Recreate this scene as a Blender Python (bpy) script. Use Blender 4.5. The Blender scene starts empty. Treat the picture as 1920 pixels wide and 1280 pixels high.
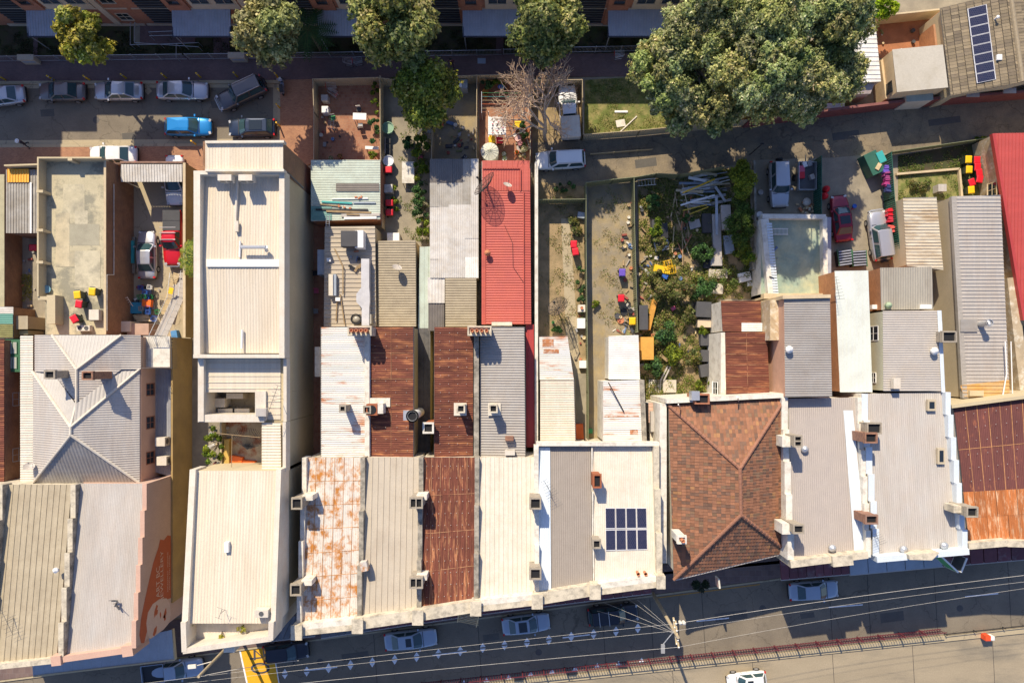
import bpy, math, random
import numpy as np
from mathutils import Vector, Matrix
random.seed(7); np.random.seed(7)
scene = bpy.context.scene
COL = scene.collection
# ------------------------------------------------------------------ camera, sky, sun, exposure
S = 19.0; H = 67.4; CX = 960.0; CY = 680.0          # 19 photo pixels per metre on the ground, drone at 67.4 m
cam_d = bpy.data.cameras.new('camera'); cam = bpy.data.objects.new('camera', cam_d); COL.objects.link(cam)
cam.location = (0, 0, H); cam.rotation_euler = (0, 0, 0)
cam_d.sensor_width = 36; cam_d.lens = 24.0; cam_d.shift_y = 40.0/1920; cam_d.clip_end = 600; cam_d.clip_start = 1
scene.camera = cam
SUN_EL, SUN_AZ = math.radians(40.5), math.radians(-21)   # azimuth from +Y towards +X
world = bpy.data.worlds.new('World'); scene.world = world; world.use_nodes = True
wn = world.node_tree; bg = wn.nodes['Background']
sky = wn.nodes.new('ShaderNodeTexSky'); sky.sky_type = 'NISHITA'; sky.sun_disc = False
sky.sun_elevation = SUN_EL; sky.sun_rotation = SUN_AZ
tint = wn.nodes.new('ShaderNodeMix'); tint.data_type = 'RGBA'; tint.blend_type = 'MULTIPLY'; tint.inputs[0].default_value = 1; tint.inputs[7].default_value = (.90, .97, 1.22, 1)   # cool daylight balance
wn.links.new(sky.outputs[0], tint.inputs[6]); wn.links.new(tint.outputs[2], bg.inputs[0]); bg.inputs[1].default_value = 0.10
sun_d = bpy.data.lights.new('sun', 'SUN'); sun = bpy.data.objects.new('sun', sun_d); COL.objects.link(sun)
sun_d.energy = 4.6; sun_d.angle = math.radians(0.53); sun_d.color = (1.0, 0.87, 0.67)
to_sun = Vector((math.sin(SUN_AZ)*math.cos(SUN_EL), math.cos(SUN_AZ)*math.cos(SUN_EL), math.sin(SUN_EL)))
sun.rotation_euler = to_sun.to_track_quat('Z', 'Y').to_euler(); sun.location = to_sun*150
scene.view_settings.view_transform = 'Standard'; scene.view_settings.look = 'None'
scene.view_settings.exposure = 0.45; scene.view_settings.gamma = 1.0; scene.view_settings.use_curve_mapping = False

# ------------------------------------------------------------------ coordinates
def P(px, py, z=0.0):
    k = (1-z/H)/S
    return Vector(((px-CX)*k, (CY-py)*k, z))
def G(px, py): return P(px, py, 0)

# ------------------------------------------------------------------ materials
_m = {}
def nd(t, kind, **kw):
    n = t.nodes.new(kind)
    for k, v in kw.items():
        if k.startswith('i_'): n.inputs[k[2:].replace('_', ' ')].default_value = v
        else: setattr(n, k, v)
    return n
def rgb(c): return (c[0], c[1], c[2], 1)
def mat(name, col, rough=.8, metal=0., var=.12, scale=1.2, col2=None, amt=.0, scale2=.6, stretch=(1,1,1), bump=.0, bscale=30,
        rnd=0., fine=.10, trans=0., spec=.5, emit=None, sharp=.08, attr=False, grid=None, alpha=1., coat=0., streak=None, cracks=0.):
    """one procedural surface: colour with broad and fine noise, an optional second colour in patches, per-object variation"""
    if name in _m: return _m[name]
    m = bpy.data.materials.new(name); m.use_nodes = True; _m[name] = m
    t = m.node_tree; L = t.links.new; b = t.nodes['Principled BSDF']; out = t.nodes['Material Output']
    b.inputs['Roughness'].default_value = rough; b.inputs['Metallic'].default_value = metal
    b.inputs['Specular IOR Level'].default_value = spec
    if coat: b.inputs['Coat Weight'].default_value = coat; b.inputs['Coat Roughness'].default_value = .06
    geo = nd(t, 'ShaderNodeNewGeometry')
    mp = nd(t, 'ShaderNodeMapping'); mp.inputs['Scale'].default_value = stretch
    L(geo.outputs['Position'], mp.inputs[0])
    if attr:
        a = nd(t, 'ShaderNodeAttribute', attribute_name='Col'); cur = a.outputs['Color']
    else:
        r = nd(t, 'ShaderNodeRGB'); r.outputs[0].default_value = rgb(col); cur = r.outputs[0]
    if grid is not None:
        kind, gx, gz, mort, c2 = grid
        sp = nd(t, 'ShaderNodeSeparateXYZ'); L(geo.outputs['Position'], sp.inputs[0])
        cb = nd(t, 'ShaderNodeCombineXYZ')
        if kind == 'wall':
            ad = nd(t, 'ShaderNodeMath', operation='ADD'); L(sp.outputs[0], ad.inputs[0]); L(sp.outputs[1], ad.inputs[1])
            L(ad.outputs[0], cb.inputs[0]); L(sp.outputs[2], cb.inputs[1])
        else:
            L(sp.outputs[0], cb.inputs[0]); L(sp.outputs[1], cb.inputs[1])
        br = nd(t, 'ShaderNodeTexBrick'); L(cb.outputs[0], br.inputs['Vector'])
        br.inputs['Scale'].default_value = 1; br.inputs['Brick Width'].default_value = gx; br.inputs['Row Height'].default_value = gz
        br.inputs['Mortar Size'].default_value = mort; br.inputs['Mortar Smooth'].default_value = .1; br.inputs['Bias'].default_value = -.2
        br.inputs['Color1'].default_value = rgb(col); br.inputs['Color2'].default_value = rgb(c2)
        br.inputs['Mortar'].default_value = rgb([x*.75+.05 for x in col]); cur = br.outputs[0]
    def mix(f, a, bb, blend='MIX'):
        n = nd(t, 'ShaderNodeMix', data_type='RGBA', blend_type=blend)
        if hasattr(f, 'links') or hasattr(f, 'is_linked'): L(f, n.inputs[0])
        else: n.inputs[0].default_value = f
        L(a, n.inputs[6])
        if isinstance(bb, tuple): n.inputs[7].default_value = bb
        else: L(bb, n.inputs[7])
        return n.outputs[2]
    if col2 is not None and amt > 0:
        n2 = nd(t, 'ShaderNodeTexNoise', i_Scale=scale2, i_Detail=9.0, i_Roughness=.68); L(mp.outputs[0], n2.inputs['Vector'])
        th = .5+(.5-amt)*.42
        mr = nd(t, 'ShaderNodeMapRange'); mr.inputs['From Min'].default_value = th-sharp; mr.inputs['From Max'].default_value = th+sharp
        L(n2.outputs[0], mr.inputs['Value']); cur = mix(mr.outputs[0], cur, rgb(col2))
    if var:
        n1 = nd(t, 'ShaderNodeTexNoise', i_Scale=scale, i_Detail=5.0, i_Roughness=.6); L(mp.outputs[0], n1.inputs['Vector'])
        r1 = nd(t, 'ShaderNodeMapRange'); r1.inputs['From Min'].default_value = .3; r1.inputs['From Max'].default_value = .7
        r1.inputs['To Min'].default_value = 1-var; r1.inputs['To Max'].default_value = 1+var; L(n1.outputs[0], r1.inputs['Value'])
        cc = nd(t, 'ShaderNodeCombineColor'); [L(r1.outputs[0], cc.inputs[i]) for i in range(3)]
        cur = mix(1.0, cur, cc.outputs[0], 'MULTIPLY')
    def mulnoise(cur, sc, lo, hi, a, b, src, det=5.):
        n = nd(t, 'ShaderNodeTexNoise', i_Scale=sc, i_Detail=det, i_Roughness=.7); L(src, n.inputs['Vector'])
        q = nd(t, 'ShaderNodeMapRange'); q.inputs['From Min'].default_value = lo; q.inputs['From Max'].default_value = hi; q.inputs['To Min'].default_value = a; q.inputs['To Max'].default_value = b; L(n.outputs[0], q.inputs['Value'])
        c = nd(t, 'ShaderNodeCombineColor'); [L(q.outputs[0], c.inputs[i]) for i in range(3)]; return mix(1.0, cur, c.outputs[0], 'MULTIPLY')
    if streak:      # dirt streaks running down the sheets, and dark specks
        m2 = nd(t, 'ShaderNodeMapping'); m2.inputs['Scale'].default_value = (4.5, .22, 1) if streak[0] == 'v' else (.22, 4.5, 1); L(geo.outputs['Position'], m2.inputs[0])
        cur = mulnoise(cur, 1.0, .35, .7, 1+streak[1]*.4, 1-streak[1], m2.outputs[0]); cur = mulnoise(cur, 5.0, .66, .74, 1, .72, geo.outputs['Position'], 3.)
    if cracks:
        nw = nd(t, 'ShaderNodeTexNoise', i_Scale=1.3, i_Detail=4.0); L(geo.outputs['Position'], nw.inputs['Vector']); ad2 = nd(t, 'ShaderNodeVectorMath', operation='MULTIPLY_ADD'); L(nw.outputs['Color'], ad2.inputs[0]); ad2.inputs[1].default_value = (1.6, 1.6, 0); L(geo.outputs['Position'], ad2.inputs[2])
        vo = nd(t, 'ShaderNodeTexVoronoi', feature='DISTANCE_TO_EDGE', i_Scale=cracks); L(ad2.outputs[0], vo.inputs['Vector']); q = nd(t, 'ShaderNodeMapRange'); q.inputs['From Max'].default_value = .022*cracks*2; q.inputs['To Min'].default_value = .60; q.inputs['To Max'].default_value = 1; L(vo.outputs['Distance'], q.inputs['Value'])
        c = nd(t, 'ShaderNodeCombineColor'); [L(q.outputs[0], c.inputs[i]) for i in range(3)]; cur = mix(1.0, cur, c.outputs[0], 'MULTIPLY'); cur = mulnoise(cur, .9, .58, .72, 1, .80, geo.outputs['Position'])
    if fine:
        n3 = nd(t, 'ShaderNodeTexNoise', i_Scale=9.0, i_Detail=6.0, i_Roughness=.75); L(geo.outputs['Position'], n3.inputs['Vector'])
        r3 = nd(t, 'ShaderNodeMapRange'); r3.inputs['From Min'].default_value = .3; r3.inputs['From Max'].default_value = .7
        r3.inputs['To Min'].default_value = 1-fine; r3.inputs['To Max'].default_value = 1+fine; L(n3.outputs[0], r3.inputs['Value'])
        c3 = nd(t, 'ShaderNodeCombineColor'); [L(r3.outputs[0], c3.inputs[i]) for i in range(3)]
        cur = mix(1.0, cur, c3.outputs[0], 'MULTIPLY')
    if rnd:
        oi = nd(t, 'ShaderNodeObjectInfo'); r4 = nd(t, 'ShaderNodeMapRange')
        r4.inputs['To Min'].default_value = 1-rnd; r4.inputs['To Max'].default_value = 1+rnd*.6; L(oi.outputs['Random'], r4.inputs['Value'])
        c4 = nd(t, 'ShaderNodeCombineColor'); [L(r4.outputs[0], c4.inputs[i]) for i in range(3)]
        cur = mix(1.0, cur, c4.outputs[0], 'MULTIPLY')
    L(cur, b.inputs['Base Color'])
    if bump:
        nb = nd(t, 'ShaderNodeTexNoise', i_Scale=float(bscale), i_Detail=4.0); L(geo.outputs['Position'], nb.inputs['Vector'])
        bp = nd(t, 'ShaderNodeBump', i_Strength=bump, i_Distance=.05); L(nb.outputs[0], bp.inputs['Height']); L(bp.outputs[0], b.inputs['Normal'])
    if trans:
        tr = nd(t, 'ShaderNodeBsdfTranslucent'); L(cur, tr.inputs[0]); ms = nd(t, 'ShaderNodeMixShader'); ms.inputs[0].default_value = trans
        L(b.outputs[0], ms.inputs[1]); L(tr.outputs[0], ms.inputs[2]); L(ms.outputs[0], out.inputs[0])
    if alpha < 1: b.inputs['Alpha'].default_value = alpha
    return m
def paint(name, col, rough=.35, **kw): return mat(name, col, rough, var=.04, fine=.03, **kw)

RUST = (.17, .045, .018); ORANGE_RUST = (.42, .13, .03); LAPO = mat('lap_rust_orange', (.48, .24, .10), .9, var=.3, scale=2); LAPP = mat('lap_rust_pale', (.50, .27, .14), .9, var=.35, scale=1.5, col2=(.16, .05, .03), amt=.45, scale2=1.5)
CREAM = mat('cream_steel', (.66, .58, .455), .55, var=.05, scale=.35, col2=(.60, .50, .36), amt=.25, scale2=.9, sharp=.2, stretch=(1, .15, 1), streak=('v', .10))
CREAM2 = mat('cream_steel_plain', (.65, .60, .50), .55, var=.05, scale=.5, col2=(.62, .52, .40), amt=.28, scale2=1.3, sharp=.2, streak=('v', .09))
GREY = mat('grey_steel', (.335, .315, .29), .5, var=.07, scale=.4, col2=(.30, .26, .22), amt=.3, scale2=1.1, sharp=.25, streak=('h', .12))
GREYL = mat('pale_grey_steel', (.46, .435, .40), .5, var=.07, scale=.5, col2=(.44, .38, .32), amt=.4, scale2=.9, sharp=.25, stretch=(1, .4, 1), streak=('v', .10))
BEIGE = mat('beige_steel', (.44, .375, .26), .55, var=.06, scale=.4, col2=(.33, .27, .18), amt=.3, scale2=1.2, sharp=.25, streak=('v', .12))
TAN = mat('tan_steel', (.36, .30, .20), .55, var=.07, scale=.6, col2=(.26, .21, .14), amt=.35, scale2=1.3, sharp=.2, streak=('h', .12))
WHITE_ST = mat('white_steel', (.78, .76, .70), .5, var=.05, scale=.5, col2=(.62, .55, .46), amt=.25, scale2=1.1, sharp=.2)
GREENISH = mat('pale_green_steel', (.50, .58, .50), .5, var=.06, scale=.7, col2=(.40, .43, .36), amt=.35, scale2=.9, sharp=.2)
REDROOF = mat('red_painted_steel', (.50, .10, .065), .5, var=.07, scale=.5, col2=(.44, .085, .07), amt=.35, scale2=.8, sharp=.25, streak=('h', .14))
REDDARK = mat('deep_red_painted_steel', (.42, .055, .05), .45, var=.10, scale=.5, stretch=(1, .2, 1))
RUSTED = mat('rusted_steel', (.145, .042, .024), .85, var=.34, scale=1.2, col2=(.38, .15, .06), amt=.30, scale2=1.5, sharp=.08, rnd=.16, stretch=(.3, 2.6, 1))
RUSTV = mat('rusted_steel_vertical', (.145, .042, .024), .85, var=.34, scale=1.5, col2=(.46, .20, .09), amt=.28, scale2=1.3, sharp=.07, rnd=.16, stretch=(3.0, .35, 1))
MAROON = mat('maroon_steel', (.135, .042, .034), .75, var=.12, scale=1.0, col2=(.30, .10, .05), amt=.16, scale2=1.4, sharp=.07, rnd=.12, stretch=(2, .6, 1))
ORUST = mat('orange_rust_steel', (.40, .13, .035), .85, var=.25, scale=1.5, col2=(.62, .42, .26), amt=.28, scale2=1.6, sharp=.08, rnd=.2, stretch=(2.4, .4, 1))
WRUST = mat('white_rusting_steel', (.60, .555, .49), .6, var=.12, scale=1.4, col2=(.44, .17, .025), amt=.42, scale2=1.15, sharp=.075, stretch=(1.2, .9, 1))
WRUST2 = mat('white_steel_few_rust', (.66, .63, .58), .6, var=.08, scale=1.0, col2=(.46, .17, .06), amt=.27, scale2=.8, sharp=.06, stretch=(.3, 2.2, 1))
ZINC = mat('old_zinc', (.42, .40, .36), .6, var=.14, scale=1.1, col2=(.30, .26, .20), amt=.4, scale2=.9, sharp=.2, rnd=.16)
ZINCW = mat('old_zinc_pale', (.60, .575, .53), .55, var=.09, scale=1.1, col2=(.48, .42, .34), amt=.3, scale2=1.0, sharp=.2, rnd=.10)
MOSSY = mat('mossy_sheet', (.20, .20, .08), .9, var=.25, scale=2)
POLY = mat('smoky_polycarbonate', (.17, .15, .13), .3, var=.12, rnd=.1)
SHADE_STEEL = mat('blue_grey_steel', (.34, .39, .45), .5, var=.08)
DKSTEEL = mat('dark_gutter_steel', (.10, .10, .10), .5)
STEEL = mat('galvanised_steel', (.55, .56, .57), .35, metal=.55, var=.08, scale=2)
WHITE = paint('white_paint', (.80, .79, .76), .5)
OFFW = mat('off_white_render', (.70, .66, .57), .85, var=.08, scale=1.0, col2=(.45, .40, .32), amt=.28, scale2=1.6, sharp=.12)
STUCCO = mat('weathered_cream_stucco', (.60, .53, .40), .9, var=.12, scale=1.3, col2=(.26, .23, .18), amt=.30, scale2=1.5, sharp=.12, bump=.15)
STUCD = mat('weathered_grey_stucco', (.38, .34, .27), .95, var=.2, scale=1.5, col2=(.13, .12, .10), amt=.42, scale2=1.6, sharp=.12, bump=.2)
PALEBLUE = mat('pale_blue_flashing', (.62, .68, .72), .5, var=.05, scale=.8)
CREAMW = mat('cream_render_wall', (.52, .43, .27), .9, var=.07, scale=.5)
YELLW = mat('ochre_render_wall', (.38, .26, .10), .9, var=.12, scale=.6, col2=(.30, .21, .10), amt=.3, scale2=.5, sharp=.2)
PINKW = mat('pink_render_wall', (.56, .36, .27), .9, var=.06, scale=.6)
MURALW = mat('mural_wall_render', (.50, .34, .26), .9, var=.05, scale=.6)
MURALO = mat('mural_orange', (.40, .095, .035), .85, var=.05)
BEIGEW = mat('beige_render_wall', (.50, .42, .29), .9, var=.07, scale=.5)
BRICKW = mat('brown_brick_wall', (.30, .165, .085), .95, var=.15, scale=.8, grid=('wall', .24, .086, .012, (.22, .11, .06)), col2=(.16, .10, .07), amt=.2, scale2=.7, sharp=.2)
BRICKR = mat('red_brick_wall', (.40, .16, .08), .95, var=.12, scale=.8, grid=('wall', .24, .086, .012, (.30, .11, .06)))
BRICKO = mat('orange_brick_wall', (.48, .22, .09), .95, var=.12, scale=.8, grid=('wall', .24, .086, .012, (.36, .15, .07)))
BRICKY = mat('tan_brick_wall', (.52, .40, .24), .95, var=.16, scale=1.2, grid=('wall', .24, .086, .012, (.38, .27, .16)), col2=(.66, .60, .48), amt=.3, scale2=1.8)
STONEW = mat('sandstone_coping', (.55, .44, .28), .9, var=.12)
CHIMB = mat('chimney_render', (.36, .31, .24), .95, var=.2, scale=2, col2=(.16, .14, .11), amt=.3, scale2=2)
CHIMBR = mat('chimney_brick', (.30, .15, .09), .95, var=.2, scale=3, grid=('wall', .24, .086, .012, (.20, .10, .07)))
def screws(root, q, nx, ny):
    """rows of pale roofing screws on a roof"""
    B = MB()
    for j in range(ny):
        for i in range(nx):
            p = P(*lerp2(q, (i+.5+random.uniform(-.06, .06))/nx, (j+.5)/ny)); B.box((p.x, p.y, p.z+.10), (.045, .045, .03))
    B.build('roof_screws', ZINCW, root, kind='stuff')
TERRA = mat('terracotta', (.50, .19, .09), .8, var=.1)
BLACK = mat('hollow_shade_black', (.012, .012, .014), .9, var=0, fine=0)  # flat black paints the darkness inside flues, fans and openings
GLASS = mat('dark_window_glass', (.02, .028, .035), .08, var=0, fine=0, spec=.8)
CARGLASS = mat('car_window_glass', (.035, .075, .085), .06, var=0, fine=0, spec=.9)
RUBBER = mat('tyre_rubber', (.02, .02, .022), .8, var=0, fine=0)
ALLOY = mat('wheel_alloy', (.45, .45, .46), .35, metal=.6, var=0, fine=0)
WOOD = mat('weathered_timber', (.34, .24, .13), .85, var=.2, scale=3, rnd=.2)
WOODP = mat('pale_timber', (.60, .47, .27), .8, var=.12, scale=3, rnd=.1)
GREENP = paint('dark_green_paint', (.045, .14, .065), .5)
FENCEC = mat('cream_fence_steel', (.46, .37, .23), .6, var=.06, scale=.8)
FENCEG = mat('olive_green_fence_steel', (.20, .215, .115), .6, var=.08, scale=.8)
FENCEDG = mat('dark_green_fence_steel', (.03, .12, .08), .55, var=.1, scale=.8)
BRICKMAR = mat('maroon_brick_wall', (.24, .055, .04), .95, var=.15, grid=('wall', .24, .086, .012, (.17, .04, .035)))
ASPHALT = mat('road_asphalt', (.215, .18, .13), .92, var=.12, scale=.35, col2=(.155, .13, .10), amt=.35, scale2=.25, sharp=.2, cracks=.22, fine=.16, bump=.15, bscale=25)
ASPHALT2 = mat('lane_asphalt', (.26, .205, .13), .92, var=.13, scale=.5, col2=(.13, .11, .085), amt=.4, scale2=.35, sharp=.15, cracks=.4, fine=.2, bump=.2, bscale=20)
CONC = mat('pale_concrete', (.46, .38, .245), .9, var=.10, scale=.5, col2=(.36, .30, .20), amt=.4, scale2=.5, sharp=.15, cracks=.3, fine=.08)
CONCG = mat('grey_concrete', (.33, .285, .205), .9, var=.12, scale=.5, col2=(.23, .20, .15), amt=.4, scale2=.6, sharp=.15)
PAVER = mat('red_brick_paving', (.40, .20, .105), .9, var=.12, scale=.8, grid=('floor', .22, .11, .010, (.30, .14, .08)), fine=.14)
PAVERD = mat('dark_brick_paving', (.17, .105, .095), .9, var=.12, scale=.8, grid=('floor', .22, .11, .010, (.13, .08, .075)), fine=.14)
PAVERY = mat('courtyard_brick_paving', (.37, .185, .105), .9, var=.14, scale=.7, grid=('floor', .30, .30, .014, (.30, .12, .065)), fine=.14)
DIRT = mat('bare_earth', (.36, .26, .14), .95, var=.15, scale=.8, col2=(.22, .17, .085), amt=.42, scale2=.9, sharp=.12, bump=.4, bscale=8)
DIRTG = mat('grey_gravel_earth', (.27, .225, .155), .95, var=.16, scale=.7, col2=(.34, .26, .13), amt=.4, scale2=.8, sharp=.12, bump=.4, bscale=12)
GRASSM = mat('worn_lawn', (.13, .16, .035), .95, var=.25, scale=1.5, col2=(.30, .25, .10), amt=.42, scale2=1.2, sharp=.12, bump=.4, bscale=14)
SHADEG = mat('shade_toned_garden_soil', (.07, .055, .03), .95, var=.25, scale=1.2, col2=(.06, .075, .02), amt=.45, scale2=.8)  # shade of garden and bin yard put into the dark soil colour
LEAF = mat('foliage', (.1, .1, .1), .6, var=.0, fine=0, attr=True, trans=.30, spec=.3)
TILEM = mat('roof_tiles', (.3, .1, .1), .85, attr=True, var=.10, scale=3, fine=.14)
BARK = mat('bark', (.16, .11, .07), .95, var=.2, scale=4)
DEADW = mat('bare_branch_bark', (.34, .25, .17), .9, var=.15, scale=4)
YELLOWP = paint('yellow_plastic', (.85, .52, .01), .45)
REDP = paint('red_plastic', (.68, .015, .03), .45)
BLUEP = paint('blue_plastic', (.03, .13, .50), .45)
TEALP = paint('teal_plastic', (.05, .38, .36), .45)
GRNPL = paint('green_plastic', (.03, .28, .09), .45)
ORNP = paint('orange_plastic', (.85, .16, .02), .45)
DKPL = paint('dark_green_bin_plastic', (.03, .045, .03), .5)
BLKP = paint('black_plastic', (.02, .02, .022), .5)
GREYP = paint('grey_plastic', (.30, .30, .30), .5)
DGREYP = mat('charcoal_fabric', (.075, .075, .08), .9, var=.1)
PURP = paint('purple_cloth', (.14, .08, .45), .7)
PINKP = paint('pink_cloth', (.65, .12, .20), .7)
LINE = mat('road_line_white', (.85, .85, .85), .8, var=.10, scale=3, col2=(.3, .29, .27), amt=.22, scale2=4)
LINEY = mat('road_yellow_surface', (.78, .40, .015), .85, var=.08, scale=2)
SKIN = mat('skin', (.45, .26, .18), .6, var=0, fine=0)

# ------------------------------------------------------------------ mesh builder
def wm(o):
    m = o.matrix_basis.copy()
    while o.parent: o = o.parent; m = o.matrix_basis @ m
    return m
def tag(o, label=None, cat=None, group=None, kind=None):
    for k, v in (('label', label), ('category', cat), ('group', group), ('kind', kind)):
        if v: o[k] = v
    return o
class MB:
    def __init__(s): s.V = []; s.F = []; s.C = []
    def add(s, vs, fs, col=None):
        n = len(s.V); s.V += [tuple(v) for v in vs]; s.F += [tuple(i+n for i in f) for f in fs]
        s.C += [col or (.5, .5, .5)]*len(vs); return s
    def poly(s, pts, col=None): return s.add(pts, [tuple(range(len(pts)))], col)
    def prism(s, top, z0, base=None):
        """top: 3-D points anticlockwise seen from above or not; closed solid down to z0"""
        n = len(top); bot = base or [(p[0], p[1], z0) for p in top]
        a = sum(top[i][0]*top[(i+1) % n][1]-top[(i+1) % n][0]*top[i][1] for i in range(n))
        if a < 0: top = list(reversed(top)); bot = list(reversed(bot))
        return s.add(list(top)+list(bot), [tuple(range(n)), tuple(range(2*n-1, n-1, -1))]+[(i+n, (i+1) % n+n, (i+1) % n, i) for i in range(n)])
    def box(s, c, size, rz=0, tilt=None):
        sx, sy, sz = [v/2 for v in size]; R = Matrix.Rotation(rz, 3, 'Z')
        if tilt: R = R @ Matrix.Rotation(tilt[0], 3, 'X') @ Matrix.Rotation(tilt[1], 3, 'Y')
        v = [Vector(c)+R @ Vector((x*sx, y*sy, z*sz)) for z in (-1, 1) for x, y in ((-1, -1), (1, -1), (1, 1), (-1, 1))]
        return s.add(v, [(3, 2, 1, 0), (4, 5, 6, 7), (0, 1, 5, 4), (1, 2, 6, 5), (2, 3, 7, 6), (3, 0, 4, 7)])
    def tube(s, p0, p1, r0, r1=None, n=6, cap=True):
        p0, p1 = Vector(p0), Vector(p1); r1 = r0 if r1 is None else r1; d = (p1-p0)
        if d.length < 1e-6: return s
        q = d.to_track_quat('Z', 'Y'); v = []
        for p, r in ((p0, r0), (p1, r1)):
            for i in range(n):
                a = 2*math.pi*i/n; v.append(p+q @ Vector((r*math.cos(a), r*math.sin(a), 0)))
        f = [(i, (i+1) % n, (i+1) % n+n, i+n) for i in range(n)]
        if cap: f += [tuple(range(n-1, -1, -1)), tuple(range(n, 2*n))]
        return s.add(v, f)
    def path(s, pts, r, n=5):
        for a, b in zip(pts, pts[1:]): s.tube(a, b, r, n=n)
        return s
    def lathe(s, c, prof, n=16, rot=None, pleat=0):
        c = Vector(c); v = []; m = len(prof)
        for i in range(n):
            a = 2*math.pi*i/n
            for r, z in prof:
                zz = z+(pleat*(i % 2)*(r > .05)); p = Vector((r*math.cos(a), r*math.sin(a), zz))
                v.append(c+(rot @ p if rot else p))
        f = []
        for i in range(n):
            j = (i+1) % n
            for k in range(m-1): f.append((i*m+k, j*m+k, j*m+k+1, i*m+k+1))
        return s.add(v, f)
    def strip(s, a, b, w, z0, za, zb=None):
        """wall piece between photo points a and b (measured on its top), width w metres"""
        zb = za if zb is None else zb; A = P(a[0], a[1], za); B = P(b[0], b[1], zb)
        d = (B-A); d.z = 0; d.normalize(); nrm = Vector((-d.y, d.x, 0))*w/2
        return s.prism([A-nrm, B-nrm, B+nrm, A+nrm], z0)
    def build(s, name, m, parent=None, smooth=False, local=False, origin=None, **tg):
        me = bpy.data.meshes.new(name); o = bpy.data.objects.new(name, me); COL.objects.link(o); V = s.V
        if parent is not None:
            o.parent = parent
            if not local:
                inv = wm(parent).inverted(); V = [tuple(inv @ Vector(v)) for v in V]
        elif not local:
            a = np.array(V); c = origin or ((a[:, 0].min()+a[:, 0].max())/2, (a[:, 1].min()+a[:, 1].max())/2, a[:, 2].min())
            V = [(v[0]-c[0], v[1]-c[1], v[2]-c[2]) for v in V]; o.location = c
        me.from_pydata(V, [], s.F)
        if isinstance(m, (list, tuple)):
            for q in m: me.materials.append(q)
        else: me.materials.append(m)
        if m in (LEAF, TILEM):
            at = me.color_attributes.new('Col', 'FLOAT_COLOR', 'POINT')
            at.data.foreach_set('color', np.array([(c[0], c[1], c[2], 1) for c in s.C], dtype='f').ravel())
        if smooth: me.polygons.foreach_set('use_smooth', [True]*len(me.polygons))
        tag(o, tg.get('label'), tg.get('cat'), tg.get('group'), tg.get('kind')); return o
def thing(name, label, cat, loc, rz=0., group=None, kind=None):
    o = bpy.data.objects.new(name, None); COL.objects.link(o); o.location = loc; o.rotation_euler = (0, 0, rz)
    o.empty_display_size = .3
    return tag(o, label, cat, group, kind)
def copy_tree(o, parent=None, label=None):
    c = o.copy(); COL.objects.link(c)
    if parent is not None: c.parent = parent
    for ch in [x for x in o.children]: copy_tree(ch, c)
    if label: c['label'] = label
    return c

# ------------------------------------------------------------------ clipped, ribbed and tiled surfaces
def clip(poly, a, s0, keep_gt):
    out = []
    for i in range(len(poly)):
        p, q = poly[i], poly[(i+1) % len(poly)]
        dp, dq = p[0]*a[0]+p[1]*a[1]-s0, q[0]*a[0]+q[1]*a[1]-s0
        if not keep_gt: dp, dq = -dp, -dq
        if dp >= 0: out.append(p)
        if (dp > 0 > dq) or (dp < 0 < dq):
            t = dp/(dp-dq); out.append(p+(q-p)*t)
    return out
PROF = {'corr': ((0, 0), (.25, .8), (.5, 1), (.75, .2)), 'trap': ((0, 0), (.74, 0), (.80, 1), (.94, 1)), 'wide': ((0, 0), (.86, 0), (.89, 1), (.97, 1)),
        'flat': ((0, 0), (.5, 0))}
def surf_ribs(B, poly, ang, pitch, depth, prof='corr', dz=0., col=None):
    a = Vector((-math.sin(ang), math.cos(ang), 0)); pr = PROF[prof]
    ss = [p[0]*a[0]+p[1]*a[1] for p in poly]; k = math.floor(min(ss)/pitch); end = max(ss)
    area = sum(poly[i][0]*poly[(i+1) % len(poly)][1]-poly[(i+1) % len(poly)][0]*poly[i][1] for i in range(len(poly)))
    if area < 0: poly = list(reversed(poly))
    while k*pitch < end:
        for i, (t, h) in enumerate(pr):
            t2, h2 = pr[i+1] if i+1 < len(pr) else (1., pr[0][1])
            s0, s1 = (k+t)*pitch, (k+t2)*pitch
            if s1 < min(ss) or s0 > end: continue
            q = clip(clip(poly, a, s0, True), a, s1, False)
            if len(q) < 3: continue
            v = []
            for p in q:
                f = (p[0]*a[0]+p[1]*a[1]-s0)/(s1-s0); v.append((p[0], p[1], p[2]+dz+depth*(h+(h2-h)*min(1, max(0, f)))))
            B.poly(v, col)
        k += 1
    return B
ANG = {'v': math.pi/2, 'h': 0.}
def pts3(pts): return [P(*p) for p in pts]
def roof(parent, pts, m, d='v', pitch=.3, depth=.035, prof='corr', name='roof', label=None, dz=.02, solid=True):
    B = MB(); pp = pts3(pts); surf_ribs(B, pp, ANG.get(d, d), pitch, depth, prof, dz)
    o = B.build(name, m, parent, label=label)
    return o
def lerp2(q, u, v):
    a, b, c, d = q
    top = [a[i]+(b[i]-a[i])*u for i in range(3)]; bot = [d[i]+(c[i]-d[i])*u for i in range(3)]
    return [top[i]+(bot[i]-top[i])*v for i in range(3)]
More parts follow.
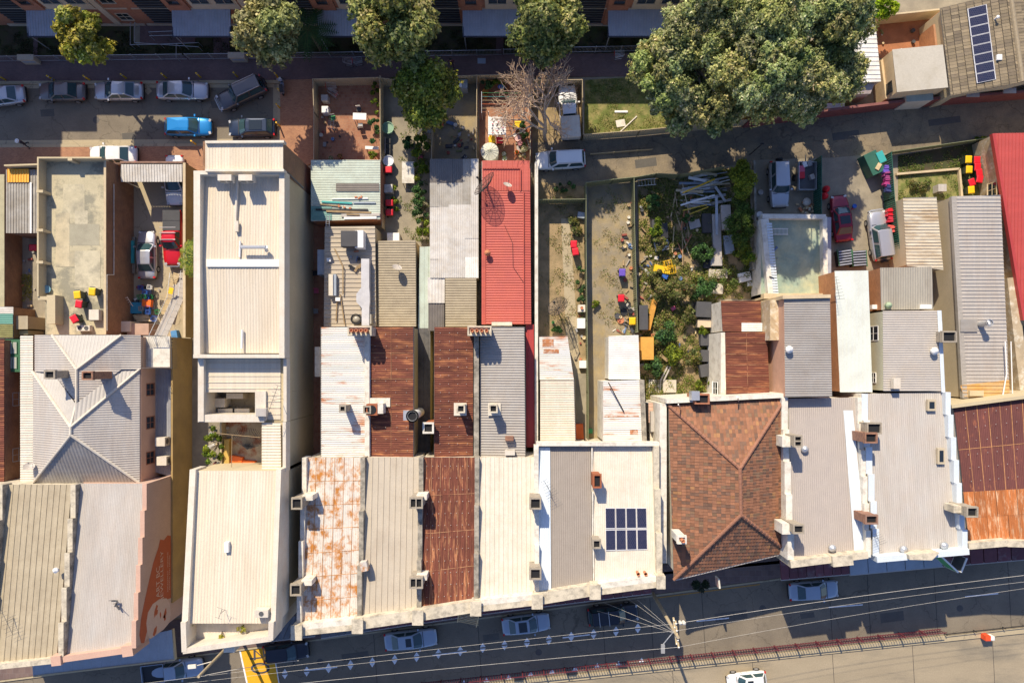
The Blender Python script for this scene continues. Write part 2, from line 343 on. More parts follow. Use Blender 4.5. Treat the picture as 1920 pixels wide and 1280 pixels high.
def roof_sheets(parent, q, m, nx, ny, d='v', pitch=.3, depth=.03, prof='corr', mats=None, name='roof', under=None, lap=None):
    """a roof laid in separate sheets (q: four photo corners TL TR BR BL with heights)"""
    B = MB(); pp = pts3(q); B.prism([Vector((p.x, p.y, p.z)) for p in pp], 0, [Vector((p.x, p.y, p.z-.06)) for p in pp])
    r = B.build(name, under or DKSTEEL, parent)
    for j in range(ny):
        for i in range(nx):
            u0, u1, v0, v1 = i/nx, (i+1)/nx, j/ny, (j+1)/ny
            g = .0012; cell = [lerp2(q, u0+g, v0), lerp2(q, u1-g, v0), lerp2(q, u1-g, v1), lerp2(q, u0+g, v1)]
            dz = .03+.022*((i+j) % 2)+random.uniform(0, .012)
            b = MB(); surf_ribs(b, pts3(cell), ANG.get(d, d), pitch, depth, prof, dz)
            # raised side lap
            A, Bp = P(*cell[0]), P(*cell[3]); w = .05
            b.box(((A.x+Bp.x)/2, (A.y+Bp.y)/2, (A.z+Bp.z)/2+dz+depth*.6), (w, (A-Bp).length, .03), math.atan2((Bp-A).y, (Bp-A).x)-math.pi/2, None) if abs(A.z-Bp.z) < .1 else None
            b.build('sheet', mats[(i*7+j*3) % len(mats)] if mats else m, r)
    if lap:
        def lapline(a, c): A, C = P(*a)+Vector((0, 0, .045+depth)), P(*c)+Vector((0, 0, .045+depth)); b = MB(); b.tube(A, C, .028, n=4); b.build('lap_joint', lap, r)
        for j in range(1, ny): lapline(lerp2(q, 0, j/ny), lerp2(q, 1, j/ny))
        for i in range(1, nx): lapline(lerp2(q, i/nx, 0), lerp2(q, i/nx, 1))
    return r
def surf_tiles(B, poly, down, tw, tl, cols, weights, z=.05, lift=.045, roll=.035):
    d = Vector((down[0], down[1], 0)).normalized(); a = Vector((-d.y, d.x, 0))
    dd = [p.dot(d) for p in poly]; aa = [p.x*a.x+p.y*a.y for p in poly]
    k = math.floor(min(dd)/tl)
    while k*tl < max(dd):
        row = clip(clip(poly, d, k*tl, True), d, (k+1)*tl, False)
        if len(row) >= 3:
            j = math.floor(min(aa)/tw)
            while j*tw < max(aa):
                c = random.choices(cols, weights)[0]; f = random.uniform(.8, 1.2); c = (c[0]*f, c[1]*f, c[2]*f); jz = random.uniform(0, .008)
                for (s0, s1, h) in ((0, .58, 0), (.58, 1, roll)):
                    q = clip(clip(row, a, (j+s0)*tw, True), a, (j+s1)*tw, False)
                    if len(q) >= 3:
                        v = [(p.x, p.y, p.z+z+h+jz+lift*((p.x*d.x+p.y*d.y)/tl-k)) for p in q]
                        ar = sum(v[i][0]*v[(i+1) % len(v)][1]-v[(i+1) % len(v)][0]*v[i][1] for i in range(len(v)))
                        B.poly(v if ar > 0 else v[::-1], c)
                j += 1
        k += 1
    return B
def body(parent, pts, m, z0=0., drop=.07, name='wall', inset=.06):
    pp = pts3(pts); c = sum(pp, Vector())/len(pp); out = []
    for p in pp:
        dv = Vector((c.x-p.x, c.y-p.y, 0)); out.append(Vector((p.x, p.y, p.z-drop))+dv.normalized()*inset)
    B = MB(); B.prism(out, z0); return B.build(name, m, parent)
def centre(pts): return sum(pts3(pts), Vector())/len(pts)
def building(name, label, cat, pts, rm, wmat, d='v', pitch=.3, depth=.035, prof='corr', z0=0., group=None, sheets=None, mats=None, gutter=None, walls=True, lap=None):
    c = centre(pts); root = thing(name, label, cat, (c.x, c.y, z0), group=group)
    if walls: body(root, pts, wmat, z0)
    if sheets: root_roof = roof_sheets(root, pts, rm, sheets[0], sheets[1], d, pitch, depth, prof, mats, lap=lap)
    else: root_roof = roof(root, pts, rm, d, pitch, depth, prof)
    root['_r'] = 0; del root['_r']
    if gutter:
        for g in gutter:      # edges by index
            a, b = pts[g], pts[(g+1) % len(pts)]; B = MB(); A, Bq = P(*a), P(*b)
            B.tube(A+Vector((0, 0, -.02)), Bq+Vector((0, 0, -.02)), .065, n=6); B.build('gutter', DKSTEEL, root)
    return root, root_roof
def R4(x0, y0, x1, y1, zn, zs=None):
    zs = zn if zs is None else zs; return [(x0, y0, zn), (x1, y0, zn), (x1, y1, zs), (x0, y1, zs)]
def parapet(root, segs, w, z0, m, name='parapet'):
    """segs: (xa, ya, za, xb, yb, zb) each piece of parapet"""
    o = None
    for i, (xa, ya, za, xb, yb, zb) in enumerate(segs):
        B = MB(); B.strip((xa, ya), (xb, yb), w, z0, za, zb); o = B.build(name, m, root)
    return o
def stepped(root, x0, y0, x1, y1, z0, z1, n, w, zb, m, mtop=None):
    """stepped party wall parapet: n level steps rising from (x0,y0,z0) to (x1,y1,z1)"""
    for i in range(n):
        za = z0+(z1-z0)*(i+.6)/n; a = (x0+(x1-x0)*i/n, y0+(y1-y0)*i/n); b = (x0+(x1-x0)*(i+1)/n, y0+(y1-y0)*(i+1)/n)
        xm = (a[0]+b[0])/2
        B = MB(); B.strip((xm, a[1]), (xm, b[1]), w+.004*i, zb, za); B.build('parapet', m, root)
        if mtop: B = MB(); B.strip((xm, a[1]), (xm, b[1]), w+.08+.004*i, za-.002, za+.05); B.build('coping', mtop, root)
def chimney(root, px, py, zt, zb, w, d, m=None, pots=0, holes=1, cap=True, axis='x', label=None):
    """chimney as a part: shaft with cap, flue openings and pots; px,py = centre of its top in the photo"""
    m = m or CHIMB; c = P(px, py, zt); B = MB()
    B.box((c.x, c.y, (zb+zt-.22)/2), (w-.1, d-.1, zt-.22-zb))
    B.box((c.x, c.y, zt-.25), (w+.04, d+.04, .08))
    ch = B.build('chimney', m, root, label=label)
    B = MB(); t = .13   # hollow cap: four sides round the flue
    B.box((c.x, c.y+d/2-t/2, zt-.1), (w, t, .2)); B.box((c.x, c.y-d/2+t/2, zt-.1), (w, t, .2))
    B.box((c.x-w/2+t/2, c.y, zt-.1), (t, d-2*t, .2)); B.box((c.x+w/2-t/2, c.y, zt-.1), (t, d-2*t, .2))
    if holes == 2: B.box((c.x, c.y, zt-.1), (.1, d-2*t, .2) if w >= d else (w-2*t, .1, .2))
    B.build('chimney_cap', m, ch)
    B = MB(); B.box((c.x, c.y, zt-.2), (w-2*t-.01, d-2*t-.01, .02)); B.build('flue', BLACK if not pots else m, ch)  # black plate paints the dark depth of the flue
    for i in range(pots):
        f = (i-(pots-1)/2)*(.42 if pots > 1 else 0); q = (c.x+f, c.y, zt-.2) if axis == 'x' else (c.x, c.y+f, zt-.2)
        B = MB(); B.lathe(q, [(.001, .52), (.10, .52), (.10, .64), (.16, .66), (.15, .5), (.13, .3), (.17, 0)], 12); B.build('chimney_pot', TERRA, ch, smooth=True)
    return ch
def sheet(name, pts, z, m, kind='structure', **kw):
    B = MB(); pp = [Vector((*G(x, y).xy, z)) for x, y in pts]
    a = sum(pp[i].x*pp[(i+1) % len(pp)].y-pp[(i+1) % len(pp)].x*pp[i].y for i in range(len(pp)))
    B.poly(pp if a > 0 else pp[::-1]); return B.build(name, m, None, kind=kind, **kw)
def slab(name, pts, z0, z1, m, kind='structure', **kw):
    B = MB(); B.prism([Vector((*P(x, y, z1).xy, z1)) for x, y in pts], z0); return B.build(name, m, None, kind=kind, **kw)
# ================================================================== GROUND, STREETS, MARKINGS
B = MB(); B.poly([(-400, -400, 0), (400, -400, 0), (400, 400, 0), (-400, 400, 0)]); B.build('ground', CONCG, None, kind='structure')
sheet('street_road', [(-260, 160), (514, 156), (516, 265), (-260, 272)], .004, ASPHALT)
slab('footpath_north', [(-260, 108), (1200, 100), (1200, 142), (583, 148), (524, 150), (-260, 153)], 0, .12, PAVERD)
slab('kerb_north', [(-260, 153), (524, 150), (524, 156), (-260, 159)], 0, .13, CONC)
sheet('gutter_north', [(-260, 158.5), (514, 156), (514, 164), (-260, 167)], .008, CONC)
slab('footpath_east', [(525, 150), (600, 148), (600, 300), (525, 330)], 0, .115, PAVER)
slab('kerb_east', [(519, 157), (525, 157), (525, 274), (519, 274)], 0, .13, CONC)
sheet('gutter_east', [(512, 164), (519, 164), (519, 262), (512, 262)], .012, CONC)
sheet('gutter_south', [(-260, 265), (519, 260), (519, 267), (-260, 272)], .016, CONC)
slab('kerb_south', [(-260, 272), (519, 267), (519, 273), (-260, 278)], 0, .13, CONC)
slab('footpath_south', [(-260, 278), (525, 273), (525, 332), (-260, 335)], 0, .12, PAVER)
sheet('side_passage_paving', [(583, 300), (612, 300), (612, 862), (583, 862)], .006, PAVERY)
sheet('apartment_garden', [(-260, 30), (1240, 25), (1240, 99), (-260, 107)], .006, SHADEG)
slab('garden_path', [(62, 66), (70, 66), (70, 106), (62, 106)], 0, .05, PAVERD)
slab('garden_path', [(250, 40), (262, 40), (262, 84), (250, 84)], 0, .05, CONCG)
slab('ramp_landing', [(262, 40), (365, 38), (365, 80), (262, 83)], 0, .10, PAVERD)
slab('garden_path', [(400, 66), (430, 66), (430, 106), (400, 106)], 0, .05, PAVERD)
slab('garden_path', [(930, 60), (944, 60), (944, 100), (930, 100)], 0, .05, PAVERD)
sheet('lawn', [(1096, 150), (1560, 120), (1600, 205), (1400, 230), (1096, 256)], .010, GRASSM)
sheet('dirt_parking_strip', [(998, 148), (1094, 150), (1094, 262), (998, 275)], .010, DIRT)
sheet('back_lane', [(998, 268), (1096, 262), (1400, 230), (1570, 208), (2100, 165), (2100, 236), (1850, 263), (1680, 290), (1560, 300), (1416, 305), (1360, 312), (1195, 338), (1103, 350), (998, 345)], .014, ASPHALT2)
sheet('back_driveway', [(1416, 300), (1560, 296), (1680, 286), (1694, 505), (1416, 505)], .018, CONCG)
sheet('car_yard_concrete', [(212, 306), (374, 306), (366, 640), (212, 640)], .008, CONC)
sheet('left_yard_concrete', [(-40, 430), (80, 430), (80, 640), (-40, 640)], .008, CONCG)
sheet('courtyard_paving', [(597, 150), (716, 150), (716, 305), (597, 305)], .130, PAVERY)
sheet('narrow_yard_path', [(718, 150), (812, 150), (812, 470), (718, 470)], .006, CONCG)
sheet('yard_soil', [(812, 150), (897, 150), (897, 302), (812, 302)], .010, DIRTG)
sheet('rear_yard_paving', [(899, 150), (998, 150), (998, 305), (899, 305)], .014, PAVERY)
sheet('verge_soil', [(1003, 340), (1100, 350), (1100, 380), (1003, 384)], .020, DIRT)
sheet('long_yard_soil', [(1003, 384), (1100, 380), (1100, 835), (1003, 835)], .008, DIRT)
sheet('long_yard_path', [(1052, 410), (1068, 410), (1084, 640), (1098, 832), (1072, 832), (1060, 600)], .016, CONC)
sheet('gravel_yard', [(1103, 350), (1192, 338), (1195, 835), (1103, 835)], .022, DIRTG)
sheet('junk_yard_soil', [(1195, 335), (1416, 308), (1418, 560), (1345, 560), (1345, 745), (1198, 760)], .026, DIRT)
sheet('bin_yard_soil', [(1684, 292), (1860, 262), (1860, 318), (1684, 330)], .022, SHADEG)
sheet('bin_yard_grass', [(1684, 330), (1860, 318), (1860, 372), (1684, 378)], .026, GRASSM)
sheet('red_earth_yard', [(1640, 28), (1775, 18), (1775, 105), (1640, 110)], .010, mat('red_earth', (.36, .15, .07), .95, var=.2, scale=1))
# main street
def kl(x, off=0): return (x, 1108+off-.131*(x-1280))
sheet('main_road', [kl(-500), kl(2500), (2500, 1110), (1920, 1183), (1140, 1266), (-500, 1448)], .006, ASPHALT)
slab('main_footpath', [kl(-500, -1), kl(2500, -1), (2500, 960), (1230, 1060), (560, 1140), (-500, 1240)], 0, .12, mat('pinkish_paving', (.19, .13, .11), .9, var=.12, grid=('floor', .6, .6, .02, (.15, .10, .09))))
slab('main_kerb', [kl(-500, 0), kl(2500, 0), kl(2500, 3), kl(-500, 3)], 0, .13, CONC)
sheet('kerb_yellow_line', [kl(1225, 5), kl(1425, 5), kl(1425, 7), kl(1225, 7)], .012, mat('worn_yellow_line', (.42, .22, .05), .9, var=.2, scale=4))
slab('median_kerb', [(-500, 1430), (1140, 1258), (1920, 1176), (2500, 1103), (2500, 1113), (1920, 1187), (1140, 1269), (-500, 1441)], 0, .13, CONC)
sheet('far_carriageway', [(-500, 1441), (1140, 1269), (1920, 1187), (2500, 1113), (2500, 2200), (-500, 2200)], .010, mat('worn_carriageway', (.34, .28, .19), .92, var=.1, scale=.4, col2=(.22, .19, .14), amt=.4, scale2=.25, stretch=(.3, 1, 1), fine=.14))
for i in range(5):
    x = 1260+i*150; sheet('road_joint', [(x, 1262-(x-1140)*.105), (x+.9, 1262-(x-1140)*.105), (x+12, 1400), (x+11, 1400)], .014, mat('dark_joint', (.05, .045, .04), .9), kind='structure')
for x in (1128, 1218, 1315, 1553, 1625, 1750, 1888, 895, 700):
    y0 = kl(x)[1]; y1 = 1262-(x-1140)*.105; sheet('road_joint', [(x, y0+5), (x+1, y0+5), (x+9, y1-8), (x+8, y1-8)], .010, mat('dark_joint', (.05, .045, .04), .9))
for x0, y0, x1, y1 in ((1306, 1164, 1367, 1158), (1554, 1138, 1618, 1133), (1810, 1118, 1872, 1112), (1055, 1195, 1106, 1189), (811, 1228, 875, 1220), (575, 1256, 632, 1250), (1478, 1090+50, 1480, 1090+50)):
    if x1-x0 > 5: sheet('lane_line', [(x0, y0-1), (x1, y1-1), (x1, y1+1.2), (x0, y0+1.2)], .012, LINE)
tri = [(534, 1263), (575, 1258), (616, 1252), (657, 1246), (698, 1241), (740, 1236), (781, 1231), (822, 1225), (863, 1220), (905, 1214), (946, 1209), (988, 1204), (1029, 1199), (1071, 1193), (1113, 1188), (1155, 1183), (1196, 1177)]
for x, y in tri:
    sheet('triangle_marking', [(x-5.5, y-1), (x+5.5, y-2), (x, y-9.5)], .013, LINE)
    sheet('triangle_marking', [(x-5.5, y+1.5), (x+5.5, y+.5), (x, y+9.5)], .013, LINE)
for x, y in [(870, 1279), (912, 1274), (954, 1269), (995, 1263), (1035, 1258), (1078, 1253), (1120, 1247), (1160, 1243), (1203, 1237)]:
    sheet('triangle_marking', [(x-5.5, y+4), (x+5.5, y+3), (x, y-5)], .013, LINE)
sheet('yellow_speed_patch', [(450, 1214), (509, 1203), (527, 1310), (471, 1310)], .013, LINEY)
sheet('patch_border_line', [(447, 1214), (450, 1214), (471, 1310), (468, 1310)], .014, LINE)
sheet('patch_border_line', [(509, 1203), (511, 1203), (529, 1310), (527, 1310)], .014, LINE)
DIG = mat('dark_digit_paint', (.07, .07, .075), .9)
B = MB()
def fl(pts, z=.017):
    pp = [Vector((*G(x, y).xy, z)) for x, y in pts]; a = sum(pp[i].x*pp[(i+1) % len(pp)].y-pp[(i+1) % len(pp)].x*pp[i].y for i in range(len(pp)))
    B.poly(pp if a > 0 else pp[::-1])
fl([(468, 1233.2), (492, 1230.6), (492, 1233.4), (468, 1236)]); fl([(475, 1218), (479, 1217.6), (479.5, 1237), (475.5, 1237.4)], .0175)
fl([(479, 1218), (491, 1229.5), (491, 1232), (479, 1221)], .018)
n = 24
for i in range(n):
    a, b = 2*math.pi*i/n, 2*math.pi*(i+1)/n
    fl([(488+18*math.cos(a), 1252+10.5*math.sin(a)), (488+18*math.cos(b), 1252+10.5*math.sin(b)), (488+13.5*math.cos(b), 1252+7*math.sin(b)), (488+13.5*math.cos(a), 1252+7*math.sin(a))])
B.build('speed_digits', DIG, None, kind='structure')
for i, (x, y) in enumerate([(75, 206), (228, 250), (395, 190)]):
    sheet('asphalt_patch', [(x, y), (x+26, y-2), (x+27, y+12), (x+2, y+13)], .007, mat('newer_asphalt', (.11, .10, .085), .9, var=.1))
for i, (x, y, w, h) in enumerate([(640, 1226, 50, 14), (905, 1190, 30, 12), (1340, 1150, 60, 16), (1650, 1150, 44, 18), (1500, 1150, 26, 10), (1250, 1290-50, 30, 10), (1190, 300, 40, 16), (1560, 250, 50, 14), (1740, 225, 60, 12)]):
    sheet('asphalt_patch', [(x, y), (x+w, y-w*.13), (x+w+2, y+h-w*.13), (x+2, y+h)], .019 if y < 400 else .0085, mat('newer_asphalt', (.11, .10, .085), .9, var=.1))
for x, y in ((600, 1240), (1010, 1222), (1430, 1140), (1800, 1140), (180, 225)):
    B = MB(); B.lathe(G(x, y)+Vector((0, 0, .01)), [(.001, .004), (.30, .004), (.33, .002)], 16); B.build('manhole_cover', mat('cast_iron', (.09, .08, .07), .6), None, kind='structure')
sheet('utility_cover', [(270, 170), (278, 163), (285, 171), (277, 178)], .0085, CONC)
# ================================================================== FENCES AND WALLS
def fence(name, label, pts, h, m, cap=None, plen=2.35, z0=0., ribs=True, post=.07, group=None):
    """steel sheet fence: every panel and post its own part; pts = photo points of its top"""
    A = P(*pts[0], h); root = thing(name, label, 'fence', (A.x, A.y, z0), group=group)
    for (a, b) in zip(pts, pts[1:]):
        A, Bp = P(*a, h), P(*b, h); L = (Bp-A).length; n = max(1, round(L/plen)); d = (Bp-A)/n
        u = d.normalized(); nr = Vector((-u.y, u.x, 0))
        for i in range(n):
            s = A+d*i; q = MB(); k = max(2, int(d.length/.20)); hh = h+random.uniform(-.012, .012)
            for j in range(k):
                f0, f1 = j/k, (j+1)/k; fm = (f0+f1)/2
                for g0, g1, o0, o1 in ((f0, f0+(f1-f0)*.35, -.02, .02), (f0+(f1-f0)*.35, f0+(f1-f0)*.5, .02, .02), (f0+(f1-f0)*.5, f0+(f1-f0)*.85, .02, -.02), (f0+(f1-f0)*.85, f1, -.02, -.02)):
                    p, r = s+d*g0+nr*o0, s+d*g1+nr*o1
                    q.add([(p.x, p.y, z0+.04), (r.x, r.y, z0+.04), (r.x, r.y, hh-.03), (p.x, p.y, hh-.03)], [(0, 1, 2, 3)])
            q.box((*(s+d/2).xy, hh-.02), (d.length-.004, .05, .05), math.atan2(u.y, u.x)); q.build('panel', m, root)
            q = MB(); q.box((s.x, s.y, (z0+hh+.03)/2+z0/2), (post, post, hh+.03-z0)); q.build('post', cap or m, root)
        q = MB(); q.box((Bp.x, Bp.y, (z0+h+.03)/2), (post, post, h+.03)); q.build('post', cap or m, root)
    return root
def wallthing(name, label, segs, w, m, mcap=None, z0=0.):
    a = segs[0]; c = P(a[0], a[1], a[2]); root = thing(name, label, 'wall', (c.x, c.y, z0))
    for s in segs:
        B = MB(); B.strip((s[0], s[1]), (s[3], s[4]), w, z0, s[2], s[5]); B.build('wall_section', m, root)
        if mcap: B = MB(); B.strip((s[0], s[1]), (s[3], s[4]), w+.08, s[2]-.003, s[2]+.07, s[5]+.07); B.build('coping', mcap, root)
    return root
fence('steel_fence', 'cream steel fence closing the north side of the brick-paved courtyard', [(586, 148), (713, 145)], 1.9, FENCEC)
fence('steel_fence', 'cream steel fence along the west side of the brick-paved courtyard', [(586, 149), (588, 210), (588, 299)], 1.9, FENCEC)
fence('steel_fence', 'long cream fence between the brick courtyard and the narrow yard with wheelie bins', [(712, 142), (713, 300), (716, 425)], 1.9, FENCEC)
fence('steel_fence', 'short cream fence with a gate panel at the top of the narrow yard', [(714, 146), (737, 149), (752, 147)], 1.8, FENCEC)
fence('steel_fence', 'cream fence behind the grey storage shelf of the bare yard', [(840, 143), (893, 141)], 1.9, FENCEC)
fence('steel_fence', 'cream fence at the street end of the clothesline yard', [(894, 141), (995, 139)], 1.9, FENCEC)
fence('steel_fence', 'cream fence between the round leafy tree yard and the bare soil yard', [(810, 240), (809, 300)], 1.8, FENCEC)
fence('steel_fence', 'grey-brown fence between the bare soil yard and the clothesline yard', [(894, 144), (893, 300)], 1.8, FENCEC)
fence('steel_fence', 'fence between the clothesline yard and the leafless tree', [(996, 142), (994, 300)], 1.8, FENCEC)
fence('steel_fence', 'pale fence behind the white utility with canopy', [(1000, 150), (1091, 149)], 1.8, FENCEC)
fence('steel_fence', 'pale fence between the white utility and the lawn', [(1092, 150), (1094, 252)], 1.8, FENCEC)
fence('steel_fence', 'cream fence along the lane below the lawn, under the big tree', [(1094, 252), (1200, 244), (1300, 234), (1405, 224)], 1.8, FENCEC)
fence('steel_fence', 'short olive fence across the top of the long soil yard', [(1003, 374), (1099, 373)], 1.8, FENCEG)
fence('steel_fence', 'long olive fence between the long soil yard and the gravel yard', [(1099, 343), (1099, 450), (1101, 600), (1103, 735), (1103, 822)], 1.8, FENCEG)
fence('steel_fence', 'olive fence closing the gravel yard against the lane', [(1099, 342), (1150, 336), (1188, 332)], 1.8, FENCEG)
fence('steel_fence', 'long olive fence between the gravel yard and the overgrown junk yard', [(1189, 332), (1190, 420), (1194, 560), (1196, 622)], 1.8, FENCEG)
fence('steel_fence', 'olive fence between the junk yard and the lane, beside the hedge', [(1190, 332), (1232, 325), (1275, 327), (1360, 312)], 1.8, FENCEG)
fence('steel_fence', 'dark green fence east of the silver wagon and trailer', [(1541, 292), (1541, 400)], 1.9, FENCEDG)
fence('steel_fence', 'dark green fence behind the silver four-wheel drive and hanging clothes', [(1672, 285), (1678, 370), (1690, 488)], 2.0, FENCEDG)
fence('steel_fence', 'green rail fence of the bin yard facing the lane', [(1675, 284), (1850, 259)], 1.2, FENCEG)
wallthing('brick_boundary_wall', 'maroon brick wall along the back lane below the houses', [(1405, 225, 1.9, 1560, 205, 1.9), (1560, 205, 1.9, 1700, 188, 1.9), (1700, 188, 1.9, 2050, 162, 1.9)], .25, BRICKMAR)
wallthing('low_wall', 'rough low wall between the junk yard hedge and the silver wagon', [(1415, 300, 1.3, 1417, 400, 1.3), (1417, 400, 1.3, 1414, 505, 1.3)], .2, STUCD)
wallthing('low_kerb_wall', 'low stone edging across the bin yard', [(1682, 326, .35, 1800, 316, .35), (1800, 316, .35, 1805, 372, .35)], .2, STONEW)
# picket garden fence in front of the apartments
def palings(name, label, pts, h, m, gap=.13, rail=2, z0=.0, th=.02, bay=2.4, outm=None, rt=.04, pw=.07):
    A = P(*pts[0], h); root = thing(name, label, 'fence', (A.x, A.y, z0))
    for (a, b) in zip(pts, pts[1:]):
        A, Bp = P(*a, h), P(*b, h); L = (Bp-A).length; n = max(1, round(L/bay)); d = (Bp-A)/n; u = d.normalized(); rz = math.atan2(u.y, u.x)
        for i in range(n):
            s = A+d*i; q = MB(); k = int(d.length/gap)
            for j in range(1, k): p = s+d*(j/k); q.box((p.x, p.y, (z0+h)/2), (th, th, h-z0-.1), rz)
            for zz in ([h-.06] if rail == 1 else [h-.06, z0+.2]): q.box((*(s+d/2).xy, zz), (d.length, rt, rt), rz)
            q.build('railing_panel', m, root)
            q = MB(); q.box((s.x, s.y, (z0+h+.05)/2), (pw, pw, h+.05-z0)); q.build('post', outm or m, root)
    return root
palings('railing_fence', 'grey metal railing along the apartment garden, left part', [(-120, 106), (100, 104), (340, 101)], 1.3, STEEL)
palings('railing_fence', 'grey metal railing along the apartment garden, middle part', [(345, 101), (660, 97), (940, 93)], 1.3, STEEL)
palings('railing_fence', 'grey metal railing along the apartment garden, right part', [(944, 92), (1070, 88), (1215, 85)], 1.3, STEEL)
MRN = mat('maroon_post', (.13, .025, .035), .6); palings('railing_fence', 'dark red pedestrian railing on the median of the main street', [(300, 1340), (900, 1277), (1140, 1252), (1500, 1215), (1776, 1186)], 1.25, MRN, gap=.24, outm=MRN, bay=2.0, z0=.13, th=.05, rt=.06, pw=.13)
palings('low_barrier_rail', 'thin dark safety rail continuing the median railing to the right', [(1776, 1190), (2050, 1160)], .55, BLKP, gap=.9, bay=3, z0=.13)
palings('low_picket_fence', 'low bamboo edging fence beside the sunlit lane', [(1108, 288), (1195, 281), (1225, 279)], .45, WOODP, gap=.10, rail=1, th=.05, z0=.01)
# ================================================================== BUILDINGS
def Q(X, Y, z): k = S/(1-z/H); return (CX+X*k, CY-Y*k, z)
def Yp(py, z): return (CY-py)/S*(1-z/H)
def Xp(px, z): return (px-CX)/S*(1-z/H)
def wbox(root, name, x0, x1, y0, y1, z0, z1, m, **kw):
    B = MB(); B.box(((x0+x1)/2, (y0+y1)/2, (z0+z1)/2), (x1-x0, y1-y0, z1-z0)); return B.build(name, m, root, **kw)
def steppedX(root, X, pya, pyb, z0, z1, n, w, zb, m, mtop=None, Xb=None):
    Xb = X if Xb is None else Xb
    ya, yb = Yp(pya, z0), Yp(pyb, z1)
    for i in range(n):
        z = z0+(z1-z0)*(i+.6)/n; y0 = ya+(yb-ya)*i/n; y1 = ya+(yb-ya)*(i+1)/n; xc = X+(Xb-X)*(i+.5)/n
        wbox(root, 'parapet', xc-w/2, xc+w/2, y1, y0, zb, z, m)
        if mtop: wbox(root, 'coping', xc-w/2-.04, xc+w/2+.04, y1-.01*(i % 2)-.01, y0+.01, z-.01, z+.06, mtop)
def wallX(root, X0, X1, pya, pyb, za, zb_, w, zlow, m, name='parapet'):
    A, Bq = Vector((X0, Yp(pya, za), za)), Vector((X1, Yp(pyb, zb_), zb_)); d = (Bq-A); d.z = 0; d.normalize(); n = Vector((-d.y, d.x, 0))*w/2
    B = MB(); B.prism([A-n, Bq-n, Bq+n, A+n], zlow); return B.build(name, m, root)
def window(root, c, w, h, face, frame=WHITE, glass=GLASS, bars=1):
    """window part standing 3 cm proud of a wall; c = centre on the wall plane; face 'W','E','S','N'"""
    n = {'W': (-1, 0), 'E': (1, 0), 'S': (0, -1), 'N': (0, 1)}[face]; B = MB(); c = Vector(c); ax = Vector((-n[1], n[0], 0)); nn = Vector((*n, 0)); t = .07
    def bar(du, dz, su, sz, dep=.06):
        p = c+ax*du+Vector((0, 0, dz))+nn*(dep/2-.01); B.box(p, (dep, su, sz) if n[0] else (su, dep, sz))
    bar(0, h/2, w, t); bar(0, -h/2, w+.1, t, .12); bar(-w/2, 0, t, h); bar(w/2, 0, t, h); bar(0, 0, w-t, .05)
    for i in range(bars): bar(-w/2+w*(i+1)/(bars+1), 0, .04, h-t, .05)
    f = B.build('window', frame, root); B = MB(); B.box(c+nn*.012, (.02, w-t, h-t) if n[0] else (w-t, .02, h-t)); B.build('pane', glass, f)
    return f
# ---------------------------------------------------------------- apartment row across the lane
ap = thing('apartment_building', 'long brown brick apartment building with cream bands along the top of the view', 'building', (-10, 34, 0))
YF = 33.3; secs = [(-50.9, -45, 9.4), (-45, -36, 7.9), (-36, -23, 9.0), (-23, -10, 8.1), (-10, -6, 8.0), (-6, 2, 7.2), (2, 16.3, 6.9)]
for a, b, z in secs:
    wbox(ap, 'wall', a, b-.01, YF, YF+11, 0, z, BRICKR); wbox(ap, 'roof', a, b-.012, YF+.02, YF+11, z+.002, z+.25, GREYL)
ap2 = thing('tower_building', 'taller brick block at the top left corner throwing the deep shade over the parked cars', 'building', (-60, 34, 0))
wbox(ap2, 'wall', -75, -50.92, YF, YF+14, 0, 15.2, BRICKR); wbox(ap2, 'roof', -75, -50.9, YF, YF+14, 15.21, 15.5, GREYL)
for zz in (1.2, 4.2, 7.2): window(ap2, (-52.5, YF, zz+.6), 1.6, 1.3, 'S')
CRB = mat('cream_band_render', (.52, .42, .30), .9, var=.06)
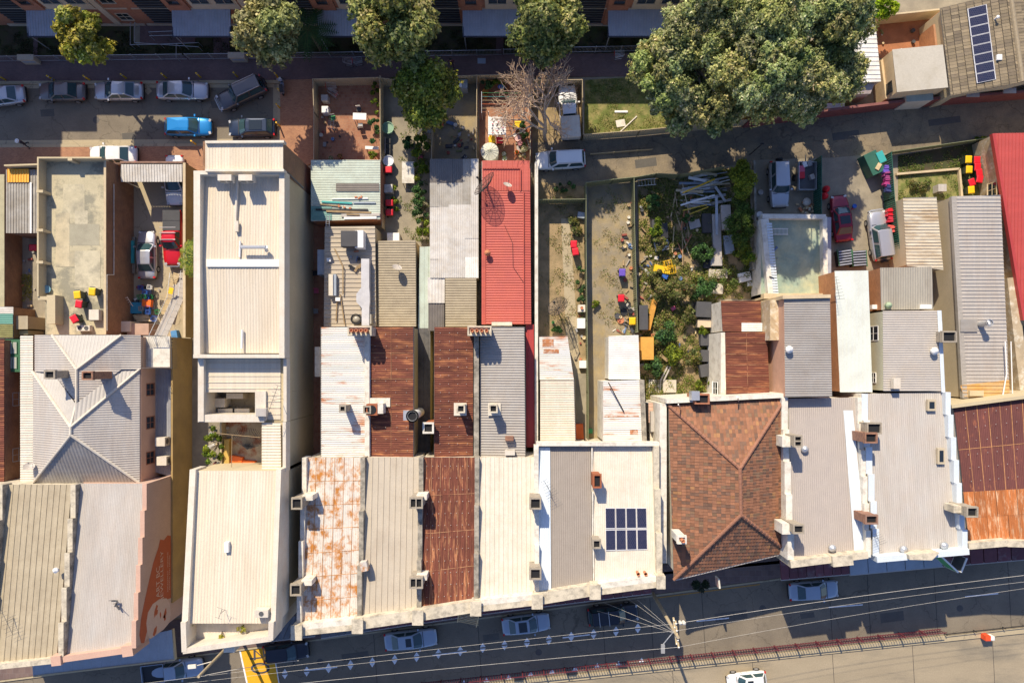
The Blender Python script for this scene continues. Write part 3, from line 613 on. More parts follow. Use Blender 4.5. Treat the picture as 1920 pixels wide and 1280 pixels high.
for u in range(5):
    c = -43+13.7*u
    def cl(a): return min(max(a, -50.7), 16.2)
    wbox(ap, 'plinth_band', c-6.6, c+6.9, YF-.10, YF, 0, .35, CRB); wbox(ap, 'string_course', c-6.5, c+6.8, YF-.06, YF-.001, 3.12, 3.30, CRB)
    wbox(ap, 'bay_panel', c-.6, c+3.9, YF-.09, YF-.002, 3.32, 6.8, CRB)
    wbox(ap, 'pier', c-2.9, c-.9, YF-.16, YF-.003, .36, 6.8, BRICKR); wbox(ap, 'pier', c+4.1, c+4.7, YF-.16, YF-.003, .36, 6.8, CRB)
    for xx, w in ((c+.55, 1.7), (c+2.8, 1.7)): window(ap, (xx, YF-.09, 5.0), w, 1.5, 'S', CRB)
    window(ap, (c-1.9, YF-.16, 4.9), 1.1, 1.4, 'S', BRICKR, bars=0); window(ap, (c+5.7, YF, 4.9), 1.3, 1.4, 'S', CRB); window(ap, (c+5.7, YF, 1.7), 1.2, 1.2, 'S', CRB)
    lo = wbox(ap, 'stair_opening', c-5.7, c-3.1, YF-.02, YF+.3, .5, 6.6, BLACK)  # black box paints the darkness of the stair recess
    for k in range(14): wbox(lo, 'louvre_slat', c-5.7, c-3.1, YF-.10, YF-.03, .6+k*.43, .68+k*.43, DKSTEEL)
    zA = 3.0; aw = [Q(c-2.75, YF-.05, 3.1), Q(c+2.75, YF-.05, 3.1), Q(c+2.75, YF-2.45, 2.9), Q(c-2.75, YF-2.45, 2.9)]
    r = roof(ap, aw, mat('blue_grey_awning_steel', (.44, .46, .50), .45, var=.1), 'v', .26, .05, 'trap', 'awning'); B = MB()
    for sx in (-2.7, 2.7): B.box((c+sx, YF-1.25, 2.93), (.09, 2.5, .12))
    B.box((c, YF-2.48, 2.84), (5.5, .12, .14)); B.build('awning_frame', mat('navy_trim', (.05, .06, .09), .5), r)
    B = MB()
    for sx in (-2.6, 2.6): B.tube((c+sx, YF-2.4, 0), (c+sx, YF-2.4, 2.85), .05)
    B.build('awning_post', STEEL, r)
for x, y in ((52, 104), (440, 100)):   # letterbox pillars at the garden gates
    t = thing('mailbox_pillar', 'cream rendered letterbox pillar by the railing, ' + ('left, under the yellow-green tree' if x < 100 else 'between the two dark leafy trees'), 'letterbox', G(x+8, y+12))
    p = G(x+12, y+14); B = MB(); B.box((p.x, p.y, .6), (1.5, .45, 1.2)); B.build('pillar', CRB, t); B = MB(); B.box((p.x, p.y, 1.24), (1.6, .55, .08)); B.build('pillar_cap', CRB, t)
    B = MB(); [B.box((p.x-.45+.3*i, p.y-.235, .75), (.24, .02, .3)) for i in range(4)]; B.build('letter_flap', SHADE_STEEL, t)
t = thing('steel_handrail', 'galvanised handrail of the ramp beside the striped awning', 'railing', G(300, 80)); 
for pa in ([(244, 42), (244, 84), (300, 83), (372, 80)], [(252, 42), (252, 80), (372, 88)], [(330, 82), (330, 108)], [(278, 60), (330, 58)], [(280, 67), (332, 66)]):
    B = MB(); B.path([P(x, y, 1.0) for x, y in pa], .03); [B.tube(P(x, y, 1.0), Vector((*P(x, y, 1.0).xy, .1)), .025) for x, y in pa]; B.build('rail', STEEL, t)

# ---------------------------------------------------------------- left column
b, r = building('garden_shed', 'corrugated shed with a yellow sheet at the end of its grey roof, far left', 'shed', R4(11, 318, 69, 437, 3.0), ZINC, BRICKW, 'v', .26, .05, 'trap')
roof(b, R4(14, 317, 55, 342, 3.06), mat('amber_fibreglass', (.80, .42, .05), .5, var=.06), 'v', .26, .05, 'trap', 'roof_sheet', dz=.05)
roof(b, R4(56, 342, 60, 437, 3.06), WHITE, 'v', .26, .04, 'trap', 'roof_sheet', dz=.05)
parapet(b, [(7, 310, 3.7, 69, 308, 3.7)], .15, 0, CREAMW)
b, r = building('outbuilding', 'flat olive-cream roofed outbuilding at the left edge beside the shed', 'building', R4(-60, 327, 8, 590, 2.4), mat('olive_membrane', (.42, .38, .24), .9), BRICKW, 'h', 1., .0, 'flat')
b, r = building('garden_shed', 'small shed with pale, teal and mossy roof sheets at the left edge', 'shed', R4(-40, 575, 25, 634, 3.0), ZINCW, BRICKW, 'h', .2, .03, 'corr')
roof(b, R4(-40, 588, 24.5, 607, 3.03), mat('teal_sheet', (.10, .28, .22), .5), 'h', .2, .03, 'corr', 'roof_sheet', dz=.05); roof(b, R4(-40, 607.5, 24.5, 633, 3.03), MOSSY, 'h', .2, .03, 'corr', 'roof_sheet', dz=.05)
b, r = building('small_outhouse', 'small cream outhouse next to the mossy shed roof', 'building', R4(27, 592, 52, 617, 2.6), BEIGE, CREAMW, 'h', 1, 0, 'flat')
wbox(b, 'side_wall', Xp(27, 2.2), Xp(52, 2.2), Yp(627, 2.2), Yp(617, 2.2)-.1, 0, 2.2, CREAMW)
b, r = building('terrace_house', 'rust-roofed brick house cut by the left edge of the view', 'house', R4(-60, 636, 8, 908, 5.2), RUSTED, BRICKW, 'h', .2, .04, 'corr')
for yy, w in ((748, 1.2), (852, 1.2)): window(b, (Xp(8, 5.2)-.05, Yp(yy, 3.6), 3.4), w, 1.5, 'E', SHADE_STEEL)
gb = thing('bay_window_box', 'dark green timber sunroom between the rusty roof and the cream flat roof', 'sunroom', (Xp(24, 2.5), Yp(668, 2.5), 0))
zt = 4.4; B = MB(); B.prism([P(9, 636, zt), P(38, 636, zt), P(39, 697, zt), P(10, 697, zt)], 0); B.build('wall', GREENP, gb)
for yy in (652, 680):
    B = MB(); p = P(23, yy, zt+.03); B.box((p.x, p.y, zt+.02), (.8, 1.05, .03)); f = B.build('roof_window', mat('pale_glazing', (.42, .42, .36), .3), gb)
    B = MB(); [B.box((p.x+sx, p.y, zt+.045), (.06, 1.1, .04)) for sx in (-.42, 0, .42)]; B.build('glazing_bar', GREENP, f)
# concrete roof terrace with brick side wall
dk = thing('warehouse', 'warehouse with an open stained concrete roof deck and tall brick side wall', 'building', (Xp(130, 4), Yp(450, 4), 0))
zc, zp = 4.2, 5.3; XL, XR, YT, YB = Xp(69, zp), Xp(190, zp), Yp(294, zp), Yp(626, zp)
wbox(dk, 'wall', XL, XR, YB, YT, 0, zc-.02, BRICKW)
DECK = mat('stained_deck_concrete', (.50, .44, .29), .9, var=.10, scale=.45, col2=(.27, .25, .18), amt=.46, scale2=.42, sharp=.05, fine=.12)
wbox(dk, 'roof_deck', XL+.01, XR-.01, YB, YT-.01, zc-.015, zc, DECK)
wbox(dk, 'parapet', XL, XL+.14, Yp(556, zp), YT, zc, zp, CREAMW); wbox(dk, 'parapet', XL+.14, XR, YT-.14, YT, zc, zp-.002, CREAMW)
wbox(dk, 'parapet', XR-.13, XR+.002, YB, YT-.14, zc-.5, zc+.45, BRICKW); wbox(dk, 'coping', XR-.16, XR+.05, YB, YT, zc+.452, zc+.5, STONEW)
for yy in (357, 430, 490): wbox(dk, 'parapet_pier', XL-.06, XL+.55, Yp(yy+4, zp), Yp(yy-1, zp), zc, zp+.02, CREAMW)
wbox(dk, 'parapet_pier', Xp(131, zp)-.2, Xp(131, zp)+.2, YT-.35, YT-.1, zc, zp+.03, CREAMW)
wbox(dk, 'stair_hood', Xp(87, 5.4), Xp(103, 5.4), Yp(607, 5.4), Yp(553, 5.4), 0, 5.4, CREAMW); wbox(dk, 'parapet', XL, Xp(87, 5.4), Yp(560, 5.3)-.1, Yp(553, 5.3)-.1, zc, 5.2, CREAMW)
for i, (x, y, w, h, m2) in enumerate([(118, 345, 40, 65, (.52, .46, .31)), (140, 395, 24, 44, (.56, .50, .35)), (108, 470, 60, 30, (.44, .38, .25)), (128, 420, 58, 40, (.37, .34, .245)), (104, 400, 26, 100, (.54, .46, .30)), (140, 470, 48, 70, (.55, .49, .34))]):
    wbox(dk, 'patched_screed', Xp(x, zc), Xp(x+w, zc), Yp(y+h, zc), Yp(y, zc), zc+.001, zc+.004+.003*i, mat('screed_%s' % 'abcdef'[i], m2, .9, var=.12, scale=.8, col2=(.32, .29, .21), amt=.35, scale2=.6, sharp=.1))
p0 = Xp(228, 2.4); B = MB(); B.path([Vector((XR+.08, Yp(345, 3.5), 3.5)), Vector((XR+.08, Yp(515, 3.5), 3.5)), Vector((XR+.08, Yp(515, 4.6), 4.6)), Vector((XR+.08, Yp(620, 4.6), 4.6))], .04); B.build('drain_pipe', OFFW, dk)
# walls of the car yard
wallthing('boundary_wall', 'ochre boundary wall east of the car yard, above the narrow alley', [(345, 305, 3.0, 345, 420, 3.0), (345, 420, 3.05, 345, 632, 3.05)], .16, YELLW, STONEW)
wallthing('boundary_wall', 'ochre boundary wall beside the air conditioners, down to the mural', [(322, 632, 3.85, 322, 1130, 3.85)], .16, YELLW)
cp = thing('carport', 'open carport with pale ribbed steel roof at the top of the car yard', 'carport', (Xp(285, 3), Yp(325, 3), 0))
roof(cp, R4(227, 308, 342, 341, 3.0, 2.9), ZINCW, 'v', .26, .05, 'trap'); wbox(cp, 'front_wall', Xp(226, 3), Xp(343, 3), Yp(306, 3), Yp(303, 3), 0, 3.1, CHIMBR)
B = MB(); [B.tube((Xp(x, 2.9), Yp(338, 2.9), 0), (Xp(x, 2.9), Yp(338, 2.9), 2.85), .05) for x in (230, 340)]; B.build('post', STEEL, cp)
# hipped grey roof house
b = thing('hip_roof_house', 'two-storey house with grey steel hip and valley roof and pink side wall', 'house', (Xp(160, 6), Yp(760, 6), 0))
ez = 5.9; body(b, R4(64, 630, 264, 904, ez), PINKW)
GREYL2 = mat('sunlit_tone_grey_steel', (.45, .42, .375), .5, var=.06, scale=.8); hz = 8.3; wz = 7.7  # slopes of one roof toned apart by how they face the sun
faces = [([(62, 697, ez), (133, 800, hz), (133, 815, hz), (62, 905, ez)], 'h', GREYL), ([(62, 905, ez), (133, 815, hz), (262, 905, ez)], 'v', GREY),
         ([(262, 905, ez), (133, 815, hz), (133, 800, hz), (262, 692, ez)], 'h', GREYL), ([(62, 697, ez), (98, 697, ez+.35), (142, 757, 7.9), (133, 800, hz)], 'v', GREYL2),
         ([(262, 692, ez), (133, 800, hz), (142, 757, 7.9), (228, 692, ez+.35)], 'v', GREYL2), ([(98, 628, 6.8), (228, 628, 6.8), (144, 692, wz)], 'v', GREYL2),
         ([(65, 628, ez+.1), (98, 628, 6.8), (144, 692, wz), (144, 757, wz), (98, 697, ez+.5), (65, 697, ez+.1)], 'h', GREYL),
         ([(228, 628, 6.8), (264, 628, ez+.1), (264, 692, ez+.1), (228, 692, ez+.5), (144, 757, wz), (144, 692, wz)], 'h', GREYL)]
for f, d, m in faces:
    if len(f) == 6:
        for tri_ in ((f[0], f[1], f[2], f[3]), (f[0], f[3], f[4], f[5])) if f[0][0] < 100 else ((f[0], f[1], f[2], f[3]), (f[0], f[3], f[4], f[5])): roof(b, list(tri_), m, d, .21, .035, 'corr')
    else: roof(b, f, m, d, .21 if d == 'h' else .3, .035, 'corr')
for a, c in (((62, 697, ez), (133, 800, hz)), ((133, 800, hz), (262, 692, ez)), ((133, 815, hz), (62, 905, ez)), ((133, 815, hz), (262, 905, ez)), ((133, 800, hz), (133, 815, hz)), ((144, 692, wz), (144, 757, wz)), ((98, 628, 6.8), (144, 692, wz)), ((228, 628, 6.8), (144, 692, wz)), ((144, 757, wz), (133, 800, hz))):
    B = MB(); B.tube(P(*a)+Vector((0, 0, .08)), P(*c)+Vector((0, 0, .08)), .12, n=6); B.build('ridge_cap', CREAM2, b)
roof(b, R4(38, 629, 62, 906, ez-.3), CREAM2, 'h', .22, .03, 'corr', 'side_roof'); body(b, R4(38, 629, 62, 906, ez-.3), BRICKW)
for yy in (730, 792, 858): window(b, (Xp(264, ez)-.05, Yp(yy, 4.4), 4.3), 1.1, 1.3, 'E', BRICKR)
chimney(b, 92, 702, 9.3, 6.0, .95, .75, CHIMB); chimney(b, 163, 704, 9.6, 6.0, .95, .75, CHIMBR, holes=1)
zl = 3.3; roof(b, [(290, 690, zl), (320, 692, zl), (320, 893, zl), (291, 885, zl)], mat('lean_to_steel', (.30, .30, .31), .5), 'v', .25, .03, 'trap', 'lean_to_roof'); body(b, [(290, 690, zl), (320, 692, zl), (320, 893, zl), (291, 885, zl)], BRICKW)
# balcony
bc = wbox(b, 'balcony', Xp(268, 5), Xp(318, 5), Yp(688, 5), Yp(630, 5), 4.85, 5.0, OFFW)
for (x0, y0, x1, y1) in ((266, 630, 266, 690), (320, 630, 322, 690), (268, 629, 300, 629), (266, 690, 322, 690)):
    B = MB(); A, C = P(x0, y0, 6.0), P(x1, y1, 6.0); n = max(3, int((C-A).length/.16)); B.tube(A, C, .03)
    [B.tube((*(A+(C-A)*i/n).xy, 5.0), A+(C-A)*i/n, .015, n=4) for i in range(n+1)]; B.build('balustrade', DKSTEEL, bc)
# front shops, left
XW = -31.75; XD = -38.4
b, r = building('shop_building', 'shop with beige wide-ribbed roof at the bottom left corner', 'shop', [(-60, 908, 6.9), (135, 908, 6.9), (106, 1232, 8.8), (-90, 1262, 8.8)], BEIGE, STUCCO, 'v', .52, .05, 'wide')
steppedX(b, XD, 908, 1232, 7.4, 9.4, 5, .36, 6.5, STUCD, STUCCO); steppedX(b, Xp(4, 7.4), 908, 1250, 7.4, 9.4, 5, .36, 6.5, STUCD, STUCCO)
parapet(b, [(-80, 1258, 9.3, 108, 1238, 9.3)], .45, 7.5, STUCCO); parapet(b, [(95, 1240, 9.5, 113, 1238, 9.5)], .8, 7, PINKW, 'pilaster')
B = MB(); p = P(106, 1068, 8.5); B.lathe(p, [(.22, 0), (.24, .2), (.001, .36)], 10); B.build('roof_vent', WHITE, b)
b2, r = building('shop_building', 'corner shop with pale grey roof and the orange woman mural on its side wall', 'shop', [(144, 906, 6.9), Q(XW-.3, Yp(906, 6.9), 6.9), Q(XW-.3, Yp(1212, 8.8), 8.8), (115, 1238, 8.8)], GREYL, MURALW, 'v', .15, .02, 'corr')
steppedX(b2, XW-.15, 906, 1215, 7.9, 9.9, 6, .30, 0.02, MURALW, PINKW, Xb=XW-.15)
parapet(b2, [(117, 1236, 9.3, 245, 1218, 9.3)], .5, 7.5, PINKW); parapet(b2, [(228, 1222, 9.6, 248, 1219, 9.6)], .9, 7, PINKW, 'pilaster')
b3 = thing('shop_awning', 'blue-grey steel footpath awning under the mural corner', 'awning', (Xp(230, 3.4), Yp(1215, 3.4), 0))
roof(b3, [(-60, 1255, 3.4), (330, 1165, 3.4), (325, 1200, 3.2), (330, 1239, 3.2)][0:0] or [(60, 1238, 3.4), (322, 1180, 3.4), (326, 1236, 3.2), (62, 1268, 3.2)], SHADE_STEEL, 'v', .9, .02, 'wide')
B = MB(); B.strip((62, 1268), (327, 1237), .14, 2.95, 3.3); B.strip((327, 1237), (322, 1180), .14, 2.96, 3.31); B.build('fascia', CREAMW, b3)
# mural painted on the side wall (flat print, 4 mm proud)
mu = thing('wall_mural', 'orange mural of a woman and jewellery lettering on the pink side wall', 'mural', (XW+.01, Yp(1080, 6), 3.9))
def mz(px): return (1-(CX-px)**-1*(-XW-.012)*S)*H     # height of the wall point seen at photo x
def mw(px, py, off=.0):
    z = mz(px); return Vector((XW+.012+off, Yp(py, z), z))
def mpoly(pts, off, m, name):
    B = MB(); pp = [mw(x, y, off) for x, y in pts]
    a = sum(pp[i].y*pp[(i+1) % len(pp)].z-pp[(i+1) % len(pp)].y*pp[i].z for i in range(len(pp))); B.poly(pp if a > 0 else pp[::-1]); B.build(name, m, mu)
hair = [(264, 1205), (261, 1190), (264, 1160), (272, 1120), (280, 1085), (287, 1055), (297, 1025), (300, 1011), (307, 1012), (314, 1003), (320, 1004), (321.5, 1090), (321.5, 1120), (300, 1128), (284, 1150), (276, 1180), (270, 1205)]
mpoly(hair, .002, MURALO, 'hair'); FACEW = mat('mural_face_tone', (.55, .40, .32), .9, var=.04)
face = [(276, 1188), (274, 1168), (277, 1148), (286, 1132), (298, 1123), (312, 1121), (318, 1130), (320, 1150), (316, 1168), (306, 1180), (292, 1190), (281, 1198)]
mpoly(face, .004, FACEW, 'face')
for e in ([(288, 1160), (292, 1148), (296, 1135), (293, 1133), (289, 1146)], [(286, 1190), (289, 1178), (294, 1172), (293, 1184), (289, 1192)], [(290, 1156), (295, 1150), (296, 1142), (293, 1143)], [(300, 1160), (302, 1153), (301, 1146), (299, 1150)], [(305, 1158), (308, 1146), (311, 1138), (312, 1148), (309, 1158)], [(306, 1156), (309, 1150), (311, 1160), (308, 1164)]):
    mpoly(e, .006, MURALO, 'face_line')
def wall_text(s, px, pya, pyb, hpx):
    """lettering along the wall, reading upwards in the picture (towards the back of the building)"""
    cu = bpy.data.curves.new('t', 'FONT'); cu.body = s; cu.size = 1; o = bpy.data.objects.new('t', cu); COL.objects.link(o)
    bpy.context.view_layer.update(); me = bpy.data.meshes.new_from_object(o.evaluated_get(bpy.context.evaluated_depsgraph_get())); bpy.data.objects.remove(o)
    v = np.array([x.co[:] for x in me.vertices]); x0, x1, y0, y1 = v[:, 0].min(), v[:, 0].max(), v[:, 1].min(), v[:, 1].max(); B = MB()
    z = mz(px); ya, yb = Yp(pya, z), Yp(pyb, z); za, zb = mz(px-hpx), mz(px)       # baseline at px, tops to the left (higher)
    vv = [(XW+.021, ya+(yb-ya)*(p[0]-x0)/(x1-x0), zb+(za-zb)*(p[1]-y0)/(y1-y0)) for p in v]
    B.add(vv, [tuple(f.vertices) for f in me.polygons]); B.build('lettering', FACEW, mu)
wall_text('ART BC', 299, 1118, 1060, 6.5); wall_text('JEWELLERY', 307, 1122, 1030, 6.5)
wall_text('ENGAGEMENT · WEDDING', 315, 1108, 1034, 1.8); wall_text('REMAKES AND REPAIRS', 318.2, 1104, 1040, 1.6)
# ---------------------------------------------------------------- long cream building with courtyards
XL, XR = -26.8, -19.6
cb = thing('cream_building', 'long cream rendered building with cream steel roofs and two sunken courtyards', 'building', ((XL+XR)/2, -3, 0))
def seg(x0, x1, pa, pb, z, m=CREAMW, name='wall', zr=None):
    zr = zr or z; return wbox(cb, name, x0, x1, Yp(pb, zr), Yp(pa, zr), 0, z, m)
seg(-26.3, XR+.02, 265, 322, 9.3, BRICKW); roof(cb, R4(385, 267, 531, 319, 9.4), CREAM, 'v', .25, .02, 'trap')
for a in ((384, 266, 9.7, 532, 265, 9.7), (384, 319, 9.8, 532, 319, 9.8)): parapet(cb, [a], .2, 9, CREAM2)
wbox(cb, 'wall', XL, XR, Yp(735, 8.3), Yp(321, 9.3), 0, 8.15, CREAMW)
roof(cb, [(378, 325, 8.45), (528, 325, 8.45), (528, 492, 8.75), (378, 492, 8.75)], CREAM, 'v', .25, .03, 'corr'); roof(cb, [(378, 492, 8.75), (528, 492, 8.75), (528, 662, 8.45), (378, 662, 8.45)], CREAM, 'v', .25, .03, 'corr')
wbox(cb, 'ridge_cap', Xp(387, 8.9), Xp(523, 8.9), Yp(500, 8.9), Yp(486, 8.9), 8.82, 8.92, WHITE)
wallX(cb, XR+.02, XR+.02, 320, 668, 9.35, 9.35, .45, 8, CREAM2); wallX(cb, XL, XL, 320, 668, 9.35, 9.35, .55, 8, CREAM2)
wbox(cb, 'parapet', XL-.28, XR+.25, Yp(327, 9.35), Yp(320, 9.35), 8, 9.352, CREAM2); wbox(cb, 'parapet', XL-.3, XR+.26, Yp(671, 9.35), Yp(664, 9.35), 8, 9.37, CREAM2)
roof(cb, [(378, 672, 8.2), (526, 672, 8.2), (526, 735, 8.2), (378, 735, 8.2)], CREAM, 'h', .55, .05, 'wide'); wbox(cb, 'parapet', XR-.05, XR+.22, Yp(790, 8.7), Yp(672, 8.7), 7.8, 8.72, CREAM2); wbox(cb, 'parapet', XL-.2, XL+.3, Yp(790, 8.7), Yp(672, 8.7), 0, 8.72, CREAM2)
# courtyard one
xc = Xp(480, 8.3); wbox(cb, 'courtyard_floor', XL, xc, Yp(790, 8.3), Yp(735, 8.3)-.01, 0, 5.1, CONC)
wbox(cb, 'wall', xc, XR, Yp(790, 8.3), Yp(735, 8.3)-.01, 0, 8.15, CREAMW); roof(cb, R4(497, 735, 526, 786, 8.2), CREAM, 'h', .55, .05, 'wide'); wbox(cb, 'roof_curb', xc-.02, Xp(498, 8.5), Yp(788, 8.5), Yp(733, 8.5), 8.1, 8.5, CREAM2)
wbox(cb, 'parapet', XL-.25, Xp(495, 8.6), Yp(791, 8.6), Yp(777, 8.6), 0, 8.62, CREAM2)
# courtyard two
x2 = Xp(490, 8.2); wbox(cb, 'courtyard_floor', XL+.5, x2, Yp(884, 8.3)-.2, Yp(791, 8.3), 0, 4.6, mat('courtyard_concrete', (.50, .43, .30), .9, col2=(.36, .12, .05), amt=.30, scale2=.5, sharp=.05))
wbox(cb, 'wall', x2, XR, Yp(884, 8.3), Yp(791, 8.3), 0, 8.15, CREAMW); roof(cb, [(491, 792, 8.3), (526, 792, 8.3), (527, 882, 8.5), (491, 882, 8.5)], CREAM, 'h', .25, .035, 'corr')
wbox(cb, 'parapet', XR-.05, XR+.22, Yp(884, 8.9), Yp(791, 8.9), 7.8, 8.9, CREAM2); wbox(cb, 'garden_wall', XL+.35, XL+.5, Yp(884, 5.6), Yp(791, 5.6), 0, 5.6, CREAMW)
# front block
zb0, zb1 = 9.6, 10.9; Yb = Yp(882, zb0); Yf = Yp(1168, zb1)
B = MB(); B.prism([Vector((XL, Yb, zb0-.1)), Vector((XR, Yb, zb0-.1)), Vector((XR, Yf, zb1-.1)), Vector((XL, Yf, zb1-.1))], 0); B.build('wall', CREAMW, cb)
roof(cb, [Q(XL, Yb, zb0), Q(XR, Yb, zb0), Q(XR, Yf, zb1), Q(XL, Yf, zb1)], CREAM, 'v', .25, .03, 'corr')
for xx, w in ((XL-.05, .5), (XR-.02, .42)): wallX(cb, xx, xx, 880, 1172, 10.0, 11.4, w, 8, CREAM2)
B = MB(); pl = [P(343, 1165, 9.9), P(508, 1165, 9.9), P(511, 1200, 9.9), P(340, 1222, 9.9)]; pl = [Vector((XL, Yf+.02, 9.9)), Vector((XR, Yf+.02, 9.9)), Vector((XR, Yp(1200, 11.6), 9.9)), Vector((XL, Yp(1222, 11.6), 9.9))]; B.prism(pl, 0); B.build('planter_ledge', CREAM2, cb)
for a in ((343, 1166, 11.7, 345, 1222, 11.7), (508, 1166, 11.7, 507, 1200, 11.7), (342, 1221, 11.68, 508, 1197, 11.68)): parapet(cb, [a], .42, 9.5, CREAM2)
B = MB(); p = P(430, 1215, 11); B.box((p.x, p.y, 10.2), (.9, .6, 1.8)); B.build('sign_box', OFFW, cb)
B = MB(); A, C = P(520, 306, 9.4), Vector((XR+.5, Yp(352, 5.0), 5.0)); B.tube(A, C, .09, n=8); B.build('downpipe', DKSTEEL, cb)
def aw(label, pts, z, m, n, slots=1):
    c = centre([(x, y, z) for x, y in pts]); t = thing('shop_awning', label, 'awning', (c.x, c.y, 0)); q = [(pts[0][0], pts[0][1], z+.1), (pts[1][0], pts[1][1], z+.1), (pts[2][0], pts[2][1], z), (pts[3][0], pts[3][1], z)]
    for i in range(n):
        for j in range(slots):
            g = .004; cell = [lerp2(q, i/n+g, j/slots+g), lerp2(q, (i+1)/n-g, j/slots+g), lerp2(q, (i+1)/n-g, (j+1)/slots-g), lerp2(q, i/n+g, (j+1)/slots-g)]
            B = MB(); pp = pts3(cell); dz = random.uniform(0, .03); B.prism([p+Vector((0, 0, dz)) for p in pp], z-.1); B.build('awning_panel', m, t)
    B = MB(); A, C = P(*q[3]), P(*q[2]); d = (C-A).normalized(); nn = Vector((-d.y, d.x, 0))*.07; B.prism([A-nn, C-nn, C+nn, A+nn], z-.35); B.build('fascia', GREYL, t); return t
AWM = mat('oxblood_awning_steel', (.15, .045, .055), .6, var=.15, col2=(.24, .17, .17), amt=.2, scale2=1, rnd=.3)
AWG = mat('slate_awning_steel', (.12, .13, .15), .6, var=.1, rnd=.15)
aw('dark slate awning between the cream building and the rusty shop roof', [(512, 1160), (585, 1150), (590, 1192), (470, 1206)], 3.4, AWG, 10)
aw('dark awning below the white rusting shop roof', [(600, 1160), (690, 1150), (694, 1182), (602, 1196)], 3.4, AWG, 6)
aw('dark red panelled awning under the beige and dark rust shop roofs', [(690, 1140), (893, 1115), (897, 1152), (694, 1182)], 3.4, AWM, 12)
aw('dark red panelled awning under the white shop roof', [(893, 1110), (1020, 1100), (1024, 1136), (897, 1152)], 3.4, AWM, 8)
aw('dark red panelled awning under the shop with solar panels', [(1020, 1095), (1222, 1070), (1222, 1112), (1024, 1136)], 3.4, AWM, 11, 2)
aw('dark red panelled awning beside the tiled roof, above the pale blue parked car', [(1461, 1030), (1590, 1020), (1594, 1076), (1465, 1087)], 3.4, AWM, 8)
aw('light blue steel awning under the pale grey shop roof', [(1590, 1020), (1764, 1010), (1768, 1062), (1594, 1078)], 3.4, SHADE_STEEL, 5)
aw('dark red awning at the right edge below the maroon shop', [(1764, 1010), (2000, 990), (2000, 1042), (1768, 1062)], 3.4, AWM, 9)
# ---------------------------------------------------------------- rear sheds and wings, middle
b, r = building('shed', 'pale green steel shed with timber and pipes lying on its roof', 'shed', [(583, 300, 2.8), (713, 300, 2.8), (713, 411, 2.8), (583, 415, 2.8)], GREENISH, BRICKR, 'h', .16, .03, 'corr')
roof(b, [(630, 344, 2.85), (711, 344, 2.85), (711, 359, 2.85), (630, 359, 2.85)], POLY, 'h', .16, .03, 'corr', 'roof_sheet', dz=.04); roof(b, [(583, 387, 2.83), (622, 387, 2.83), (622, 413, 2.83), (583, 413, 2.83)], mat('teal_roof_sheet', (.14, .30, .27), .5), 'h', .16, .03, 'corr', 'roof_sheet', dz=.04)
b, r = building('kitchen_wing', 'flat wing with ribbed pale roof covered in ducts and a square exhaust hood', 'building', [(609, 425, 3.5), (703, 424, 3.5), (705, 612, 3.5), (607, 612, 3.5)], mat('dusty_ribbed_steel', (.50, .43, .33), .55, var=.1, col2=(.34, .29, .23), amt=.35, scale2=.6, sharp=.15, stretch=(.4, 1.5, 1)), CREAMW, 'h', .42, .06, 'trap')
wbox(b, 'side_box', Xp(595, 2.7), Xp(609, 2.7), Yp(515, 2.7), Yp(468, 2.7), 0, 2.7, SHADE_STEEL); kw = b
b, r = building('rear_wing', 'single-storey wing with tan corrugated roof and one satellite dish', 'building', [(708, 452, 3.0), (779, 450, 3.0), (780, 612, 3.0), (708, 612, 3.0)], TAN, CREAMW, 'h', .24, .04, 'corr')
b, r = building('lean_to', 'narrow pale green lean-to roof beside the tan wing', 'lean-to', [(787, 463, 2.4), (806, 462, 2.4), (806, 615, 2.4), (784, 615, 2.4)], GREENISH, CREAMW, 'v', .4, .03, 'wide')
b, r = building('lean_to', 'dark grey lean-to roof in the alley between the two rusty roofs', 'lean-to', R4(778, 615, 807, 855, 2.5), mat('dark_grey_steel', (.14, .13, .12), .8, var=.3, col2=(.05, .05, .05), amt=.4), CREAMW, 'v', .4, .03, 'wide')  # dark grey sheet mottled with near-black patches
PW = thing('patchwork_roof_shed', 'long shed with a patchwork of old white, grey and smoky roof sheets', 'shed', (Xp(850, 3), Yp(410, 3), 0)); body(PW, R4(806, 298, 897, 522, 3.0), CREAMW, drop=.1)
for x0, y0, x1, y1, m in [(806, 298, 827, 343, POLY), (827, 298, 848, 343, POLY), (848, 298, 868, 343, POLY), (868, 298, 883, 384, ZINC), (883, 298, 897, 384, ZINCW), (806, 343, 823, 388, ZINC), (823, 343, 841, 388, ZINC), (841, 343, 868, 384, ZINC), (806, 388, 841, 437, ZINCW), (841, 384, 872, 447, ZINCW), (872, 384, 897, 447, ZINCW),
                          (806, 437, 841, 486, ZINCW), (841, 447, 872, 521, ZINCW), (872, 447, 897, 482, ZINCW), (872, 482, 897, 521, WHITE_ST), (806, 486, 822, 521, ZINCW), (822, 486, 841, 521, ZINCW)]:
    q = [(x0, y0, 3.0), (x1, y0, 3.0), (x1, y1, 3.0), (x0, y1, 3.0)]; B = MB(); surf_ribs(B, pts3(q), math.pi/2, .2, .025, 'corr', random.uniform(.0, .05)); B.build('sheet', m, PW)
b, r = building('lean_to', 'pale and smoky sheeted lean-to south of the patchwork roof', 'lean-to', R4(802, 520, 834, 568, 2.9), ZINCW, CREAMW, 'v', .3, .03, 'corr')
roof(b, R4(803, 568.5, 833, 620, 2.8), POLY, 'v', .25, .03, 'corr', 'roof_sheet'); 
b, r = building('rear_wing', 'wing with olive-tan corrugated roof between the patchwork shed and the red roof', 'building', R4(835, 522, 893, 613, 3.2), TAN, CREAMW, 'h', .24, .04, 'corr')
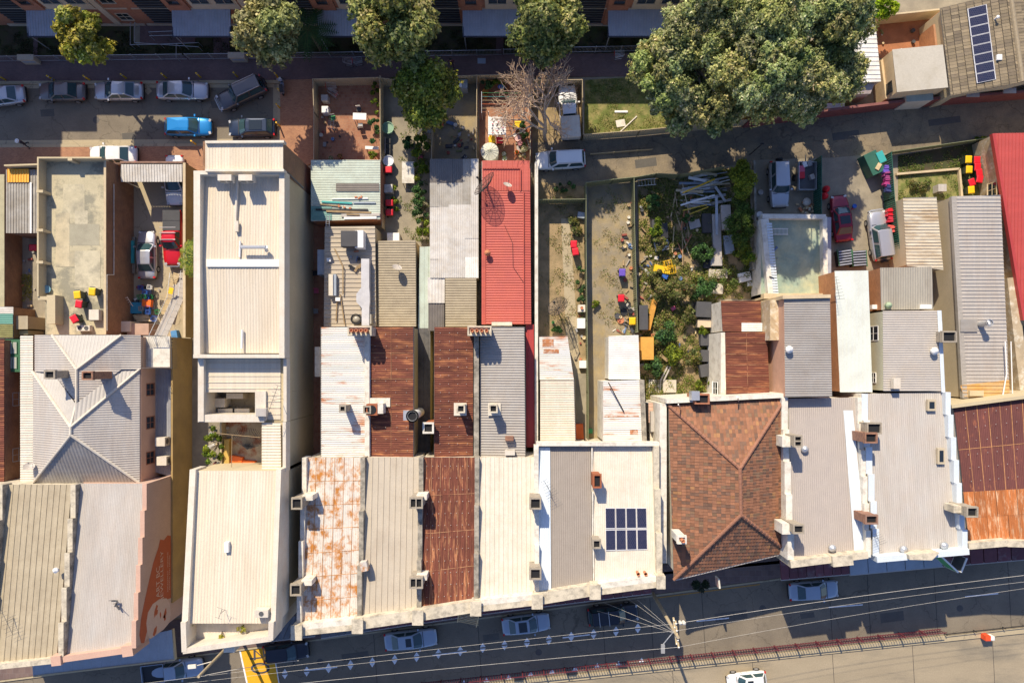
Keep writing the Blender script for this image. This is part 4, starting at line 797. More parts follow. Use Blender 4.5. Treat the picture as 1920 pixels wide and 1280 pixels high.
# rear two-storey wings
GW = 'two-storey rear wings of the shop row'
w1, r = building('rear_wing', 'tall rear wing with white roof showing small rust marks near its chimney', 'building', [(602, 613, 5.6), (684, 613, 5.3), (685, 858, 5.3), (602, 858, 5.6)], WRUST2, CREAMW, 'h', .20, .035, 'corr', group=None, gutter=[3])
w2, r = building('rear_wing', 'tall rear wing with rusty red roof and the big double flue', 'building', [(692, 613, 5.3), (775, 613, 5.7), (775, 856, 5.7), (692, 856, 5.3)], RUSTED, CREAMW, 'h', .20, .035, 'corr', sheets=(2, 5), gutter=[1], lap=LAPP)
w3, r = building('rear_wing', 'tall rear wing with dark rust roof and rows of pale roof screws', 'building', [(815, 613, 5.7), (887, 613, 5.3), (887, 857, 5.3), (815, 857, 5.7)], RUSTED, mat('mustard_wall', (.40, .34, .14), .9), 'h', .20, .035, 'corr', sheets=(2, 6), gutter=[3])
w4, r = building('rear_wing', 'tall rear wing with plain grey corrugated roof beside the red strip', 'building', [(900, 613, 5.3), (983, 613, 5.7), (985, 857, 5.7), (900, 857, 5.3)], GREY, CREAMW, 'h', .24, .045, 'corr', gutter=[1])
parapet(w1, [(688, 616, 5.75, 688, 858, 5.75)], .42, 0, OFFW); parapet(w3, [(893, 616, 5.8, 893, 858, 5.8)], .45, 0, STUCD)
wbox(w1, 'flashing', Xp(691, 5.5), Xp(693, 5.5)+.05, Yp(858, 5.5), Yp(616, 5.5), 5.2, 5.56, PALEBLUE)
wbox(w1, 'side_box', Xp(590, 4.2), Xp(602, 4.2), Yp(706, 4.2), Yp(650, 4.2), 0, 4.2, OFFW)
def potrow(root, px, py, zt, zb, w, lab):
    chimney(root, px, py, zt, zb, w, .85, STUCCO, pots=4, label=lab)
potrow(w1, 674, 620, 7.6, 5.0, 2.1, 'wide stack with four terracotta pots'); potrow(w3, 899, 620, 7.6, 5.0, 2.1, 'wide stack with four terracotta pots')
chimney(w1, 642, 766, 7.4, 5.3, .62, .62); chimney(w3, 864, 766, 7.4, 5.3, .75, .75, STUCCO); chimney(w4, 925, 766, 7.4, 5.3, .75, .75, STUCCO)
for rt, px in ((w3, 862), (w4, 926)): B = MB(); p = P(px+1, 767, 5.6); B.box((p.x, p.y, 5.6), (1.15, 1.15, .12)); B.build('chimney_flashing', CREAM2, rt)
chimney(w2, 688, 768, 6.9, 5.2, .7, .7, CHIMB); B = MB(); p = P(697, 768, 6.8); B.box((p.x, p.y, 6.2), (1.0, 1.0, 1.2)); e = B.build('exhaust_box', mat('rusty_box', (.32, .10, .04), .8), w2)
B = MB(); B.lathe((p.x, p.y, 6.81), [(.40, .0), (.40, .03), (.001, .03)], 16); B.build('exhaust_fan', BLACK, e); B = MB(); B.box((p.x+.75, p.y+.1, 6.1), (.5, .9, 1.3)); B.build('exhaust_duct', OFFW, w2)
B = MB(); p = P(715, 754, 5.6); B.box((p.x-.3, p.y, 5.65), (2.2, .8, .08)); B.build('chimney_flashing', OFFW, w2)
fl_ = thing('flue_pipe', 'thick white kitchen flue with open round top beside the rusty roof', 'flue', (*P(783, 778, 2.5).xy, 2.5)); pt = P(773, 780, 7.6)
B = MB(); B.lathe((pt.x, pt.y, 2.5), [(.42, 0), (.42, 5.1), (.56, 5.1), (.56, 4.95), (.43, 4.9)], 20); B.build('pipe', WHITE, fl_, smooth=False); B = MB(); B.lathe((pt.x, pt.y, 7.45), [(.40, 0), (.001, 0)], 20); B.build('opening', BLACK, fl_)
B = MB(); B.lathe((pt.x, pt.y, 7.5), [(.41, 0), (.41, .1), (.56, .1), (.56, 0)], 20); B.build('rim', WHITE, fl_)
B = MB(); B.box((pt.x-.6, pt.y, 6.6), (.7, .9, .08)); B.build('bracket', STEEL, fl_)
fb = thing('flue_box', 'rusty square flue box at the edge of the screw-dotted rusty roof', 'flue', (*P(803, 802, 6).xy, 2.5)); p = P(803, 802, 6.6)
B = MB(); B.box((p.x, p.y, 4.4), (.8, .8, 4.0)); B.build('shaft', mat('rusty_box', (.3, .1, .05)), fb); B = MB()
for sx, sy, wx, wy in ((0, .42, 1.0, .16), (0, -.42, 1.0, .16), (.42, 0, .16, .68), (-.42, 0, .16, .68)): B.box((p.x+sx, p.y+sy, 6.55), (wx, wy, .25))
B.build('cap', OFFW, fb); B = MB(); B.box((p.x, p.y, 6.45), (.68, .68, .03)); B.build('opening', BLACK, fb)
for rt, px, py in ((w4, 955, 822),):
    B = MB(); p = P(px, py, 6.3); B.box((p.x, p.y, 6.0), (.75, .4, .6)); B.build('brick_stub', CHIMBR, rt)
# red roof
b = thing('red_roof_wing', 'long single-storey wing with bright red steel roof', 'building', (Xp(945, 3), Yp(450, 3), 0)); body(b, [(903, 301, 3.2), (993, 301, 3.2), (995, 608, 3.3), (903, 608, 3.3)], OFFW)
roof(b, R4(904, 301, 993, 316, 3.15), REDROOF, 'v', .5, .03, 'wide'); roof(b, R4(904, 316, 976, 358, 3.3), REDROOF, 'v', .24, .03, 'corr'); roof(b, R4(977, 316, 994, 358, 3.25), REDROOF, 'v', .5, .03, 'wide')
roof(b, [(910, 359, 3.35), (981, 359, 3.35), (982, 608, 3.4), (910, 608, 3.4)], REDROOF, 'h', .24, .04, 'corr'); roof(b, [(982, 359, 3.3), (994, 359, 3.2), (996, 608, 3.2), (983, 608, 3.3)], REDROOF, 'h', .24, .03, 'corr'); roof(b, [(903, 359, 3.25), (909.6, 359, 3.3), (909.6, 608, 3.3), (903, 608, 3.25)], REDROOF, 'v', .3, .02, 'wide')
for x, y0, x2, y2 in ((910, 359, 910, 608), (982, 359, 982.5, 608), (905, 315, 976, 315), (976, 315, 976, 358)): B = MB(); B.tube(P(x, y0, 3.45), P(x2, y2, 3.45), .05); B.build('ridge_cap', REDROOF, b)
B = MB(); p = P(914, 474, 3.9); B.lathe((p.x, p.y, 3.35), [(.16, 0), (.16, .45), (.30, .5), (.28, .68), (.001, .78)], 14); B.build('whirly_vent', TERRA, b, smooth=True)
b, r = building('red_passage_roof', 'narrow deep red roof strip beside the grey rear wing', 'lean-to', [(986, 608, 2.8), (1001, 608, 2.8), (1003, 838, 2.8), (987, 838, 2.8)], REDDARK, OFFW, 'v', .5, .03, 'wide')
wbox(b, 'side_wall', Xp(1003, 3.2), Xp(1009, 3.2), Yp(838, 3.2), Yp(302, 3.2), 0, 3.0, OFFW)
# ---------------------------------------------------------------- front shops
XS = [-18.4, -13.2, -8.05, -3.1, 2.15, 7.1, 12.75]; FY = [1176, 1164, 1148, 1131, 1118, 1100, 1084]; BY = [857, 857, 857, 857, 835, 835, 835]
def shop(i, label, m, prof, pitch, depth, sheets=None, mats=None, zb=6.4, zf=8.0, d='v', lap=None):
    x0, x1 = XS[i]+.1, XS[i+1]-.1; yb0 = BY[i] if i != 4 else 836; pts = [Q(x0, Yp(yb0, zb), zb), Q(x1, Yp(yb0, zb), zb), Q(x1, Yp(FY[i+1]-4, zf), zf), Q(x0, Yp(FY[i]-4, zf), zf)]
    return building('shop_building', label, 'shop', pts, m, STUCCO, d, pitch, depth, prof, sheets=sheets, mats=mats, lap=lap)[0]
s1 = shop(0, 'shop with white roof blotched all over with orange rust in a grid of sheets', WRUST, 'corr', .16, .02, sheets=(6, 7), lap=LAPO)
s2 = shop(1, 'shop with plain beige wide-ribbed roof between the white rusty and the dark rusty ones', GREY if 0 else mat('warm_beige_steel', (.47, .41, .32), .55, var=.06, col2=(.40, .34, .26), amt=.3), 'wide', .52, .06)
s3 = shop(2, 'shop with dark red-brown rusted roof in long sheets', RUSTV, 'corr', .16, .025, sheets=(6, 4), lap=LAPP)
s4 = shop(3, 'shop with clean cream-white ribbed roof in the centre of the row', CREAM2, 'wide', .40, .055)
s5 = shop(4, 'shop with taupe corrugated roof and pale blue edge strip', mat('taupe_steel', (.30, .26, .22), .55, var=.05), 'corr', .19, .03)
s6 = shop(5, 'shop with cream roof carrying eight blue solar panels', CREAM2, 'corr', .16, .02)
q = [Q(XS[4]+.12, Yp(838, 6.5), 6.5), Q(XS[4]+1.25, Yp(838, 6.5), 6.5), Q(XS[4]+1.25, Yp(1104, 8.1), 8.1), Q(XS[4]+.12, Yp(1108, 8.1), 8.1)]; roof(s5, q, PALEBLUE, 'v', .19, .03, 'corr', 'roof_sheet', dz=.03)
for i, rt in enumerate((s1, s2, s3, s4, s5, s6)):
    m = OFFW if i in (0, 4, 5) else STUCD
    steppedX(rt, XS[i], BY[i], FY[i]-2, 6.7 if i != 5 else 6.5, 8.6 if i != 5 else 8.15, 3 if i else 4, .40 if i != 5 else .12, 5.6, m)
    xa, xb = XS[i], XS[i+1]; z = 8.75; A, C = Vector((xa, Yp(FY[i], z), z)), Vector((xb, Yp(FY[i+1], z), z)); d = (C-A).normalized(); n = Vector((-d.y, d.x, 0))*.24
    B = MB(); B.prism([A-n, C-n, C+n, A+n], 0); B.build('front_wall', STUCCO if i not in (0, 3, 5) else OFFW, rt); n2 = n*1.9; off = -n*1.2
    B = MB(); B.prism([A-n2+off+Vector((0, 0, .0)), C-n2+off, C+n*.2+off, A+n*.2+off], 8.35); B.build('cornice', STUCCO, rt)
    B = MB(); B.box((xa, Yp(FY[i], 9)-.35, 8.1), (.75, 1.1, 1.9)); B.box((xa, Yp(FY[i], 9)-.4, 9.1), (.95, 1.25, .16)); B.build('pilaster', STUCCO, rt)
    if i == 5: B = MB(); B.box((xb, Yp(FY[6], 9)-.35, 8.1), (.75, 1.1, 1.9)); B.build('pilaster', STUCCO, rt)
steppedX(s6, XS[6], 835, FY[6]-2, 6.8, 8.6, 3, .5, 0.05, STUCCO)
screws(s3, [(795, 862, 6.6), (884, 862, 6.6), (884, 1125, 8.0), (795, 1130, 8.0)], 8, 12); screws(w3, [(817, 616, 5.75), (884, 616, 5.45), (884, 855, 5.45), (817, 855, 5.75)], 4, 15); screws(w2, [(694, 616, 5.45), (773, 616, 5.75), (773, 855, 5.75), (694, 855, 5.45)], 4, 11)
chimney(s1, 556, 944, 9.3, 6.4, .95, 1.0); chimney(s1, 554, 1106, 9.8, 7, .95, 1.0)
chimney(s3, 780, 943, 9.3, 6.4, 1.15, .95, CHIMB, holes=2); chimney(s3, 780, 1093, 9.8, 7, 1.15, .95, CHIMB, holes=2)
chimney(s4, 1004, 944, 9.3, 6.4, 1.0, 1.0, CHIMB); chimney(s4, 1004, 1076, 9.8, 7, 1.0, 1.0, CHIMB)
for rt, px, py, z in ((s1, 575, 934, 8.6), (s1, 573, 1094, 9.2), (s3, 790, 933, 8.6), (s3, 790, 1084, 9.2)): B = MB(); p = P(px, py, z); B.box((p.x, p.y, z-1.0), (.9, .45, 1.6)); B.build('chimney_buttress', OFFW, rt)
chimney(s6, 1120, 902, 8.6, 6.3, .75, 1.2, mat('rusty_box', (.3, .1, .05))); chimney(s6, 1119, 1020, 9.0, 6.8, .75, .8, CHIMB)
for x in (1197, 1211): B = MB(); p = P(x, 1076, 8.6); B.lathe((p.x, p.y, 7.9), [(.12, 0), (.12, .7), (.16, .75), (.13, .75)], 10); B.build('roof_pipe', TERRA, s6)
wbox(s5, 'rear_coping', XS[4], XS[6]+.3, Yp(836, 7.0), Yp(829, 7.0), 6, 7.0, OFFW)
# small back buildings right of the red roof
lt, r = building('lean_to', 'small white roof with two orange rust patches next to the mesh dish yard', 'lean-to', [(1011, 631, 2.8), (1064, 630, 2.8), (1076, 712, 2.8), (1012, 712, 2.8)], WRUST2, OFFW, 'h', .2, .03, 'corr')
b, r = building('rear_wing', 'rear building with plain cream corrugated roof behind the taupe shop', 'building', [(1013, 713, 3.4), (1076, 713, 3.2), (1079, 828, 3.2), (1013, 828, 3.4)], CREAM2, OFFW, 'h', .22, .035, 'corr', gutter=[1])
b, r = building('lean_to', 'small white corrugated roof at the end of the gravel yard', 'lean-to', [(1141, 630, 2.9), (1197, 628, 2.9), (1200, 711, 2.9), (1141, 711, 2.9)], WHITE_ST, OFFW, 'h', .2, .03, 'corr')
b, r = building('rear_wing', 'rear wing with white roof streaked by rust, right of the alley', 'building', [(1131, 714, 4.6), (1199, 712, 4.6), (1204, 828, 4.6), (1131, 828, 4.6)], WRUST2, OFFW, 'h', .2, .03, 'corr', sheets=(1, 5)); parapet(b, [(1204, 712, 4.9, 1209, 830, 4.9)], .4, 0, STUCD)
def patch(x0, y0, x1, y1, z, par, m=None): roof(par, R4(x0, y0, x1, y1, z), m or ORP, 'h', .2, .03, 'corr', 'roof_sheet', dz=.045)
ORP = mat('orange_rust_patch', (.42, .17, .07), .85, var=.25, scale=3, col2=(.62, .52, .44), amt=.40, scale2=2.5, sharp=.08)
for q in ((1017, 636, 1038, 650, 2.8), (1019, 654, 1048, 662, 2.8)): patch(*q, lt)
for q in ((1181, 800, 1196, 815, 4.6), (1131, 748, 1180, 752, 4.6), (1131, 779, 1198, 783, 4.6)): patch(*q, b)
slab('side_passage_path', [(1080, 700), (1100, 700), (1100, 832), (1082, 832)], 0, .05, CONCG)
# ---------------------------------------------------------------- tiled corner building
TC = [(.30, .135, .072), (.26, .12, .066), (.18, .10, .065), (.34, .17, .075), (.22, .13, .075)]; TW = [36, 32, 20, 4, 8]
tb = thing('tiled_roof_house', 'corner building with hipped orange-brown tiled roof facing the main street', 'house', (Xp(1360, 7), Yp(910, 7), 0)); ez, rz_ = 6.7, 9.2
c4 = [(1253, 759, ez), (1472, 746, ez), (1478, 1034, ez), (1263, 1086, ez)]; body(tb, [(1257, 762, ez), (1468, 750, ez), (1474, 1028, ez), (1268, 1078, ez)], OFFW)
rA, rB = (1387, 878, rz_), (1389, 965, rz_); tf = [([c4[0], c4[1], rA], (0, 1)), ([c4[0], rA, rB, c4[3]], (-1, 0)), ([c4[3], rB, c4[2]], (0, -1)), ([c4[1], c4[2], rB, rA], (1, 0))]
for f, dn in tf:
    pp = pts3(f); B = MB(); B.poly([p+Vector((0, 0, .0)) for p in (pp if sum(pp[i].x*pp[(i+1) % len(pp)].y-pp[(i+1) % len(pp)].x*pp[i].y for i in range(len(pp))) > 0 else pp[::-1])]); r = B.build('roof', DKSTEEL, tb)
    B = MB(); surf_tiles(B, pp, dn, .27, .34, TC, TW); B.build('roof_tiles', TILEM, r, kind='stuff')
for a, c in ((c4[0], rA), (c4[1], rA), (rA, rB), (rB, c4[2]), (rB, c4[3])):
    A, C = P(*a), P(*c); n = int((C-A).length/.42); rr = MB()
    for k in range(n): rr.tube(A+(C-A)*(k/n)+Vector((0, 0, .12)), A+(C-A)*((k+.96)/n)+Vector((0, 0, .10)), .17, .15, n=8); rr.C[-16:] = [(.30, .14, .085)]*16
    rr.build('ridge_tiles', TILEM, tb, kind='stuff')
B = MB(); A, C = P(*c4[3]), P(*c4[2]); B.tube(A-Vector((0, .08, .05)), C-Vector((0, .08, .05)), .09); B.build('gutter', GREYL, tb)
wbox(tb, 'side_wall', Xp(1239, 6.9), Xp(1252, 6.9), Yp(1058, 6.9), Yp(757, 6.9), 0, 6.5, OFFW); parapet(tb, [(1250, 752, 7.2, 1475, 741, 7.2)], .4, 0, OFFW)
chimney(tb, 1279, 1012, 9.6, 7, .8, .7, OFFW, pots=1); B = MB(); B.tube(P(1276, 765, 7.2), P(1272, 758, 8.4), .05); B.tube(P(1385, 752, 7.2), P(1383, 744, 8.2), .05); B.build('vent_pipe', STEEL, tb)
chimney(tb, 1317, 748, 7.9, 5, 1.3, .9, BRICKR, holes=1, label='boxy red brick stack'); B = MB(); p = P(1312, 742, 8.2); B.box((p.x-.3, p.y, 7.6), (.7, .8, .9)); B.build('metal_cowl', STEEL, tb)
gp = thing('side_lane_clutter', 'cream lean-to roofs and pipework in the gap left of the tiled roof', 'lean-to', G(1232, 900)); zg = 3.4
for (x0, y0, x1, y1, m) in ((1216, 755, 1238, 792, PINKW), (1218, 770, 1238, 812, GREY), (1219, 812, 1240, 876, CREAM2), (1230, 878, 1243, 902, CREAM2), (1232, 905, 1246, 1040, BEIGEW)):
    pp = [(x0, y0, zg), (x1, y0, zg), (x1, y1, zg), (x0, y1, zg)]; roof(gp, pp, m, 'h', .3, .02, 'corr'); body(gp, pp, OFFW)
B = MB(); p = P(1229, 790, 3.9); B.box((p.x, p.y, 3.7), (.9, 1.9, .6)); B.build('duct_box', GREYL, gp); B = MB()
for y in (975, 1010): p = P(1240, y, 3.9); B.box((p.x, p.y, 3.7), (.5, .8, .6))
B.build('meter_box', CREAM2, gp); B = MB(); B.path([P(1240, 800, 4), P(1242, 860, 4), P(1244, 870, 4)], .05); B.path([P(1237, 960, 4), P(1236, 990, 4), P(1243, 1000, 4), P(1243, 1030, 4)], .04); B.build('pipework', DKSTEEL, gp)
# ---------------------------------------------------------------- grey shops on the right
s7, r = building('shop_building', 'shop with taupe-grey steel roof between white parapets, right of the tiled roof', 'shop', [(1478, 747, 6.6), (1608, 745, 6.6), (1626, 1040, 8.0), (1488, 1056, 8.0)], GREY if 0 else mat('warm_grey_steel', (.41, .36, .32), .5, var=.05, col2=(.40, .35, .30), amt=.3, scale2=.6, sharp=.2), OFFW, 'v', .18, .025, 'corr')
roof(s7, [(1581, 769, 6.75), (1599, 769, 6.75), (1624, 1036, 8.05), (1602, 1037, 8.05)], PALEBLUE, 'v', .18, .02, 'corr', 'flashing', dz=.04)
def W2(pxa, za): return Xp(pxa, za)
steppedX(s7, W2(1471, 7.2), 745, 1050, 7.1, 8.7, 5, .55, 0.03, OFFW, None, W2(1484, 8.7)); steppedX(s7, W2(1611, 7.0), 745, 1045, 7.0, 8.6, 6, .42, 0.04, OFFW, None, W2(1630, 8.6))
parapet(s7, [(1483, 1058, 8.8, 1628, 1040, 8.8)], .6, 0, STUCCO); parapet(s7, [(1562, 1053, 9.1, 1600, 1049, 9.1)], .9, 8, STUCCO, 'cornice')
chimney(s7, 1497, 827, 9.6, 6.6, .75, 1.0, CHIMB, holes=2); chimney(s7, 1498, 992, 10.2, 7, .95, .8, CHIMB)
for y0, y1, z in ((816, 840, 9.0), (983, 1000, 9.6)): B = MB(); p = P(1480, (y0+y1)/2, z-.3); B.box((p.x, p.y, z-1.2), (1.2, .9, 1.8)); B.build('chimney_buttress', OFFW, s7)
s8, r = building('shop_building', 'wide shop with pale grey roof, small skylights and stepped blue-white side parapet', 'shop', [(1622, 738, 6.6), (1767, 735, 6.6), (1803, 1030, 8.0), (1650, 1042, 8.0)], GREYL, OFFW, 'v', .18, .025, 'corr')
steppedX(s8, W2(1619, 7.0), 738, 1042, 7.0, 8.6, 6, .45, 0.05, OFFW, PALEBLUE, W2(1644, 8.6)); steppedX(s8, W2(1774, 7.0), 735, 1036, 7.1, 8.7, 7, .45, 0.05, PALEBLUE, None, W2(1812, 8.7))
parapet(s8, [(1645, 1049, 8.8, 1818, 1034, 8.8)], .5, 0, PALEBLUE); B = MB(); q_ = [P(1705, 1040, 9.2), P(1735, 1037, 9.2), P(1762, 1036, 9.2), P(1748, 1050, 9.2), P(1706, 1049, 9.2)]; B.prism(q_, 8); B.build('pediment', STUCCO, s8)
for x, y, w, h in ((1754, 760, .75, 1.0), (1766, 855, .65, 1.4)): B = MB(); p = P(x, y, 7.6); B.box((p.x, p.y, 7.45 if y > 800 else 7.0), (w, h, .25)); f = B.build('skylight', BEIGEW, s8); B = MB(); B.box((p.x, p.y, 7.585 if y > 800 else 7.135), (w-.3, h-.4, .02)); B.build('pane', GLASS, f)
chimney(s8, 1634, 821, 9.3, 6, 1.1, .9, CHIMBR); chimney(s8, 1640, 803, 8.6, 6, 1.3, 1.0, CHIMB); chimney(s8, 1635, 974, 9.8, 6.5, 1.1, .8, CHIMBR); chimney(s8, 1824, 960, 10.0, 6.5, 1.0, .9, CHIMB)
B = MB(); p = P(1806, 955, 9.3); B.box((p.x, p.y, 8.6), (1.5, .6, 1.3)); B.build('chimney_buttress', STUCCO, s8)
gg = slab('roof_gap_gutter', [(1617, 760), (1625, 760), (1642, 1040), (1632, 1040)], 0, 5.5, MOSSY, kind='structure')
s9, r = building('shop_building', 'shop at the right edge with dark maroon roof above and orange rusting sheets below', 'shop', [(1788, 764, 6.0), (1980, 738, 6.0), (1985, 912, 6.8), (1806, 922, 6.8)], MAROON, OFFW, 'v', .16, .02, 'corr', sheets=(9, 2), lap=LAPO)
for rr_ in (roof_sheets(s9, [(1806, 922, 6.85), (1985, 912, 6.85), (1990, 1004, 7.4), (1816, 1020, 7.4)], ORUST, 9, 2, 'v', .16, .02, 'corr', name='roof'),): pass
screws(s9, [(1795, 766, 6.2), (1915, 750, 6.2), (1915, 905, 6.9), (1812, 915, 6.9)], 6, 6)
body(s9, [(1806, 922, 6.85), (1985, 912, 6.85), (1990, 1004, 7.4), (1816, 1020, 7.4)], OFFW)
parapet(s9, [(1785, 762, 6.5, 1985, 736, 6.5)], .3, 0, CREAMW); parapet(s9, [(1817, 1024, 8.2, 1890, 1018, 8.2), (1890, 1019, 8.1, 1990, 1022, 8.1)], .55, 0, STUCCO)
# ---------------------------------------------------------------- rear wings, right
b, r = building('rear_wing', 'rear wing with upper rust-red roof and one bare white sheet', 'building', [(1352, 564, 4.4), (1426, 564, 4.4), (1428, 621, 4.4), (1355, 621, 4.4)], RUSTED, OFFW, 'h', .2, .03, 'corr', sheets=(2, 2))
roof(b, [(1390, 605, 4.5), (1429, 605, 4.5), (1429, 621, 4.5), (1390, 621, 4.5)], WHITE_ST, 'h', .2, .03, 'corr', 'roof_sheet', dz=.08)
b, r = building('rear_wing', 'rear wing with larger rust-red roof of lapped sheets beside the pink wall', 'building', [(1360, 623, 5.0), (1438, 622, 5.0), (1443, 745, 5.0), (1362, 746, 5.0)], RUSTED, OFFW, 'h', .2, .03, 'corr', sheets=(2, 6), lap=LAPP)
B = MB(); B.strip((1357, 623), (1357, 748), .5, 0, 4.7); B.build('gutter_wall', OFFW, b); window(b, (Xp(1354, 4.7)-.25, Yp(728, 3.5), 3.5), 1.2, 1.5, 'W')
l1, r = building('rear_wing', 'tall rear wing with grey corrugated roof and long pink side wall', 'building', [(1470, 560, 7.6), (1556, 558, 7.6), (1560, 743, 7.6), (1472, 744, 7.6)], GREY, mat('pink_brick_wall', (.56, .33, .22), .95, var=.08, grid=('wall', .24, .086, .01, (.50, .29, .19))), 'h', .21, .04, 'corr'); parapet(l1, [(1468, 557, 7.9, 1558, 555, 7.9)], .3, 0, STONEW)
B = MB(); p = P(1457, 600, 6.2); B.box((p.x, p.y, 3.2), (1.3, 3.6, 6.2)); B.build('brick_chimney_breast', BRICKY, l1); B = MB(); [B.tube((p.x+.5, p.y-1.9+.2*i, 6.2), (p.x+.5, p.y-1.9+.2*i, 6.7), .07) for i in range(3)]; B.build('pipes', BLKP, l1)
m1, r = building('rear_wing', 'rear wing with very pale green-white ribbed roof and orange brick side', 'building', [(1565, 508, 6.0), (1628, 507, 6.0), (1636, 735, 6.0), (1575, 735, 6.0)], mat('white_green_steel', (.66, .70, .64), .5, var=.05, col2=(.58, .60, .54), amt=.35), BRICKO, 'v', .35, .03, 'wide')
n2, r = building('rear_wing', 'rear wing with taupe corrugated roof and sash windows on its cream side wall', 'building', [(1655, 583, 6.8), (1757, 582, 6.8), (1770, 733, 6.8), (1656, 733, 6.8)], mat('light_taupe_steel', (.45, .41, .36), .5, var=.06, col2=(.43, .38, .32), amt=.35), mat('pale_green_wall', (.50, .48, .34), .9, var=.06), 'h', .21, .035, 'corr')
roof(n2, [(1757, 582, 6.85), (1765, 582, 6.85), (1772, 735, 6.85), (1765, 735, 6.85)], PALEBLUE, 'v', .3, .02, 'wide', 'flashing', dz=.05)
for yy, h in ((625, 1.6), (640, 1.2)): window(n2, (Xp(1655, 6.8)+.06, Yp(yy, 5.2), 5.2 if yy < 630 else 3.6), 1.3 if yy < 630 else 1.0, h, 'W')
window(n2, (Xp(1655, 6.8)+.06, Yp(708, 5.4), 5.2), .9, .8, 'W'); chimney(n2, 1781, 631, 7.8, 5, 1.3, 1.0, CHIMB, holes=0)
n1, r = building('rear_wing', 'square rear wing with warm grey corrugated roof and a green vent dome', 'building', [(1650, 502, 6.0), (1747, 500, 6.0), (1750, 580, 6.0), (1652, 581, 6.0)], mat('brown_grey_steel', (.36, .33, .27), .5, var=.09, col2=(.28, .25, .20), amt=.4, stretch=(1.5, .4, 1)), BRICKO, 'v', .22, .035, 'corr')
B = MB(); p = P(1669, 572, 6.6); B.lathe((p.x, p.y, 6.05), [(.2, 0), (.2, .25), (.32, .3), (.25, .5), (.001, .6)], 14); B.build('vent_dome', mat('dull_green', (.30, .38, .24)), n1, smooth=True); wbox(n1, 'skylight', Xp(1725, 6.1), Xp(1746, 6.1), Yp(579, 6.1), Yp(571, 6.1), 6, 6.2, WHITE)
wbox(n1, 'wall_box', Xp(1636, 5.3), Xp(1645, 5.3), Yp(579, 5.3), Yp(571, 5.3), 4.9, 5.3, WHITE)
b, r = building('shed', 'shed with bright ribbed and rust-stained roof next to the green fence', 'shed', [(1693, 371, 3.0), (1756, 370, 3.0), (1769, 506, 3.0), (1700, 498, 3.0)], mat('stained_white_steel', (.60, .54, .42), .5, var=.08, col2=(.36, .22, .09), amt=.28, scale2=.5, sharp=.12, stretch=(.5, 1.8, 1)), BEIGEW, 'h', .30, .05, 'trap')
pz = 3.8; pb, r = building('long_shed', 'long building with grey ribbed roof and cream side wall, right side', 'building', [(1786, 368, pz), (1876, 366, pz), (1893, 742, pz), (1808, 746, pz)], GREYL, BEIGEW, 'h', .34, .055, 'trap')
B = MB(); B.strip((1789, 368), (1810, 746), .45, 3.5, pz+.06); B.build('side_gutter', mat('dull_grey_flashing', (.36, .33, .29), .6), pb)
roof(pb, R4(1800, 598, 1832, 622, pz+.05), GREY, 'v', .8, .02, 'flat', 'roof_patch', dz=.10); B = MB(); B.box((*P(1830, 737, 4.0).xy, 4.0), (1.3, .5, .3)); B.build('roof_box', CREAMW, pb)
roof(pb, [(1800, 722, pz+.02), (1892, 712, pz+.02), (1893, 742, pz+.02), (1808, 746, pz+.02)], mat('rust_stain_steel', (.52, .40, .24), .7, var=.1, col2=(.60, .30, .05), amt=.55, scale2=.5, sharp=.2), 'h', .34, .055, 'trap', 'roof_sheet', dz=.035)
B = MB(); p = P(1838, 608, 3.9); e = P(1855, 605, 5.0); B.tube(p, e, .26, n=12); B.lathe(e, [(.30, -.1), (.34, .1), (.28, .1)], 14, rot=(e-p).to_track_quat('Z', 'Y').to_matrix()); B.build('exhaust_pipe', STEEL, pb); B = MB(); B.tube(P(1852, 606, 5.0), P(1855.4, 605, 5.05), .25); B.build('exhaust_opening', WHITE, pb)
for y in (417, 466, 522, 579, 662): wbox(pb, 'wall_vent', Xp(1779+(y-417)*.06, 3.0)-.03, Xp(1779+(y-417)*.06, 3.0)+.2, Yp(y+2, 3), Yp(y-2, 3), 2.6, 2.8, BRICKR) if 0 else None
B = MB(); B.path([P(1885, 640, 4.3), P(1888, 700, 4.3), P(1880, 745, 4.3)], .06); B.path([P(1896, 640, 4.2), P(1899, 742, 4.2)], .05); B.path([P(1880, 745, 4.3), P(1915, 748, 4.3)], .05); B.build('white_pipe', WHITE, pb)
qb, r = building('red_roof_warehouse', 'warehouse at the right edge with red ribbed roof and weathered tan brick side wall', 'building', [(1866, 250, 3.3), (2150, 246, 5.0), (2160, 640, 5.0), (1924, 600, 3.3)], mat('red_ribbed_steel', (.44, .07, .06), .5, var=.08, scale=.6, stretch=(.3, 2, 1)), BRICKY, 'v', .30, .05, 'trap')
B = MB(); A, C = P(1864, 250, 3.4), P(1922, 600, 3.4); d = (C-A).normalized(); n = Vector((-d.y, d.x, 0))*.14; B.prism([A-n, C-n, C+n, A+n], 3.0); B.build('barge_board', REDDARK, qb); window(qb, (Xp(1880, 3.3)-.1, Yp(355, 2.2), 2.1), 1.3, 1.2, 'W', STONEW)
wallthing('brick_wall', 'weathered tan brick wall between the long grey roof and the right edge', [(1898, 520, 3.0, 1925, 760, 3.0)], .9, BRICKY)
